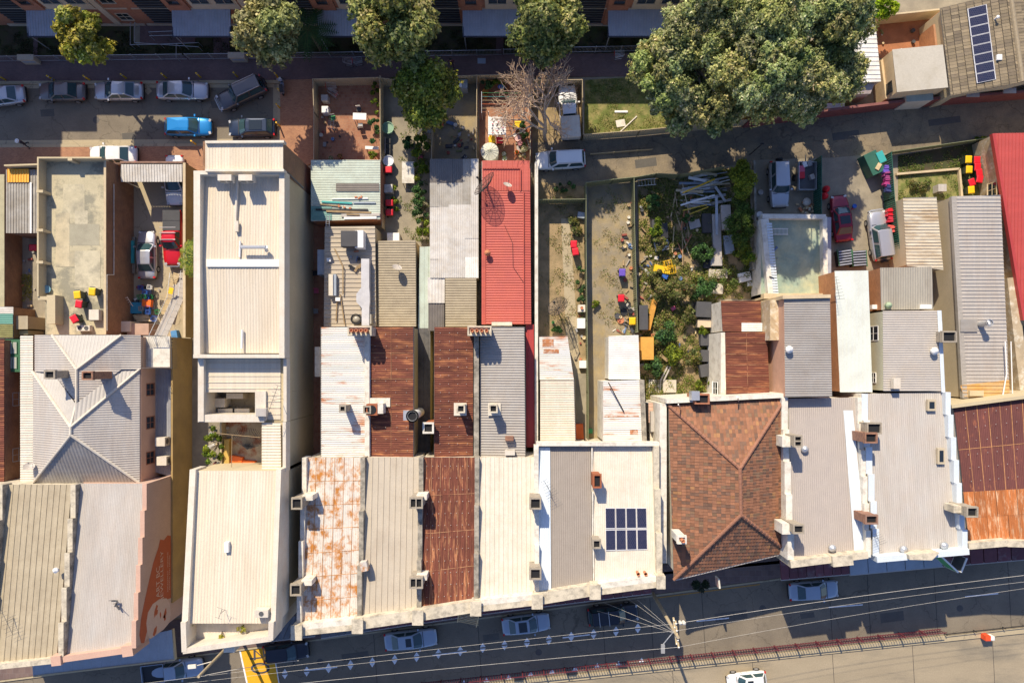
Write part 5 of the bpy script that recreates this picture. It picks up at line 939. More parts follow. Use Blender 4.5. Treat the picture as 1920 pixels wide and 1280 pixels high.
# parapet deck building
td = thing('roof_deck_building', 'low building with a teal-green roof deck inside white parapets', 'building', (Xp(1488, 3), Yp(480, 3), 0)); zp, zd = 3.4, 2.7
x0, x1, y0, y1 = Xp(1432, zp), Xp(1547, zp), Yp(556, zp), Yp(405, zp); TEAL = mat('teal_green_screed', (.50, .49, .30), .9, var=.14, scale=.8, col2=(.27, .35, .28), amt=.50, scale2=.25, sharp=.10)
wbox(td, 'wall', x0, x1, y0, y1, 0, zd-.01, OFFW); wbox(td, 'roof_deck', x0+.01, x1-.01, y0+.01, y1-.01, zd-.009, zd, TEAL)
for a in ((1430, 405, zp, 1549, 406, zp), (1547, 406, zp+.01, 1549, 556, zp+.01)): parapet(td, [a], .42, zd-.5, OFFW)
B = MB(); B.strip((1434, 410), (1449, 558), .75, 0, zp+.02, zp+.02); B.build('parapet', OFFW, td)
B = MB(); [B.box((Xp(1441+i*.5, zp)+.05, Yp(420+i*5.2, zp), zp+.05), (.5, .18, .06)) for i in range(26)]; B.build('coping_bricks', PALEBLUE, td, kind='stuff')
wbox(td, 'lean_to', x1+.3, x1+1.15, Yp(552, 2), Yp(408, 2), 0, 2.2, mat('blue_grey_render', (.34, .36, .42), .9, var=.12)); wbox(td, 'rear_coping', x0, x1+.7, Yp(560, 3.4), Yp(550, 3.4), 0, 3.5, STONEW)
# ---------------------------------------------------------------- houses top right
th = thing('tiled_house', 'house with dark grey-brown tiled roof and a row of eight solar panels', 'house', (Xp(1860, 4), Yp(60, 4), 0)); e2, r2 = 3.6, 5.2
TC2 = [(.24, .19, .12), (.19, .15, .10), (.28, .22, .14)]; TW2 = [5, 3, 2]
f1 = [(1762, 16, e2), (1893, -16, r2), (1916, 154, r2), (1782, 180, e2)]; f2 = [(1893, -16, r2), (2030, -50, e2), (2055, 125, e2), (1916, 154, r2)]
body(th, [(1765, 18, e2), (2028, -46, e2), (2050, 122, e2), (1785, 176, e2)], CREAMW)
B = MB(); B.prism([P(1785, 176, e2), P(1916, 150, r2-.1), P(2050, 122, e2), P(1985, 100, e2)][0:3], 3.0); B.build('gable_wall', CREAMW, th)
for f, dn in ((f1, (-1, -.13)), (f2, (1, .13))):
    pp = pts3(f); a = sum(pp[i].x*pp[(i+1) % 4].y-pp[(i+1) % 4].x*pp[i].y for i in range(4)); B = MB(); B.poly(pp if a > 0 else pp[::-1]); r = B.build('roof', DKSTEEL, th)
    B = MB(); surf_tiles(B, pp, dn, .30, .62, TC2, TW2, roll=.02, lift=.07); B.build('roof_tiles', TILEM, r, kind='stuff')
A, C = P(1893, -16, r2), P(1916, 154, r2); rr = MB(); n = 20
for k in range(n): rr.tube(A+(C-A)*(k/n)+Vector((0, 0, .1)), A+(C-A)*((k+.96)/n)+Vector((0, 0, .08)), .2, .18, n=8); rr.C[-16:] = [(.36, .29, .19)]*16
rr.build('ridge_tiles', TILEM, th, kind='stuff')
for x, y in ((1870, 33), (1878, 105)): B = MB(); p = P(x, y, 5.2); B.box((p.x, p.y, 4.9), (.45, .5, .2)) if y > 60 else B.lathe((p.x, p.y, 4.5), [(.08, 0), (.08, .8), (.16, .85), (.001, .95)], 8); B.build('roof_vent', WHITE, th)
B = MB(); B.box((*P(1826, 176, 2.6).xy, 2.5), (1.2, .5, .1)); B.box((*P(1895, 169, 2.6).xy, 2.5), (1.2, .5, .1)); B.build('window_hood', STEEL, th)
b, r = building('annex', 'flat-roofed cream annex with two dark windows beside the tiled house', 'house', [(1673, 93, 3.6), (1768, 84, 3.6), (1778, 164, 3.6), (1682, 173, 3.6)], mat('pale_membrane', (.50, .46, .38), .8, var=.06, col2=(.42, .38, .30), amt=.35), mat('cream_annex_wall', (.62, .47, .28), .9), 'h', .5, .0, 'flat')
body(b, [(1652, 112, 2.0), (1675, 93, 2.0), (1684, 173, 2.0), (1662, 186, 2.0)], mat('cream_annex_wall', (.62, .47, .28), .9), name='side_bay')
for y in (146, 163): B = MB(); p = P(1672, y, 2.8); B.box((p.x, p.y, 2.4), (.12, .9, 1.1)); B.build('window', GLASS, b)
b, r = building('small_shed', 'small teal-roofed shed against the maroon lane wall', 'shed', [(1698, 173, 2.2), (1749, 170, 2.2), (1750, 188, 2.2), (1700, 191, 2.2)], mat('teal_grey_roof', (.36, .42, .36), .7), CREAM2, 'h', .2, .02, 'corr')
b, r = building('garden_shed', 'long white ribbed shed roof half under the giant tree', 'shed', [(1560, 20, 2.8), (1640, 28, 2.8), (1652, 153, 2.8), (1545, 158, 2.8)], WHITE_ST, CREAMW, 'h', .42, .05, 'wide')
b, r = building('carport', 'pinkish flat roofs behind the maroon wall beneath the giant tree', 'carport', [(1555, 158, 2.4), (1640, 157, 2.4), (1632, 176, 2.2), (1555, 178, 2.2)], mat('pinkish_sheet', (.40, .33, .30), .6), CREAMW, 'v', .5, .02, 'corr')
wallthing('garden_wall', 'tan rendered garden wall at the top of the red earth yard', [(1640, 30, 1.8, 1765, 17, 1.8)], .15, STONEW)
wallthing('brick_end_wall', 'orange-red brick garden wall at the west side of the tiled house', [(1758, 45, 2.4, 1762, 85, 2.4)], .8, BRICKO)
def panels(label, q, nx, ny, tilt_gap=.03):
    A = P(*q[0]); root = thing('solar_array', label, 'solar panels', (A.x, A.y, A.z)); PVM = mat('photovoltaic_cells', (.015, .018, .05), .2, var=0, fine=0, grid=('floor', .17, .17, .012, (.03, .028, .06)), spec=.8)
    for j in range(ny):
        for i in range(nx):
            g = .03/nx; cell = [lerp2(q, i/nx+g, j/ny+.02/ny), lerp2(q, (i+1)/nx-g, j/ny+.02/ny), lerp2(q, (i+1)/nx-g, (j+1)/ny-.02/ny), lerp2(q, i/nx+g, (j+1)/ny-.02/ny)]
            pp = [p+Vector((0, 0, .16)) for p in pts3(cell)]; B = MB(); B.prism(pp, 0, [(p.x, p.y, p.z-.05) for p in pp]); s = B.build('solar_panel', mat('panel_frame', (.62, .62, .64), .4), root)
            c = sum(pp, Vector())/4; ins = [p+(c-p).normalized()*.07+Vector((0, 0, .004)) for p in pp]; a = sum(ins[k].x*ins[(k+1) % 4].y-ins[(k+1) % 4].x*ins[k].y for k in range(4)); B = MB(); B.poly(ins if a > 0 else ins[::-1]); B.build('solar_cells', PVM, s)
    return root
panels('two rows of four blue solar panels on the cream shop roof', [(1134, 950, 7.1), (1212, 950, 7.1), (1214, 1030, 7.6), (1135, 1032, 7.6)], 4, 2)
panels('column of eight white-framed solar panels on the grey-brown tiled house', [(1811, 18, 4.25), (1849, 9, 4.65), (1867, 150, 4.65), (1829, 158, 4.25)], 1, 8)
# ================================================================== TREES, SHRUBS, WEEDS
rng = np.random.default_rng(11)
def leaf_obj(name, pts, nrm, size, cols, parent=None, jitter=.55, aspect=.55, **tg):
    """many small leaf faces: pts (N,3), nrm (N,3) facing, size (N,), cols (N,3)"""
    N = len(pts); nn = nrm+rng.normal(0, jitter, (N, 3)); nn /= np.linalg.norm(nn, axis=1)[:, None]+1e-9
    r = rng.normal(size=(N, 3)); u = np.cross(nn, r); u /= np.linalg.norm(u, axis=1)[:, None]+1e-9; v = np.cross(nn, u)
    L = size[:, None]; V = np.stack([pts-u*L*.5, pts+v*L*aspect*.5+nn*L*.08, pts+u*L*.5, pts-v*L*aspect*.5+nn*L*.08], 1).reshape(-1, 3)
    me = bpy.data.meshes.new(name); o = bpy.data.objects.new(name, me); COL.objects.link(o)
    if parent is not None: o.parent = parent; off = np.array(wm(parent).translation[:])
    else: off = np.array([V[:, 0].mean(), V[:, 1].mean(), V[:, 2].min()]); o.location = off
    V = V-off; me.vertices.add(4*N); me.vertices.foreach_set('co', V.astype('f').ravel()); me.loops.add(4*N); me.loops.foreach_set('vertex_index', np.arange(4*N, dtype='i'))
    me.polygons.add(N); me.polygons.foreach_set('loop_start', np.arange(0, 4*N, 4, dtype='i')); me.polygons.foreach_set('loop_total', np.full(N, 4, dtype='i')); me.update()
    at = me.color_attributes.new('Col', 'FLOAT_COLOR', 'POINT'); c = np.ones((N, 4, 4)); c[:, :, :3] = cols[:, None, :]; at.data.foreach_set('color', c.astype('f').ravel())
    me.materials.append(LEAF); tag(o, tg.get('label'), tg.get('cat'), tg.get('group'), tg.get('kind')); return o
def mixcol(N, cols, w, v=.25):
    i = rng.choice(len(cols), N, p=np.array(w)/sum(w)); c = np.array(cols)[i]; return c*rng.uniform(1-v, 1+v, (N, 1))
def sph(N):
    d = rng.normal(size=(N, 3)); return d/np.linalg.norm(d, axis=1)[:, None]
def lobed(c, rx, ry, rz, nl, per, lobe_r, size, cols, w, low=-.25):
    """leaf points on lobes spread over an uneven ellipsoid; returns arrays and lobe centres"""
    d = sph(nl*4); d = d[d[:, 2] > low][:nl]; k = rng.uniform(.35, 1.0, (len(d), 1))**.6; lc = np.array(c)+d*k*np.array([rx, ry, rz])*(1-.6*lobe_r/max(rx, ry))
    P_, N_, C_ = [], [], []
    for q in lc:
        r = lobe_r*rng.uniform(.65, 1.25); n = int(per*(r/lobe_r)**2); s = sph(n); s[:, 2] = np.where(s[:, 2] < -.3, -s[:, 2], s[:, 2])
        fl_ = .75+.25*np.sin(s[:, :1]*7+q[0])*np.cos(s[:, 1:2]*6+q[1]); rad = r*fl_*rng.uniform(.55, 1.05, (n, 1)); P_.append(q+s*rad*np.array([1, 1, .8])); N_.append(s+np.array([0, 0, .35]))
        C_.append(mixcol(n, cols, w, .35)*rng.uniform(.72, 1.3)*np.array([rng.uniform(.85, 1.12), 1.04, rng.uniform(.8, 1.2)]))
    P_ = np.concatenate(P_); return P_, np.concatenate(N_), rng.uniform(.7, 1.35, len(P_))*size, np.concatenate(C_), lc
def tree(label, px, py, zc, rpx, h=None, rz=None, nl=26, per=420, lobe=None, size=.26, cols=None, w=None, base=None, ry=None, bark=BARK, low=-.3, cat='tree', group=None, sub=None):
    c = P(px, py, zc); rx = rpx*(1-zc/H)/S; ryy = (ry or rpx)*(1-zc/H)/S; rz = rz or rx*.75; b = Vector((c.x, c.y, 0)) if base is None else G(*base); lobe = lobe or rx*.36
    t = thing('leafy_tree', label, cat, b, group=group); p, n, s, cl, lc = lobed(c, rx, ryy, rz, nl, per, lobe, size, cols, w, low)
    leaf_obj('crown', p, n, s, cl, t); B = MB(); top = Vector(c)-Vector((0, 0, rz*.35)); m = (b+top)/2+Vector((.15, .1, 0)); B.tube(b, m, .05*rx+.08, .04*rx+.06, 8); B.tube(m, top, .04*rx+.06, .03*rx+.05, 8); B.build('trunk', bark, t)
    B = MB()
    for q in lc[::2]: q = Vector(q); mm = (top+q)/2+Vector((random.uniform(-.2, .2), random.uniform(-.2, .2), -.2)); B.tube(top, mm, .03*rx+.03, .03, 5); B.tube(mm, q, .03, .012, 4)
    B.build('limbs', bark, t); return t
YG = [(.30, .28, .03), (.40, .35, .05), (.18, .19, .03), (.50, .43, .14)]; DG = [(.18, .20, .05), (.28, .28, .07), (.10, .13, .035), (.40, .36, .14)]; GUM = [(.28, .30, .10), (.44, .43, .17), (.16, .19, .07), (.54, .48, .26)]
BRG = [(.28, .42, .01), (.40, .50, .02), (.15, .24, .01)]; SHR = [(.10, .17, .02), (.18, .25, .04), (.05, .09, .02)]; STRAW = [(.42, .32, .15), (.32, .24, .10), (.20, .20, .05)]
tree('bushy yellow-green street tree at the top left beside a blue-grey awning', 153, 70, 7.0, 52, ry=54, rz=2.9, nl=34, per=520, low=-.8, base=(150, 98), cols=YG, w=[4, 4, 2, 2], size=.34)
tree('olive street tree with pale leaf tips between two awnings', 500, 60, 8.2, 68, ry=70, rz=3.6, low=-.8, nl=52, per=400, cols=[(.32, .30, .12), (.20, .20, .07), (.46, .42, .20)], w=[4, 4, 2], size=.33, base=(508, 100))
tree('large round street tree with yellow-green leaves, left of the leafless tree', 737, 46, 9.0, 88, ry=86, rz=4.4, low=-.8, nl=60, per=520, cols=DG, w=[4, 5, 2, 3], size=.36)
tree('street tree overhanging the railing just above the leafless tree', 1024, 50, 8.8, 72, ry=78, rz=3.9, low=-.8, nl=50, per=460, cols=DG, w=[4, 4, 3, 2], size=.34)
tree('round leafy tree standing in the narrow back yard', 797, 176, 5.5, 68, ry=72, rz=2.8, low=-.8, nl=54, per=430, cols=[(.24, .26, .03), (.36, .34, .05), (.12, .15, .03), (.46, .40, .12)], w=[4, 4, 3, 1], size=.31)
tree('bright lime-green shrub tree at the top right by the red earth yard', 1661, 12, 3.5, 33, ry=22, rz=1.2, nl=16, per=300, cols=BRG, w=[3, 3, 1], size=.22)
# the giant gum tree: big masses on one trunk, unseen low ones added to shade the lane
gt = thing('giant_gum_tree', 'giant spreading gum tree whose grey-green crown covers the upper right', 'tree', G(1400, 215)); ps = []
for x, y, z, r, rz, nl in ((1330, 60, 11, 95, 3.0, 34), (1260, 130, 9.5, 80, 2.6, 30), (1440, 40, 13, 95, 3.2, 34), (1560, 50, 11.5, 78, 3.0, 30), (1420, 150, 12, 100, 3.2, 38), (1290, 190, 8, 70, 2.2, 26), (1540, 140, 10, 85, 2.6, 30), (1240, 215, 6.5, 32, 1.5, 9), (1350, 205, 7.5, 55, 2.0, 18), (1480, 185, 8, 70, 2.0, 20), (1230, 100, 9, 40, 2, 9), (1380, 0, 12, 110, 3, 26), (1520, 0, 11, 90, 3, 22), (1290, 150, 4.5, 60, 1.6, 10), (1390, 165, 4.5, 65, 1.6, 12), (1490, 150, 5, 65, 1.6, 12), (1580, 140, 5, 60, 1.6, 12), (1330, 100, 5, 60, 1.6, 10), (1495, 160, 12.5, 75, 2.4, 20), (1470, 110, 14, 60, 2.4, 16)):
    c = P(x, y, z); rx = r*(1-z/H)/S; ps.append(lobed(c, rx, rx*.9, rz, nl, 950, rx*.34, .25, GUM, [4, 4, 3, 1.5]))
leaf_obj('crown', *[np.concatenate([q[i] for q in ps]) for i in range(4)], parent=gt)
B = MB(); b = G(1400, 215); f = P(1410, 140, 6); B.tube(b, f, .75, .55, 10); hub = [P(x, y, z) for x, y, z in ((1300, 120, 8), (1440, 90, 9), (1520, 120, 8), (1380, 60, 9))]; [B.tube(f, q, .42, .25, 8) for q in hub]; B.build('trunk', BARK, gt)
B = MB()
for k, q in enumerate(ps):
    for e in q[4][::3]: e = Vector(e); h_ = min(hub, key=lambda a: (a-e).length); mm = (h_+e)/2+Vector((0, 0, .4)); B.tube(h_, mm, .16, .09, 5); B.tube(mm, e, .09, .03, 4)
B.build('limbs', mat('pale_gum_bark', (.34, .27, .20), .9), gt)
# leafless tree
bt = thing('bare_tree', 'leafless tree with tangled pale branches beside the white utility', 'tree', G(1022, 262)); B = MB(); tw = MB()
def grow(p, d, L, r, lv):
    e = p+d*L; mid = (p+e)/2+Vector([random.uniform(-.08, .08)*L for _ in range(3)]); BB = B if lv > 3 else tw
    BB.tube(p, mid, r, r*.85, 6 if lv > 3 else 4, cap=False); BB.tube(mid, e, r*.85, r*.7, 6 if lv > 3 else 4, cap=False)
    if lv == 0: return
    for _ in range(3 if lv > 1 else 2):
        nd_ = (d+Vector((random.gauss(0, .55), random.gauss(0, .5), random.gauss(.02, .35)))).normalized(); grow(e if _ else mid.lerp(e, .6), nd_, L*random.uniform(.66, .88), max(.018, r*.66), lv-1)
b0 = G(1022, 262); grow(b0, Vector((-.05, .25, 1)).normalized(), 2.2, .22, 6); grow(b0+Vector((0, .3, 1.0)), Vector((-.15, .65, .7)).normalized(), 2.0, .17, 6)
B.build('trunk', mat('pale_bark', (.50, .38, .26), .9), bt); tw.build('branches', mat('twig_bark', (.58, .42, .29), .9, var=.1), bt)
# palm and tree fern
def fronds(root, c, n, L, droop, cols, w, up=.35, name='frond'):
    for i in range(n):
        a = 2*math.pi*i/n+random.uniform(-.2, .2); pts, nr, sz, cc = [], [], [], []
        dirv = Vector((math.cos(a), math.sin(a), 0)); side = Vector((-dirv.y, dirv.x, 0)); V, F = [], []; B = MB(); prev = Vector(c)
        for k in range(1, 15):
            t = k/14; q = Vector(c)+dirv*L*t+Vector((0, 0, L*(up*t-droop*t*t))); B.tube(prev, q, .025*(1-t)+.008, n=3, cap=False); B.C[-6:] = [(.12, .14, .04)]*6
            wl = L*.30*math.sin(math.pi*min(1, t*.9+.08))
            for s_ in (-1, 1):
                e = q+side*s_*wl+dirv*wl*.35-Vector((0, 0, wl*.25)); cx = random.choices(cols, w)[0]; wd = dirv*L*.028; B.add([q-wd, q+wd, e], [(0, 1, 2)], cx)
            prev = q
        B.build(name, LEAF, root)
t = thing('palm_tree', 'small palm squeezed between the ochre boundary wall and the cream building', 'palm', G(376, 500)); c = P(368, 482, 4.6)
B = MB(); B.tube((c.x+.3, c.y-.3, 0), c, .18, .14, 8); B.build('trunk', BARK, t); fronds(t, c, 20, 2.1, .75, [(.20, .28, .02), (.28, .28, .04), (.07, .12, .02)], [3, 3, 2])
t = thing('tree_fern', 'dark green tree fern beside the olive street tree', 'tree fern', G(585, 88)); c = P(578, 56, 4.0); B = MB(); B.tube((c.x, c.y, 0), c, .16, .13, 8); B.build('trunk', BARK, t); fronds(t, c, 13, 2.6, .55, [(.05, .12, .03), (.035, .09, .025)], [1, 1], up=.25)
# shrubs
def shrub(label, px, py, z, rpx, ry=None, cols=SHR, w=(3, 3, 2), nl=8, per=170, size=.17, name='shrub', rz=None, cat='shrub', group=None, zb=0.):
    c = P(px, py, z); rx = rpx*1.12*(1-z/H)/S; r2 = (ry or rpx)*(1-z/H)/S; t = thing(name, label, cat, (c.x, c.y, zb), group=group)
    p, n, s, cl, lc = lobed(c, rx, r2, rz or z*.7, nl, per, max(.22, min(rx, r2)*.45), size, cols, list(w), -.1); leaf_obj('foliage', p, n, s, cl, t)
    B = MB()
    for q in lc: B.tube((c.x, c.y, zb), q, .03, .01, 4)
    B.build('stems', BARK, t); return t
HED = [(.12, .17, .015), (.24, .28, .02), (.06, .09, .012)]
shrub('tall bright hedge mass at the lane end of the junk yard', 1389, 337, 2.4, 27, 40, [(.22, .26, .02), (.34, .36, .03), (.10, .14, .015)], (3, 3, 2), 30, 330, .17, 'hedge', 1.0, 'hedge')
shrub('darker ivy hedge along the rough low wall, middle stretch', 1387, 418, 2.0, 25, 52, [(.10, .15, .02), (.16, .21, .03), (.06, .09, .015)], (3, 2, 2), 34, 330, .15, 'hedge', .8, 'hedge')
shrub('ivy spilling over junk slabs at the lower end of the hedge', 1392, 480, 1.5, 24, 22, HED, (3, 3, 2), 10, 260, .15, 'hedge', .6, 'hedge')
shrub('green ivy over the pale slabs beside the deck building', 1372, 525, .8, 40, 24, [(.09, .13, .02), (.15, .19, .03), (.26, .22, .10)], (3, 3, 1), 10, 130, .14, 'ground_ivy', .4, 'ivy')
for i, (x, y, z, a, b_, lab) in enumerate([(790, 290, 1.0, 14, 60, 'dark leafy bed beside the patchwork shed, upper part'), (788, 378, 1.2, 14, 50, 'bright green shrubs along the patchwork shed, middle part'), (795, 425, .9, 13, 28, 'spiky green shrub at the lower end of the narrow yard bed'), (765, 268, .6, 12, 16, 'green weeds below the round tree with the washing line'),
                                       (705, 190, .9, 8, 40, 'climbing plant along the cream fence inside the brick courtyard, upper part'), (700, 245, .9, 10, 34, 'yellow-green overgrown bed in the courtyard corner, lower part'), (700, 292, .6, 16, 9, 'low greenery in the planter beside the shed roof'), (910, 160, .9, 12, 12, 'dark bush in the corner of the clothesline yard'), (935, 158, .8, 18, 10, 'dark creeping hedge under the clothesline yard fence'),
                                       (982, 245, .7, 9, 22, 'potted garden plants along the white wall of the clothesline yard'), (740, 372, .35, 6, 30, 'small green weeds along the bins in the narrow yard'), (1058, 380-30, .4, 26, 10, 'weeds on the earth verge above the olive fence'), (1152, 680, .9, 8, 26, 'small leafy plants beside the white alley roof'), (1043, 618, .4, 10, 6, 'low fern at the mesh dish base'),
                                       (1080, 420, .35, 16, 24, 'sparse weeds left of the long olive fence'), (1088, 545, .4, 8, 60, 'weeds hugging the long olive fence'), (1115, 575, .3, 8, 14, 'tuft in the gravel yard'), (1225, 380, .9, 14, 20, 'green bush by the timber scraps near the yard corner'), (1228, 425, .9, 15, 22, 'green bush left of the black boxes'), (1292, 410, .7, 12, 9, 'bright weed clump between the rusty posts'),
                                       (1235, 458, .8, 18, 18, 'flowering weeds below the black boxes'), (1320, 470, .8, 24, 20, 'bushy weeds beside the upturned trolley tubs'), (1262, 545, 1.1, 38, 24, 'broad brown-green bush in the middle of the junk yard'), (1315, 540, 1.0, 26, 24, 'dense green bush left of the ivy slabs'), (1232, 520, .8, 18, 16, 'scrub beside the olive fence below the planks'), (1245, 625, 1.1, 22, 26, 'leafy green shrub right of the yellow board'),
                                       (1260, 668, 1.2, 22, 22, 'rounded shrub above the plastic pallet'), (1225, 690, 1.0, 18, 20, 'bright leafy shrub next to the pallet'), (1288, 590, .8, 20, 18, 'scrub near the yellow scrap'), (1300, 668, .7, 16, 22, 'dry scrub left of the three dark lids'), (1318, 720, .8, 16, 14, 'green clump below the dark lids'), (1255, 748, .5, 42, 6, 'row of weeds along the pink coping'), (1320, 620, .8, 10, 14, 'green tuft between the dark lids'), (1765-40, 348, .35, 26, 14, 'weedy grass patch in the bin yard'), (1752, 615, .8, 4, 20, 'narrow green creeper against the cream side wall'), (1660, 148, .5, 5, 30, 'ivy strip beside the annex wall'), (1835, 262, .4, 16, 5, 'weeds by the green rail at the lane'), (1540, 540, .5, 8, 4, 'plant in the corner of the roof deck'), (401, 835, 5.6, 14, 45, 'climbing greenery spilling over the courtyard garden wall')]):
    dry = any(k in lab for k in ('brown', 'dry', 'scrub', 'sparse', 'flowering', 'weedy')); zb = 4.6 if 'courtyard garden' in lab else 0.
    shrub(lab, x, y, z, a, b_, [(.16, .16, .04), (.10, .12, .03), (.26, .20, .09)] if dry else ([(.05, .11, .03), (.10, .19, .05), (.03, .06, .02)] if i % 2 else HED), (3, 3, 2), max(6, int(a*b_/36)), 150, .20, 'shrub', min(z*.8, 1.0), 'shrub' if a < 30 else 'shrubs', None, zb)
def scatter(name, label, poly, N, h, size, cols, w, zb=0., thr=.0, cat='weeds'):
    P3 = [P(x, y, 0) for x, y in poly]; xs = [p.x for p in P3]; ys = [p.y for p in P3]; pts = []
    X = rng.uniform(min(xs), max(xs), N*3); Y = rng.uniform(min(ys), max(ys), N*3); ins = np.zeros(N*3, bool); n = len(P3)
    for i in range(n):
        a, b = P3[i], P3[(i+1) % n]; c = ((a.y > Y) != (b.y > Y)) & (X < (b.x-a.x)*(Y-a.y)/(b.y-a.y+1e-9)+a.x); ins ^= c
    g = np.sin(X*1.3+1)+np.sin(Y*1.7)+np.sin((X+Y)*2.9)+np.sin(X*4.1-Y*3.3)*.8; k = ins & (g > thr+rng.normal(0, .5, N*3)); X, Y, g = X[k][:N], Y[k][:N], g[k][:N]; M_ = len(X)
    Z = zb+np.abs(rng.normal(0, h, M_))*np.clip(.4+g*.3, .2, 1.2); p = np.stack([X, Y, Z], 1)
    return leaf_obj(name, p, np.tile([0, 0, 1.], (M_, 1)), rng.uniform(.6, 1.3, M_)*size, mixcol(M_, cols, w, .35), None, .6, .45, label=label, cat=cat, kind='stuff')
scatter('yard_weeds', 'tangle of weeds and dry grass over the junk yard', [(1197, 340), (1410, 312), (1412, 560), (1345, 560), (1345, 742), (1200, 752)], 90000, .26, .18, [(.14, .20, .03), (.26, .30, .05), (.07, .11, .02)]+STRAW, [3, 4, 1.5, 3, 2, 3], thr=-1.3)
scatter('verge_weeds', 'dry weeds on the gravel yard and long soil yard', [(1006, 345), (1190, 345), (1192, 620), (1006, 620)], 7000, .05, .14, STRAW+SHR, [4, 3, 2, 1, 2, 0.01], thr=.9)
scatter('lawn_grass', 'worn lawn below the big gum tree', [(1098, 152), (1560, 125), (1560, 205), (1398, 225), (1098, 250)], 16000, .04, .13, [(.17, .20, .03), (.11, .15, .02), (.32, .27, .10)], [3, 3, 2], thr=-.8)
scatter('bin_yard_weeds', 'weeds on the ground of the bin yard', [(1684, 292), (1858, 264), (1858, 370), (1684, 376)], 5000, .06, .15, SHR+STRAW, [3, 3, 2, 1, 1, 1], thr=.1)
scatter('narrow_yard_weeds', 'weeds in the cracks of the narrow yard', [(738, 230), (812, 230), (812, 460), (738, 440)], 3000, .06, .13, SHR+STRAW, [3, 3, 1, 1, 1, 1], thr=.9)
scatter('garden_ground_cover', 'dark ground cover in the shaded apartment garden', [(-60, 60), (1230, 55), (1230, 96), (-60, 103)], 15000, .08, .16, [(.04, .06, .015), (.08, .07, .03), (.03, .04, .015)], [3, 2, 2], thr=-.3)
scatter('left_yard_weeds', 'yellow-green weeds in the small left yard', [(32, 515), (60, 515), (60, 565), (32, 565)], 900, .15, .16, YG, [2, 3, 1, 1], thr=-1)
scatter('dry_leaves', 'fallen leaves along the fence by the white utility', [(1000, 150), (1094, 150), (1094, 260), (1000, 262)], 1800, .015, .10, STRAW, [3, 2, 1], thr=.2)
# ================================================================== VEHICLES
def carpaint(n, c, met=.3): return mat('car_paint_'+n, c, .28, metal=met, var=.02, fine=.02, coat=.6)
CP = {'silver': carpaint('silver', (.52, .52, .54), .5), 'white': carpaint('white', (.78, .78, .76), 0), 'greybrown': carpaint('grey_brown', (.17, .15, .14), .4), 'darkgrey': carpaint('dark_grey', (.10, .095, .10), .4), 'black': carpaint('black', (.018, .02, .03), .2),
      'blue': carpaint('bright_blue', (.02, .26, .62), .3), 'red': carpaint('red', (.60, .012, .02), .1), 'maroon': carpaint('maroon', (.28, .015, .035), .3), 'paleblue': carpaint('pale_blue', (.36, .43, .52), .3), 'navy': carpaint('navy', (.03, .045, .08), .3)}
HEADL = mat('headlight_glass', (.50, .50, .50), .1, var=0, fine=0); TAILL = mat('tail_light', (.55, .01, .01), .2, var=0, fine=0)
TY = {'sedan': dict(L=4.75, W=1.84, zb=.93, H=1.46, b=(-1.72, 1.12), r=(-.98, .30), hood=.74, boot=.90), 'hatch': dict(L=4.3, W=1.8, zb=.95, H=1.50, b=(-1.98, 1.10), r=(-1.55, .32), hood=.78, boot=.9),
      'wagon': dict(L=4.8, W=1.85, zb=.98, H=1.62, b=(-2.28, 1.15), r=(-1.98, .42), hood=.82, boot=.95), 'suv': dict(L=4.7, W=1.9, zb=1.08, H=1.82, b=(-2.2, 1.0), r=(-2.02, .42), hood=.98, boot=1.05),
      'ute': dict(L=5.3, W=1.86, zb=1.02, H=1.70, b=(-.62, 1.18), r=(-.42, .55), hood=.90, boot=.98)}
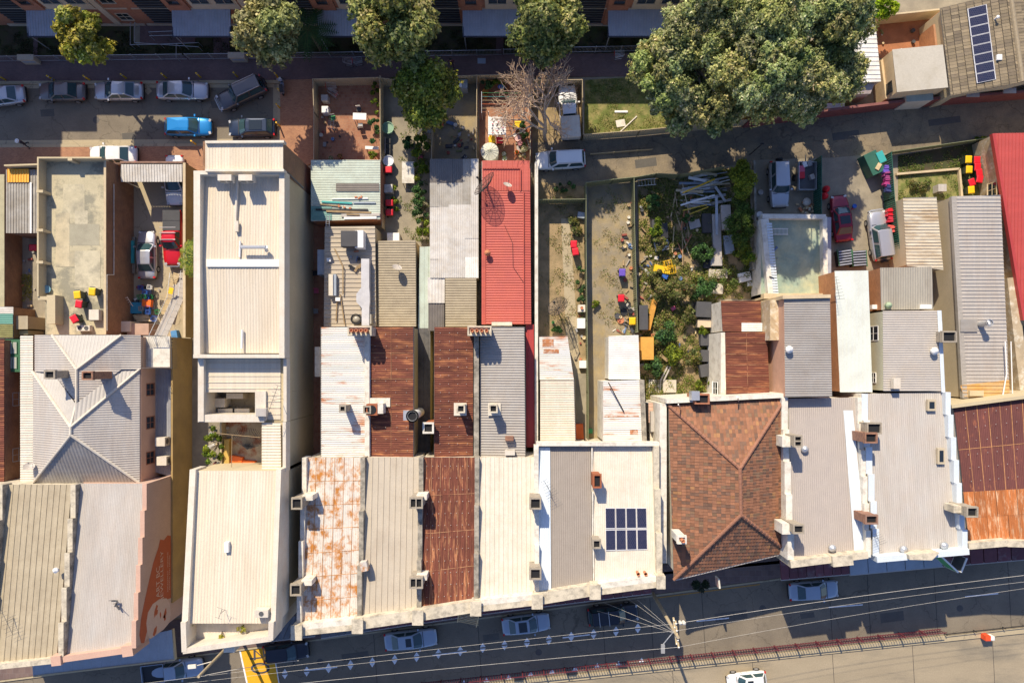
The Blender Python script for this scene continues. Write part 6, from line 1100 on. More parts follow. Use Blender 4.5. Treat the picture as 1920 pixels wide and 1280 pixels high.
def car(label, px, py, ang, kind, col, L=None, extras=(), cat='car', name='parked_car', z0=.01):
    T = dict(TY[kind]); L0 = T['L']; L = L or L0; k = L/L0; W, zb, Hh = T['W'], T['zb'], T['H']; c = P(px, py, .6); pm = CP[col]
    t = thing(name, label, cat, (c.x, c.y, z0), math.radians(ang)); hl = L/2
    # lower body, lofted through stations
    st = [(-hl, .80, .55, .72*T['boot']), (-hl+.12, .90, .35, T['boot']-.04), (-hl+.55, .97, .24, T['boot']), (-hl*.45, 1, .22, zb), (0, 1, .22, zb), (hl*.40, 1, .22, zb-.01), (hl*.56, .985, .24, (zb+T['hood'])/2+.04), (hl-.45, .95, .26, T['hood']+.03), (hl-.12, .84, .34, T['hood']-.06), (hl, .66, .5, T['hood']-.18)]
    V, F = [], []
    for x, w, zl, zt in st:
        w *= W/2; V += [(x, -w*.90, zl), (x, -w, zl+.22), (x, -w*.99, zt*.80), (x, -w*.90, zt-.02), (x, -w*.45, zt+.03), (x, 0, zt+.04), (x, w*.45, zt+.03), (x, w*.90, zt-.02), (x, w*.99, zt*.80), (x, w, zl+.22), (x, w*.90, zl)]
    n = 11
    for i in range(len(st)-1):
        for j in range(n): F.append((i*n+j, i*n+(j+1) % n, (i+1)*n+(j+1) % n, (i+1)*n+j))
    F += [tuple(range(n-1, -1, -1)), tuple((len(st)-1)*n+j for j in range(n))]
    if kind == 'ute' and 'tray' in extras: pass
    B = MB(); B.add(V, F); body_ = B.build('body', pm, t, smooth=True, local=True); sd = body_.modifiers.new('s', 'SUBSURF'); sd.levels = sd.render_levels = 1
    # cabin
    xb0, xb1 = T['b'][0]*k, T['b'][1]*k; xr0, xr1 = T['r'][0]*k, T['r'][1]*k; wb, wr = W/2*.90, W/2*.72; zt = Hh-.012
    V = [(xb1-.16, -wb, zb), (xb1, -wb*.5, zb+.0), (xb1, wb*.5, zb), (xb1-.16, wb, zb), (xb0+.06, wb*.95, zb), (xb0+.06, -wb*.95, zb)]
    V += [(xr1-.06, -wr, zt-.02), (xr1, -wr*.5, zt), (xr1, wr*.5, zt), (xr1-.06, wr, zt-.02), (xr0, wr*.94, zt-.03), (xr0, -wr*.94, zt-.03), ((xr0+xr1)/2, -wr*.5, Hh), ((xr0+xr1)/2, wr*.5, Hh)]
    F = [(0, 1, 7, 6), (1, 2, 8, 7), (2, 3, 9, 8), (3, 4, 10, 9), (4, 5, 11, 10), (5, 0, 6, 11), (6, 7, 12), (7, 8, 13, 12), (8, 9, 13), (9, 10, 13), (10, 11, 12, 13), (11, 6, 12)]
    B = MB(); B.add(V, F); cb_ = B.build('cabin', pm, t, local=True); bv = cb_.modifiers.new('b', 'BEVEL'); bv.width = .05; bv.segments = 2; bv.limit_method = 'ANGLE'; bv.angle_limit = .3
    def glass(name, q, ins=.09, off=.03):
        q = [Vector(v) for v in q]; cc = sum(q, Vector())/len(q); nn = (q[1]-q[0]).cross(q[2]-q[1]).normalized()
        if nn.dot(cc-Vector((0, 0, .6))) < 0: nn = -nn; q = q[::-1]
        B = MB(); B.poly([cc+(v-cc)*(1-ins*2)+nn*off for v in q]); B.build(name, CARGLASS, t, local=True)
    B = MB(); a_, b_, c_, d_ = [Vector(V[i]) for i in (0, 1, 2, 3)]; e_, f_, g_, h_ = [Vector(V[i]) for i in (6, 7, 8, 9)]; o = Vector((.035, 0, .045)); u = .10
    lo = [v.lerp(w, u)+o for v, w in ((a_, e_), (b_, f_), (c_, g_), (d_, h_))]; hi = [v.lerp(w, .93)+o for v, w in ((a_, e_), (b_, f_), (c_, g_), (d_, h_))]
    for L_ in (lo, hi): L_[0].y += .10; L_[3].y -= .10
    B.add(lo+hi, [(0, 1, 5, 4), (1, 2, 6, 5), (2, 3, 7, 6)]); B.build('windscreen', CARGLASS, t, local=True)
    glass('rear_window', [V[4], V[5], V[11], V[10]], .07)
    for i0, i1, i2, i3 in ((3, 4, 10, 9), (5, 0, 6, 11)):
        q = [Vector(V[i]) for i in (i0, i1, i2, i3)]; m0, m1 = (q[0]+q[1])/2, (q[2]+q[3])/2
        glass('side_window', [q[0], m0, m1, q[3]], .08); glass('side_window', [m0, q[1], q[2], m1], .08)
    for sx in (-1, 1):
        for sy in (-1, 1):
            x, y = sx*L*.295, sy*(W/2-.10); B = MB(); B.tube((x, y-.11, .32), (x, y+.11, .32), .32, n=16); w_ = B.build('wheel', RUBBER, t, local=True)
            B = MB(); B.tube((x, y+sy*.10, .32), (x, y+sy*.122, .32), .20, n=10); B.build('rim', ALLOY, w_, local=True)
        B = MB(); B.box((hl-.16, sx*W*.34, T['hood']-.10), (.20, .26, .12), -sx*.35, (0, .25)); B.build('headlight', HEADL, t, local=True)
        B = MB(); B.box((-hl+.13, sx*W*.40, T['boot']-.14), (.14, .20, .16), sx*.3); B.build('tail_light', TAILL, t, local=True)
        B = MB(); B.box((xb1-.35, sx*(W/2+.08), zb+.08), (.14, .20, .13)); B.build('mirror', pm, t, local=True)
    for bx, bw in ((hl-.02, .72), (-hl+.03, .8)): B = MB(); B.box((bx, 0, .46), (.09, W*bw, .17)); B.build('bumper', BLKP, t, local=True)
    B = MB(); [B.box((x_, 0, z_), (w_, W*.84, .008)) for x_, w_, z_ in ((xb1+.04, .05, T['zb']+.012),)]; B.build('wiper_cowl', BLKP, t, local=True)
    for px_ in ((-hl*.05, xb1-.55) if kind != 'ute' else (xr0, xb1-.5)):
        for sy in (-1, 1): B = MB(); B.box((px_, sy*W*.485, zb*.72), (.015, .05, zb*.42)); B.build('door_gap', BLKP, t, local=True)
    xm = (xr0+xr1)/2
    if 'sunroof' in extras: B = MB(); B.box((xm+.05, 0, Hh+.0), ((xr1-xr0)*.62, wr*1.45, .03)); B.build('glass_roof', GLASS, t, local=True)
    if 'sunroof_s' in extras: B = MB(); B.box((xr1-.42, 0, Hh+.0), (.55, wr*1.2, .03)); B.build('sunroof', GLASS, t, local=True)
    if 'rails' in extras:
        for sy in (-1, 1): B = MB(); B.tube((xr0+.1, sy*wr*.92, Hh+.03), (xr1-.15, sy*wr*.92, Hh+.03), .025); B.build('roof_rail', ALLOY, t, local=True)
    if 'racks' in extras:
        for fx in (.25, .62): B = MB(); B.box((xr0+(xr1-xr0)*fx, 0, Hh+.07), (.06, wr*2.1, .05)); B.build('roof_rack', HEADL, t, local=True)
    if 'spare' in extras: B = MB(); B.tube((-hl-.16, 0, .95), (-hl+.02, 0, .95), .34, n=16); B.build('spare_wheel', RUBBER, t, local=True)
    if 'bullbar' in extras: B = MB(); B.path([(hl-.1, -.75, .8), (hl+.12, -.6, .85), (hl+.12, .6, .85), (hl-.1, .75, .8)], .045); B.path([(hl+.05, -.7, .5), (hl+.1, .7, .5)], .045); B.build('bull_bar', STEEL, t, local=True)
    x1 = xb0-.02; x0 = -hl+.08
    if 'tonneau' in extras: B = MB(); B.box(((x0+x1)/2, 0, 1.03), (x1-x0, W*.90, .06)); B.box(((x0+x1)/2, 0, 1.07), (.05, W*.88, .04)); B.build('tray_cover', DGREYP, t, local=True)
    if 'sportsbar' in extras:
        for xx in (x1-.15, xr0+.15, xr1-.2): B = MB(); B.tube((xx, -wr*1.15, Hh+.06), (xx, wr*1.15, Hh+.06), .035); B.build('roof_bar', HEADL, t, local=True)
    if 'canopy' in extras: B = MB(); B.box(((x0+x1)/2-.1, 0, 1.35), (x1-x0+.15, W*.98, .95)); cn = B.build('canopy', CREAM2, t, local=True); bv = cn.modifiers.new('b', 'BEVEL'); bv.width = .06; bv.segments = 2
    if 'tray' in extras:
        B = MB(); B.box(((x0+x1)/2, 0, 1.0), (x1-x0, W*.92, .06)); B.build('tray_floor', BLKP, t, local=True)
        B = MB(); [B.box(((x0+x1)/2, sy*W*.47, 1.12), (x1-x0, .06, .26)) for sy in (-1, 1)]; [B.box((xx, 0, 1.12), (.06, W*.9, .26)) for xx in (x0, x1)]; B.build('tray_side', pm, t, local=True)
    return t
car('silver sedan cut by the left edge, tail lights towards the grey-brown car', 4, 181, 187, 'sedan', 'silver', 4.6)
car('grey-brown sedan parked at the kerb, second from the left edge', 117, 172, 180, 'sedan', 'greybrown', 4.6)
car('silver sedan facing left, third at the north kerb', 223, 171, 180, 'sedan', 'silver', 4.8)
car('silver sedan facing right beside the angled dark four-wheel drive', 342, 170, 0, 'sedan', 'silver', 5.05)
car('dark grey four-wheel drive parked crookedly with rear spare wheel', 454, 176, 205, 'suv', 'darkgrey', 4.9, ('spare', 'bullbar', 'rails'))
car('bright blue hatchback near the brick paving', 353, 238, 0, 'hatch', 'blue', 4.6)
car('near-black hatchback with glass roof behind the blue hatchback', 473, 240, 181, 'hatch', 'navy', 4.6, ('sunroof',))
car('white sedan half hidden behind the warehouse deck wall', 213, 291, 180, 'sedan', 'white', 4.7)
car('white car parked nose-down under the ribbed carport roof', 328, 338, -90, 'sedan', 'white', 4.9)
car('silver sedan standing upright in the middle of the car yard', 276, 478, 91, 'sedan', 'silver', 4.7)
car('red utility with black tray cover and white roof bars', 325, 446, -90, 'ute', 'red', 5.4, ('tonneau', 'sportsbar', 'bullbar'), 'utility truck')
car('white utility with cream canopy box beside the leafless tree', 1066, 212, 94, 'ute', 'white', 5.3, ('canopy',), 'utility truck')
car('white station wagon parked across at the start of the lane', 1051, 300, 183, 'wagon', 'white', 4.9, ('rails',))
car('pale grey four-wheel drive nose-down near the hedge, spare wheel at the lane', 1460, 346, -88, 'suv', 'silver', 4.55, ('spare',))
car('maroon sedan with dark glass roof near the roof deck building', 1577, 410, 97, 'sedan', 'maroon', 4.6, ('sunroof',))
car('silver four-wheel drive with spare wheel beside the dark green fence', 1648, 443, 98, 'suv', 'silver', 4.9, ('spare', 'rails', 'bullbar'))
car('pale blue utility with open dark tray at the bottom left', 326, 1254, 7, 'ute', 'paleblue', 5.9, ('tray',), 'utility truck')
car('black hatchback over the yellow road patch', 536, 1221, 6, 'hatch', 'black', 4.5)
car('pale blue sedan with small sunroof below the dark red awning', 770, 1198, 6, 'sedan', 'paleblue', 5.2, ('sunroof_s',))
car('pale blue sedan with long dark glass roof, middle of the street', 986, 1169, 7, 'sedan', 'paleblue', 4.75, ('sunroof',))
car('black wagon with pale roof racks beside the power pole', 1149, 1151, 6, 'wagon', 'black', 5.0, ('racks',))
car('pale blue sedan below the tiled and grey shop roofs', 1525, 1106, 4, 'sedan', 'paleblue', 4.9)
car('white car cut by the bottom edge beyond the median railing', 1400, 1276, 187, 'hatch', 'white', 3.9, ('sunroof_s',))
# scooter
t = thing('motor_scooter', 'motor scooter parked on the kerb between yellow bollards', 'scooter', (*P(532, 166).xy, .13), math.radians(95))
B = MB(); B.tube((-.55, 0, .3), (-.55, .001, .3), .01); B.box((-.35, 0, .55), (.75, .34, .40)); B.box((.15, 0, .28), (.6, .32, .08)); B.box((.5, 0, .55), (.14, .40, .65), 0, (0, -.25)); o = B.build('body', carpaint('scooter_grey', (.30, .31, .36), .2), t, local=True)
B = MB(); B.box((-.35, 0, .80), (.78, .30, .12)); B.build('seat', BLKP, t, local=True)
for x in (-.62, .68): B = MB(); B.tube((x, -.05, .25), (x, .05, .25), .25, n=14); B.build('wheel', RUBBER, t, local=True)
B = MB(); B.tube((.45, -.33, 1.05), (.45, .33, 1.05), .025); B.tube((.45, 0, .8), (.45, 0, 1.05), .04); B.build('handlebar', STEEL, t, local=True)
for s in (-1, 1): B = MB(); B.lathe((.40, s*.36, 1.15), [(.001, 0), (.08, .01), (.08, .03)], 8); B.build('mirror', BLKP, t, local=True)
B = MB(); B.box((.62, 0, .85), (.12, .2, .16)); B.build('headlight', HEADL, t, local=True)
# trailer full of junk
t = thing('box_trailer', 'open trailer loaded with red boxes beside the dark green fence', 'trailer', (*P(1512, 330).xy, 0)); c = P(1512, 331, .7)
B = MB(); B.box((c.x, c.y, .62), (1.7, 2.7, .08)); B.build('floor', DKSTEEL, t); B = MB(); B.box((c.x-.85, c.y, .85), (.05, 2.7, .45)); B.box((c.x+.85, c.y, .85), (.05, 2.7, .45)); B.box((c.x, c.y-1.35, .85), (1.7, .05, .45)); B.box((c.x, c.y+1.35, .85), (1.7, .05, .45)); B.build('side_boards', STEEL, t)
for s in (-1, 1): B = MB(); B.tube((c.x+s*.95, c.y, .32), (c.x+s*1.12, c.y, .32), .32, n=14); B.build('wheel', RUBBER, t)
B = MB(); B.tube((c.x, c.y+1.35, .55), (c.x, c.y+2.2, .5), .05); B.build('drawbar', DKSTEEL, t)
# people
def person(label, px, py, rz, pose, shirt, trousers, hair, hat=None):
    c = G(px, py); t = thing('person', label, 'person', (c.x, c.y, .1), rz)
    J = {'walk': dict(hip=(0, 0, .92), ch=(0.02, 0, 1.32), nk=(.03, 0, 1.50), hd=(.05, 0, 1.64), sl=(.02, .19, 1.42), sr=(.02, -.19, 1.42), el=(.10, .26, 1.14), er=(-.10, -.26, 1.14), wl=(.26, .24, .96), wr=(-.16, -.25, .88), hl=(.34, .23, .92), hr=(-.17, -.25, .78), pl=(0, .10, .90), pr=(0, -.10, .90), kl=(.14, .11, .50), kr=(-.05, -.11, .49), al=(.16, .11, .09), ar=(-.30, -.11, .14), tl=(.34, .11, .04), tr=(-.16, -.11, .04)),
         'bend': dict(hip=(0, 0, .78), ch=(.34, 0, .98), nk=(.48, 0, 1.0), hd=(.60, 0, .97), sl=(.42, .19, .96), sr=(.42, -.19, .96), el=(.50, .24, .68), er=(.50, -.24, .68), wl=(.62, .18, .45), wr=(.62, -.18, .45), hl=(.66, .14, .36), hr=(.66, -.14, .36), pl=(0, .10, .76), pr=(0, -.10, .76), kl=(.16, .14, .44), kr=(.16, -.14, .44), al=(-.02, .14, .09), ar=(-.02, -.14, .09), tl=(.18, .15, .04), tr=(.18, -.15, .04))}[pose]
    order = ['hip', 'ch', 'nk', 'hd', 'sl', 'el', 'wl', 'hl', 'sr', 'er', 'wr', 'hr', 'pl', 'kl', 'al', 'tl', 'pr', 'kr', 'ar', 'tr']; E = [('hip', 'ch'), ('ch', 'nk'), ('nk', 'hd'), ('ch', 'sl'), ('sl', 'el'), ('el', 'wl'), ('wl', 'hl'), ('ch', 'sr'), ('sr', 'er'), ('er', 'wr'), ('wr', 'hr'), ('hip', 'pl'), ('pl', 'kl'), ('kl', 'al'), ('al', 'tl'), ('hip', 'pr'), ('pr', 'kr'), ('kr', 'ar'), ('ar', 'tr')]
    R = dict(hip=.15, ch=.15, nk=.055, hd=.10, sl=.07, sr=.07, el=.045, er=.045, wl=.03, wr=.03, hl=.035, hr=.035, pl=.10, pr=.10, kl=.065, kr=.065, al=.045, ar=.045, tl=.04, tr=.04)
    me = bpy.data.meshes.new('body'); me.from_pydata([J[o] for o in order], [(order.index(a), order.index(b)) for a, b in E], []); o = bpy.data.objects.new('body', me); COL.objects.link(o); o.parent = t
    o.modifiers.new('sk', 'SKIN'); [setattr(me.skin_vertices[0].data[i], 'radius', (R[n], R[n])) for i, n in enumerate(order)]; me.skin_vertices[0].data[0].use_root = True
    s = o.modifiers.new('sub', 'SUBSURF'); s.levels = s.render_levels = 1
    dg = bpy.context.evaluated_depsgraph_get(); bpy.context.view_layer.update(); ev = bpy.data.meshes.new_from_object(o.evaluated_get(dg)); o.modifiers.clear(); o.data = ev
    for m in (SKIN, shirt, trousers, BLKP): ev.materials.append(m)
    key = {k: Vector(v) for k, v in J.items()}
    for f in ev.polygons:
        q = f.center; nr = min(key, key=lambda k: (key[k]-q).length); f.material_index = 0 if nr in ('hd', 'nk', 'hl', 'hr', 'wl', 'wr') else (1 if nr in ('ch', 'sl', 'sr', 'el', 'er') else (3 if nr in ('tl', 'tr') else 2)); f.use_smooth = True
    h = Vector(J['hd']); B = MB(); B.lathe(h+Vector((-.02, 0, .02)), [(.125, -.03), (.12, .05), (.075, .11), (.001, .13)], 12); B.build('hair', hair, t, smooth=True, local=True)
    if hat: B = MB(); B.lathe(h+Vector((0, 0, .05)), [(.21, .0), (.13, .015), (.12, .10), (.001, .12)], 14); B.build('hat', hat, t, local=True)
    return t
DK = mat('dark_cloth', (.04, .035, .045), .9); person('person in a teal top and blue hat bending over by the clotheslines', 949, 171, math.pi, 'bend', paint('teal_cloth', (.04, .22, .30), .8), DK, BLKP, paint('blue_cloth', (.03, .08, .30), .8))
person('person in dark clothes walking along the shaded footpath', 848, 126, math.pi*.6, 'walk', mat('wine_cloth', (.12, .04, .05), .9), DK, BLKP)
person('person in black with a pale cap at the south kerb of the shaded street', 56, 274, math.pi*1.4, 'walk', DK, DK, BLKP, WHITE)
# ================================================================== SMALL THINGS
ORD = 'topmost second third fourth fifth sixth seventh eighth ninth tenth eleventh twelfth thirteenth fourteenth fifteenth sixteenth'.split()
def rank(items, where):
    """labels that single out look-alikes: kind, place and order from the top of the picture"""
    by = {}
    for nm, y, o in items: by.setdefault(nm, []).append((y, o))
    for nm, L in by.items():
        L.sort(key=lambda q: q[0])
        for i, (y, o) in enumerate(L): o['label'] = ('%s %s' % (nm, where)) if len(L) == 1 else '%s %s, %s from the top' % (nm, where, ORD[min(i, 15)])
def one(name, label, cat, B, m, group=None, kind=None, **kw): return B.build(name, m, None, label=label, cat=cat, group=group, kind=kind, **kw)
def zbox(B, px, py, z, w, d, h, rz=0., tilt=None): p = P(px, py, z+h); B.box((p.x, p.y, z+h/2), (w, d, h), math.radians(rz), tilt); return p
# wheelie bins
def wbin(label, px, py, rz, lid, z=0., lidname=None, open_=False):
    c = P(px, py, z+1.05); t = thing('wheelie_bin', label, 'bin', (c.x, c.y, z), math.radians(rz), 'wheelie bins')
    B = MB(); V = [(-.22, -.27, .08), (.22, -.27, .08), (.22, .25, .08), (-.22, .25, .08), (-.29, -.36, 1.0), (.29, -.36, 1.0), (.29, .34, 1.0), (-.29, .34, 1.0)]
    B.add(V, [(3, 2, 1, 0), (0, 1, 5, 4), (1, 2, 6, 5), (2, 3, 7, 6), (3, 0, 4, 7)]+([] if open_ else [(4, 5, 6, 7)])); B.build('tub', DKPL, t, local=True)
    B = MB(); V = [(-.33, -.42, 1.0), (.33, -.42, 1.0), (.33, .34, 1.03), (-.33, .34, 1.03), (-.26, -.33, 1.08), (.26, -.33, 1.08), (.27, .24, 1.11), (-.27, .24, 1.11)]
    B.add(V, [(3, 2, 1, 0), (4, 5, 6, 7), (0, 1, 5, 4), (1, 2, 6, 5), (2, 3, 7, 6), (3, 0, 4, 7)]); o = B.build('lid', lid, t, local=True); bv = o.modifiers.new('b', 'BEVEL'); bv.width = .03; bv.segments = 2
    B = MB(); B.tube((-.25, .40, 1.0), (.25, .40, 1.0), .025); B.build('handle', DKPL, t, local=True)
    for s in (-1, 1): B = MB(); B.tube((s*.25, .26, .1), (s*.30, .26, .1), .1, n=10); B.build('wheel', RUBBER, t, local=True)
    return t
zd = 4.2
for a in [('yellow-lidded bin on the concrete deck, left one', 144, 552, 5, YELLOWP, zd), ('yellow-lidded bin on the concrete deck against the brick side wall', 172, 546, -5, YELLOWP, zd), ('small red-lidded bin between the yellow ones on the concrete deck', 147, 569, -10, REDP, zd), ('red-lidded bin turned askew beside the deck air conditioner', 138, 597, 30, REDP, zd),
          ('red-lidded bin in the far left yard behind the parapet', 60, 464, 90, REDP), ('red-lidded bin at the top of the narrow yard below the round tank', 727, 318, 90, REDP), ('upper of two red bins side by side along the cream fence', 729, 380, 90, REDP), ('lower of two red bins side by side along the cream fence', 729, 398, 90, REDP),
          ('yellow-lidded bin next to the water tank', 922, 260, 5, YELLOWP), ('red-lidded bin next to the water tank', 937, 261, 0, REDP), ('yellow-lidded bin among the potted plants of the clothesline yard', 971, 233, 0, YELLOWP), ('red-lidded bin under the round leafy tree', 825, 229, 0, REDP),
          ('upper red bin standing alone on the long soil yard', 1076, 457, 0, REDP), ('lower red bin on the long soil yard', 1079, 471, 8, REDP), ('purple-blue lidded bin against the olive fence', 1167, 510, 0, PURP), ('red-lidded bin above the pile of cookware by the olive fence', 1165, 558, 0, REDP), ('yellow-lidded bin at the bottom of the gravel yard', 1186, 601, 0, YELLOWP),
          ('yellow bin at the top of the cluster by the tan brick wall', 1817, 298, 0, YELLOWP), ('topmost red bin of the cluster by the tan brick wall', 1833, 299, 0, REDP), ('yellow bin in the second row of the cluster', 1818, 317, 0, YELLOWP), ('second red bin of the cluster, brightest lid', 1834, 312, 0, REDP), ('third red bin down the tan brick wall', 1837, 323, 10, REDP), ('fourth red bin down the tan brick wall', 1838, 335, -10, REDP), ('red bin turned away from the others in the cluster', 1823, 341, 20, REDP), ('lowest yellow bin of the cluster above the grey roof', 1822, 355, 5, YELLOWP)]:
    wbin(*a[:5], z=a[5] if len(a) > 5 else 0.)
# air conditioners
def aircon(label, px, py, z, w=.95, d=.42, h=.8, rz=0., fans=1, top=False, m=None, grp='air conditioner units'):
    p = P(px, py, z+h); t = thing('air_conditioner', label, 'air conditioner', (p.x, p.y, z), math.radians(rz), grp); B = MB(); B.box((0, 0, h/2+.05), (w, d, h)); B.build('casing', m or CREAM2, t, local=True)
    for i in range(fans):
        x = (i-(fans-1)/2)*w/max(fans, 1); B = MB()
        if top: B.lathe((x, 0, h+.055), [(.001, .01), (.06, .01), (.06, .0), (.17, .0), (.17, .02), (.20, .02), (.20, 0)], 14)
        else: B.tube((x, -d/2-.01, h/2+.05), (x, -d/2+.001, h/2+.05), .26, n=14)
        B.build('fan_grille', DKSTEEL, t, local=True)
    B = MB(); [B.box((s*w*.35, 0, .02), (.06, d+.1, .05)) for s in (-1, 1)]; B.build('mounting_rail', STEEL, t, local=True); return t
aircon('left cream air conditioner below the top parapet of the cream roof', 421, 333, 9.3, 1.15, .5, .8, fans=2); aircon('right cream air conditioner below the top parapet of the cream roof', 460, 333, 9.3, 1.15, .5, .8, fans=2)
aircon('upper air conditioner on the dark lean-to beside the pink wall', 300, 828, 3.4, .8, .9, .9, 90); aircon('lower air conditioner on the dark lean-to beside the pink wall', 303, 864, 3.4, .8, .9, .9, 90)
aircon('twin-fan air conditioner beside the bins on the concrete deck', 156, 615, 4.2, 1.2, .5, .5, 0, 2, True); aircon('air conditioner with a dark panel standing on the concrete deck', 176, 590, 4.2, .9, .95, .6)
aircon('leftmost long cream air conditioner in the sunken courtyard', 424, 771, 5.1, 1.5, .5, 1.2, grp='courtyard air conditioners'); aircon('right long cream air conditioner in the sunken courtyard', 452, 771, 5.1, 1.5, .5, 1.2, grp='courtyard air conditioners'); aircon('grey shaded air conditioner at the upper wall of the sunken courtyard', 440, 742, 5.1, 1.5, .5, 1.2, grp='courtyard air conditioners'); aircon('square blue-grey fan unit at the left of the sunken courtyard', 410, 755, 5.1, 1.1, .8, 1.4, grp='courtyard air conditioners')
aircon('air conditioner with round fan near the front parapet of the cream roof', 490, 1150, 10.9, 1.1, .6, .7, 0, 1, True); aircon('small cream air conditioner near the bottom of the grey rear roof', 956, 849, 5.7, .9, .4, .7); aircon('air conditioner on the taupe roof edge above the grey shops', 1682, 719, 6.9, .6, .9, .5); aircon('rust-topped box unit on the party wall of the white rusting roof', 682, 1062, 8.0, .6, .8, .7, 12, m=WRUST)
aircon('cream box on the red roof end', 941, 607, 3.5, 1.9, .35, .35); aircon('small square grey unit with lid in the bin yard', 1767, 352, 0, .8, .7, .9, m=GREYL)
# satellite dishes
def dish(label, px, py, z, r=.42, face=(0.3, .75, .6), m=None, h=.8):
    p = P(px, py, z+h); t = thing('satellite_dish', label, 'satellite dish', (p.x, p.y, z)); R = Vector(face).normalized().to_track_quat('Z', 'Y').to_matrix(); B = MB(); c = Vector((p.x, p.y, z+h))
    B.lathe(c, [(.001, 0), (r*.4, r*.05), (r*.75, r*.16), (r, r*.3)], 20, rot=R); B.build('dish', m or GREYL, t, smooth=True); B = MB(); B.tube((p.x, p.y, z), c, .03); e = c+R @ Vector((0, 0, r*1.1)); B.tube(c+R @ Vector((0, -r*.9, r*.2)), e, .015); B.tube(e, e+R @ Vector((0, 0, .1)), .04); B.build('mast', DKSTEEL, t); return t
dish('small oval satellite dish on the tan rear wing roof', 744, 503, 3.1, .46); dish('small white satellite dish on the red roof beside the big mesh one', 951, 348, 3.4, .42); dish('satellite dish on the cream flat strip of the hip roof house', 54, 876, 5.8, .46, m=GREYL)
MESH = mat('perforated_dish_mesh', (.10, .07, .06), .6, alpha=.42)
def meshdish(label, px, py, z, r, h, face, base=None):
    p = P(px, py, z+h); t = thing('mesh_satellite_dish', label, 'satellite dish', (p.x, p.y, z)); R = Vector(face).normalized().to_track_quat('Z', 'Y').to_matrix(); c = Vector((p.x, p.y, z+h)); pr = [(.02, 0), (r*.33, r*.03), (r*.66, r*.13), (r, r*.28)]
    B = MB(); B.lathe(c, pr, 24, rot=R); B.build('mesh_screen', MESH, t)
    for i in range(12):
        a = 2*math.pi*i/12; B = MB(); pts = [c+R @ Vector((q*math.cos(a), q*math.sin(a), w)) for q, w in pr]; B.path(pts, .022, 4); B.build('rib', BLKP, t)
    for q, w in pr[1:]: B = MB(); B.path([c+R @ Vector((q*math.cos(2*math.pi*i/24), q*math.sin(2*math.pi*i/24), w)) for i in range(25)], .018, 4); B.build('ring', BLKP, t)
    e = c+R @ Vector((0, 0, r*.85)); B = MB(); [B.tube(c+R @ Vector((r*.8*math.cos(a), r*.8*math.sin(a), r*.2)), e, .012) for a in (.5, 2.6, 4.7)]; B.tube(e, e+R @ Vector((0, 0, .18)), .09, n=8); B.build('feed_horn', BLKP, t); B = MB(); B.tube((p.x, p.y, z), c, .06); B.build('mast', DKSTEEL, t)
meshdish('big dark mesh satellite dish at the upper corner of the red roof', 913, 349, 3.3, 1.30, 1.5, (-.72, .55, .42)); meshdish('mesh satellite dish standing in the long soil yard', 1048, 577, 0, 1.05, 2.2, (-.5, .5, .7))
# antennas
def antenna(label, px, py, z, h, L, ang, n=8, wob=1.):
    p = P(px, py, z+h); t = thing('tv_antenna', label, 'antenna', (p.x, p.y, z)); a = math.radians(ang); d = Vector((math.cos(a), math.sin(a), 0)); s = Vector((-d.y, d.x, 0)); c = Vector((p.x, p.y, z+h)); B = MB(); B.tube((p.x, p.y, z), c, .02); B.tube(c-d*L/2, c+d*L/2, .018); B.build('mast', DKSTEEL, t); B = MB()
    for i in range(n): q = c+d*L*(i/(n-1)-.5); w = (.30+.35*i/n)*wob; B.tube(q-s*w, q+s*w, .012, n=4)
    B.build('antenna_elements', DKSTEEL, t)
for a in [('long antenna at the bottom left of the beige ribbed roof', 12, 1165, 8.0, 1.2, 2.4, -65, 8), ('antenna over the white-edged taupe roof', 1028, 915, 7.0, 1.2, 1.5, -60, 7), ('tall thin antenna over the cream strip of the courtyards', 511, 750, 8.2, 2.5, 2.6, 70, 9, .5), ('antenna on the pale green-white roof edge', 1571, 540, 6.0, 1.2, 2.0, -80, 8, .8), ('small antenna on the roof ladder side of the pale grey shop', 1647, 1010, 8.2, 1, 1.0, -70, 6), ('thin antenna on the cream front roof', 413, 1150, 10.9, .9, .8, 70, 2)]: antenna(*a)
# water tank, pergola table
t = thing('water_tank', 'round pale water tank with pleated lid in the clothesline yard', 'water tank', (*P(918, 283, 1.9).xy, 0)); p = P(918, 283, 1.9); B = MB(); B.lathe((p.x, p.y, 0), [(.82, 0), (.84, 1.7), (.84, 1.72)], 32); B.build('tank_wall', mat('tank_cream', (.60, .60, .50), .6), t)
B = MB(); B.lathe((p.x, p.y, 1.70), [(.86, 0), (.10, .30), (.001, .32)], 32, pleat=.055); B.build('tank_lid', mat('tank_cream', (.60, .60, .50), .6), t); B = MB(); q = P(905, 283, 1.95); B.tube((q.x, q.y, 1.8), (q.x, q.y, 1.98), .20, n=14); B.build('inlet_cap', GREYP, t)
t = thing('white_shelter', 'white slatted shelter roof hung with pegs next to the water tank', 'shelter', (*P(932, 237, 2).xy, 0))
for i in range(8): B = MB(); zbox(B, 932, 221+i*4.2, 1.9+.0*i, 1.72, .20, .03); B.build('roof_slat', WHITE, t)
B = MB(); [B.box((P(x, 236, 2).x, P(932, 236, 2).y, 1.86), (.06, 2.0, .06)) for x in (916, 932, 948)]; [B.tube((P(x, y, 0).x, P(x, y, 0).y, 0), (P(x, y, 0).x, P(x, y, 0).y, 1.85), .035) for x in (917, 948) for y in (222, 254)]; B.build('frame', WHITE, t)
for k in range(3):
    for j in range(7): B = MB(); zbox(B, 924+k*9+random.uniform(-2, 2), 224+j*4+random.uniform(-1, 1), 1.94, .14, .07, .05, random.uniform(0, 90)); B.build('hanging_peg', [DGREYP, WOOD, PINKP, BLKP][(k+j) % 4], t)
